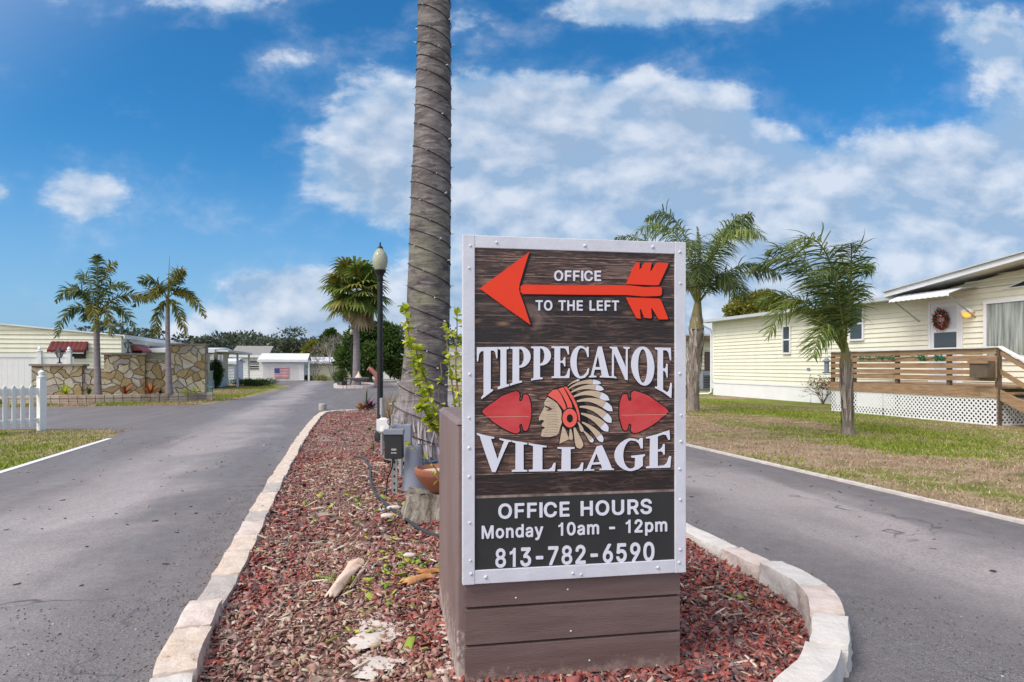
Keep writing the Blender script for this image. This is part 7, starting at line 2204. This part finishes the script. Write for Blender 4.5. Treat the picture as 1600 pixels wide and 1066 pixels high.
def shrub(name, px, py, Y, w_, h_, d_, m, label, n=2500, leaf=.1, cat='shrub', seed=1, zb=0, sp=.55):
    base = Vector((at(px, 0, Y).x, Y, zb)); rr = random.Random(seed)
    cl = [((rr.uniform(-sp, sp) * w_, rr.uniform(-.5, .5) * d_, h_ * rr.uniform(.40, .62)), (w_ * .42, d_ * .42, h_ * .40)) for _ in range(max(3, int(w_ / h_ * 3)))]
    return leafy(name, label, cat, base, cl, leaf, n, m, trunk_r=0.02, bark='twig', seed=seed, part='foliage')


def gY(py, z=0): return (CAM_H - z) * FPX / (py - HY)
Yb = gY(607); shrub('round_bush', 333, 0, Yb, 1.25, 2.05, 1.1, 'hedge', 'tall rounded dark bush between the stone pier and cream cottage', 9000, .10, seed=3, sp=.15)
shrub('hedge', 397, 0, gY(603.5), 1.75, .50, .9, 'hedge', 'long low clipped hedge before the flag garage', 5000, .09, seed=5)
shrub('round_bush', 530, 0, 46, .75, 1.1, .8, 'oak', 'dark green bush on the far road island', 2500, .1, seed=9, zb=.1)
shrub('low_shrub', 482, 0, 64, .7, .5, .5, 'oak', 'tiny shrub at the corner of the garage', 700, .12, seed=10)
shrub('low_shrub', 505, 0, 62, 1.0, .5, .6, 'yellowgreen', 'low yellowish shrub at the foot of the bare tree', 700, .12, seed=11)

# small bush by the skirting, reddish
Yr = gY(632); base = Vector((at(1286, 0, Yr).x, Yr, 0)); r = bare_tree(1286, 0, Yr, .95, .55, 19, 'small reddish green croton bush against the white skirting', 'croton_bush', 'twig', 5)
g = np.random.default_rng(4); kk = 260; P_ = g.normal(size=(kk, 3)) * np.array([.24, .22, .13]) + np.array([0, 0, .72]); leaf_mesh('foliage', P_, g.normal(size=(kk, 3)) + [0, 0, .4], .11, .04, [M['hedge'], M['brom'], M['frond_olive']], r, mi=g.integers(0, 3, kk))


def rosette(px, py, v, R_, m, label, name='bromeliad', n=26, seed=0, up=.7, group=None, base=None, wd=.12):
    rr = random.Random(seed); u_ = u_on(px, v)
    base = base or UV(u_, v, z_on(py, u_, v)); r = thing(name, label, 'plant', base, 0, group); V = []; F = []
    for k in range(n):
        a = rr.uniform(0, 2 * PI); el = rr.uniform(.25, 1.3) * up; d = Vector((math.cos(a) * math.cos(el), math.sin(a) * math.cos(el), math.sin(el))); s_ = Vector((-math.sin(a), math.cos(a), 0)); p = Vector((0, 0, 0)); q = len(V); L = R_ * rr.uniform(.7, 1.1)
        for j in range(6):
            ww = L * wd * (.6, 1, 1, .8, .5, .05)[j] * .5; V += [p - s_ * ww, p + s_ * ww]; dd = (d + Vector((0, 0, -1)) * j * .16).normalized(); p = p + dd * L / 5
        for j in range(5): F.append((q + 2 * j, q + 2 * j + 1, q + 2 * j + 3, q + 2 * j + 2))
    np_mesh('leaves', [tuple(v_) for v_ in V], F, m, r); return r


rosette(196, 615, 27.8, .46, M['brom'], 'red bromeliad before the wide middle pier of the stone wall', seed=1, n=40, group='bromeliads in the planter', up=.9)
rosette(235, 615, 27.8, .52, M['brom'], 'larger orange red bromeliad left of the second foxtail palm', seed=2, n=44, group='bromeliads in the planter', up=.9)
rosette(102, 616, 27.9, .48, M['lime'], 'yellow green leafy plant before the low end pier', 'leafy_plant', seed=3, n=46, up=1.1, wd=.09)
rosette(139, 616, 27.9, .34, M['hedge'], 'small green plant left of the first foxtail palm trunk', 'leafy_plant', seed=4, n=30, up=1.1)
rosette(250, 616, 27.9, .3, M['hedge'], 'small green plant between bromeliad and foxtail trunk', 'leafy_plant', seed=5, n=26, up=1.1)
rosette(293, 616, 28.3, .40, M['lime'], 'spreading lime plant at the foot of the tall stone pier', 'leafy_plant', seed=6, n=50, up=.7)
rosette(306, 614, 28.2, .34, M['lime'], 'upper lime plant climbing by the tall stone pier', 'leafy_plant', seed=7, n=36, up=.9)
b_ = ground(0, 628, 0); rosette(2, 618, 16, .3, M['frond_dark'], 'dark spiky plant peeking over the picket fence', 'spiky_plant', seed=8, n=24, base=Vector((at(3, 0, 16.4).x, 16.4, .45)))

# lime leaved bougainvillea-like shrub behind the box
sb = thing('lime_shrub', 'leggy shrub with bright lime leaves growing behind the sign box', 'shrub', Vector((-.44, 5.05, .05)))
rl = random.Random(14)
def stem(pxs, Y0, Y1, rad, nl, ls_, kink=.0):
    pts = [at(px, py, Y0 + (Y1 - Y0) * i / (len(pxs) - 1)) for i, (px, py) in enumerate(pxs)]
    out = []
    for i in range(len(pts) - 1):
        p0 = pts[max(i - 1, 0)]; p1 = pts[i]; p2 = pts[i + 1]; p3 = pts[min(i + 2, len(pts) - 1)]
        for k in range(5): t = k / 5; out.append(0.5 * (2 * p1 + (p2 - p0) * t + (2 * p0 - 5 * p1 + 4 * p2 - p3) * t * t + (-p0 + 3 * p1 - 3 * p2 + p3) * t ** 3))
    out.append(pts[-1]); b = MB(sb.location); n_ = len(out); b.tube(out, [rad * (1 - .65 * i / n_) for i in range(n_)], 6); s_ = b.build('stem', M['twig'], sb, True)
    V = []; F = []
    for k in range(nl):
        t = rl.uniform(.12, 1.0) ** .85 * (n_ - 1.001); i = int(t); c = out[i].lerp(out[i + 1], t - i)
        d = Vector((rl.gauss(0, 1), rl.gauss(0, 1), rl.gauss(.25, .6))).normalized(); s2 = d.cross(Vector((rl.gauss(0, .4), rl.gauss(0, .4), 1))).normalized(); L = ls_ * rl.uniform(.6, 1.25); w_ = L * .34; nn = s2.cross(d)
        q = len(V); V += [c, c + d * L * .35 + s2 * w_ + nn * L * .08, c + d * L * .75 + s2 * w_ * .7 + nn * L * .05, c + d * L - nn * L * .12, c + d * L * .75 - s2 * w_ * .7 + nn * L * .05, c + d * L * .35 - s2 * w_ + nn * L * .08, c + d * L * .5 - nn * L * .04]
        F += [(q, q + 1, q + 2, q + 6), (q + 6, q + 2, q + 3, q + 4), (q, q + 6, q + 4, q + 5)]
    me = bpy.data.meshes.new('leaves'); me.from_pydata([tuple(v - sb.location) for v in V], [], F); link_mesh('leaves', me, s_, M['lime'])
stem([(700, 720), (684, 680), (668, 640), (655, 600), (645, 560), (638, 520), (633, 478)], 5.0, 5.3, .012, 150, .062)
stem([(700, 715), (690, 670), (678, 640), (668, 600), (655, 570), (650, 545)], 5.1, 4.9, .009, 90, .062)
stem([(705, 715), (700, 660), (686, 620), (690, 590), (688, 565)], 5.1, 5.2, .009, 12, .05)
stem([(712, 710), (712, 650), (706, 600), (700, 550), (696, 510)], 4.9, 5.3, .009, 60, .055)
stem([(716, 710), (718, 640), (712, 580), (714, 520), (714, 488)], 4.8, 5.1, .008, 40, .055)
stem([(716, 710), (724, 640), (722, 590), (726, 540)], 4.9, 5.1, .008, 40, .055)
stem([(700, 760), (675, 725), (655, 710), (641, 692), (632, 690)], 5.1, 5.2, .006, 7, .05)
stem([(700, 775), (682, 745), (672, 738)], 5.0, 5.1, .005, 5, .05)
stem([(700, 710), (690, 680), (676, 670), (662, 640), (650, 640)], 5.1, 5.0, .007, 60, .06)

# far end of the island: purple plant and dry grasses
for (px, py, R_, m, lab, nm, sd_) in ((578, 641, .42, mat('purple_leaf', (.10, .03, .06), .6, island=[(0, (.05, .02, .035)), (.6, (.14, .045, .085)), (1, (.28, .14, .18))]), 'dark purple leafy plant at the far end of the island', 'purple_plant', 1),
                                     (566, 642, .34, M['brom'], 'low reddish plant at the far corner of the island', 'red_plant', 2)):
    p = on_bed(px, py); rosette(px, py, 1, R_, m, lab, nm, n=60, seed=sd_, base=p, up=.9, wd=.2)
p = on_bed(573, 636); rosette(0, 0, 1, .55, M['hedge'], 'upright green sprig behind the purple plant', 'green_sprig', n=12, seed=5, base=p, up=1.5, wd=.08)
for (px, py, R_, m, lab, sd_, n_) in ((612, 668, .85, M['frond_dry'], 'dry straw coloured grass clump beside the palm foot', 3, 90), (606, 655, .7, M['greytwig'], 'dead brownish weeds behind the conduit post', 4, 70), (584, 705, .22, M['hedge'], 'small green weed below the conduit post', 6, 16), (620, 640, .5, M['lime'], 'light green weeds against the ringed palm trunk', 7, 40)):
    p = on_bed(px, py); rosette(px, py, 1, R_, m, lab, 'grass_clump', n=n_, seed=sd_, base=p, up=1.15, wd=.03)
for (px, py, R_, lab, sd_) in ((664, 812, .10, 'green weed at the foot of the stump', 1), (596, 800, .09, 'green weed left of the stump', 2), (578, 672, .14, 'small weed in mulch near the conduit post', 3), (628, 805, .08, 'tiny weed between stone and stump', 4)):
    rosette(px, py, 1, R_, M['hedge'], lab, 'weed', n=14, seed=sd_ + 20, base=on_bed(px, py), up=.8, wd=.2)

# second island up the road with its fountain bowl
iu0, iu1, iv0, iv1 = u_on(523, 42.5), u_on(586, 42.5), 42.5, 50
ring = []
cu_, cv_ = (iu0 + iu1) / 2, (iv0 + iv1) / 2
for k in range(40):
    a = 2 * PI * k / 40; ca, sa = math.cos(a), math.sin(a)
    ring.append((cu_ + (iu1 - iu0) / 2 * abs(ca) ** .5 * (1 if ca > 0 else -1), cv_ + (iv1 - iv0) / 2 * abs(sa) ** .5 * (1 if sa > 0 else -1)))
b = MB()
for k in range(40):
    p, q = UV(*ring[k], .08), UV(*ring[(k + 1) % 40], .08); d = (q - p); L = d.length
    b.bar(p + d * .01, q - d * .01, .22, .2)
o = b.build('kerb', M['conc_white']); o['kind'] = 'structure'
sheet('planting_bed', [UV(*p) for p in ring], .13, M['mulch'])
pf_ = UV(u_on(560, 43.5), 43.5, .12)
ft = thing('fountain', 'shallow dark fountain bowl on a pedestal on the far road island', 'fountain', pf_)
b = MB(); b.lathe((0, 0, 0), [(.35, 0), (.30, .06), (.14, .12), (.12, .26), (.3, .32)], 14); b.build('pedestal', M['concrete'], ft, True)
b = MB(); b.lathe((0, 0, .30), [(.18, 0), (.5, .08), (.66, .18), (.68, .22), (.6, .22), (.4, .12)], 20); b.build('bowl', M['grey_plastic'], ft, True)
og = thing('garden_ornament', 'curved coral red and tan garden ornament standing by the far fountain bowl', 'ornament', pf_ + Vector((.45, .5, 0)))
b = MB(); b.tube([(.55, 0, 0), (.62, 0, .4), (.50, 0, .75), (.28, 0, .95), (.1, 0, 1.1), (.0, 0, .95)], [.14, .13, .16, .14, .12, .05], 8); b.build('curved_arm', mat('ornament_red', (.30, .08, .08), .6, (.4, .2, .18), 5, .8), og, True)
b = MB(); b.lathe((-.55, 0, .3), [(.3, 0), (.24, .2), (.1, .4), (.02, .6)], 10); b.build('ornament_cone', M['boot'], og, True)
b = MB(); b.box(-.14, .14, -.14, .14, 0, .34); o = b.build('control_box', M['black']); o.location = UV(u_on(538, 43), 43, .12); props(o, 'small black box on the kerb end of the far road island', 'control box')
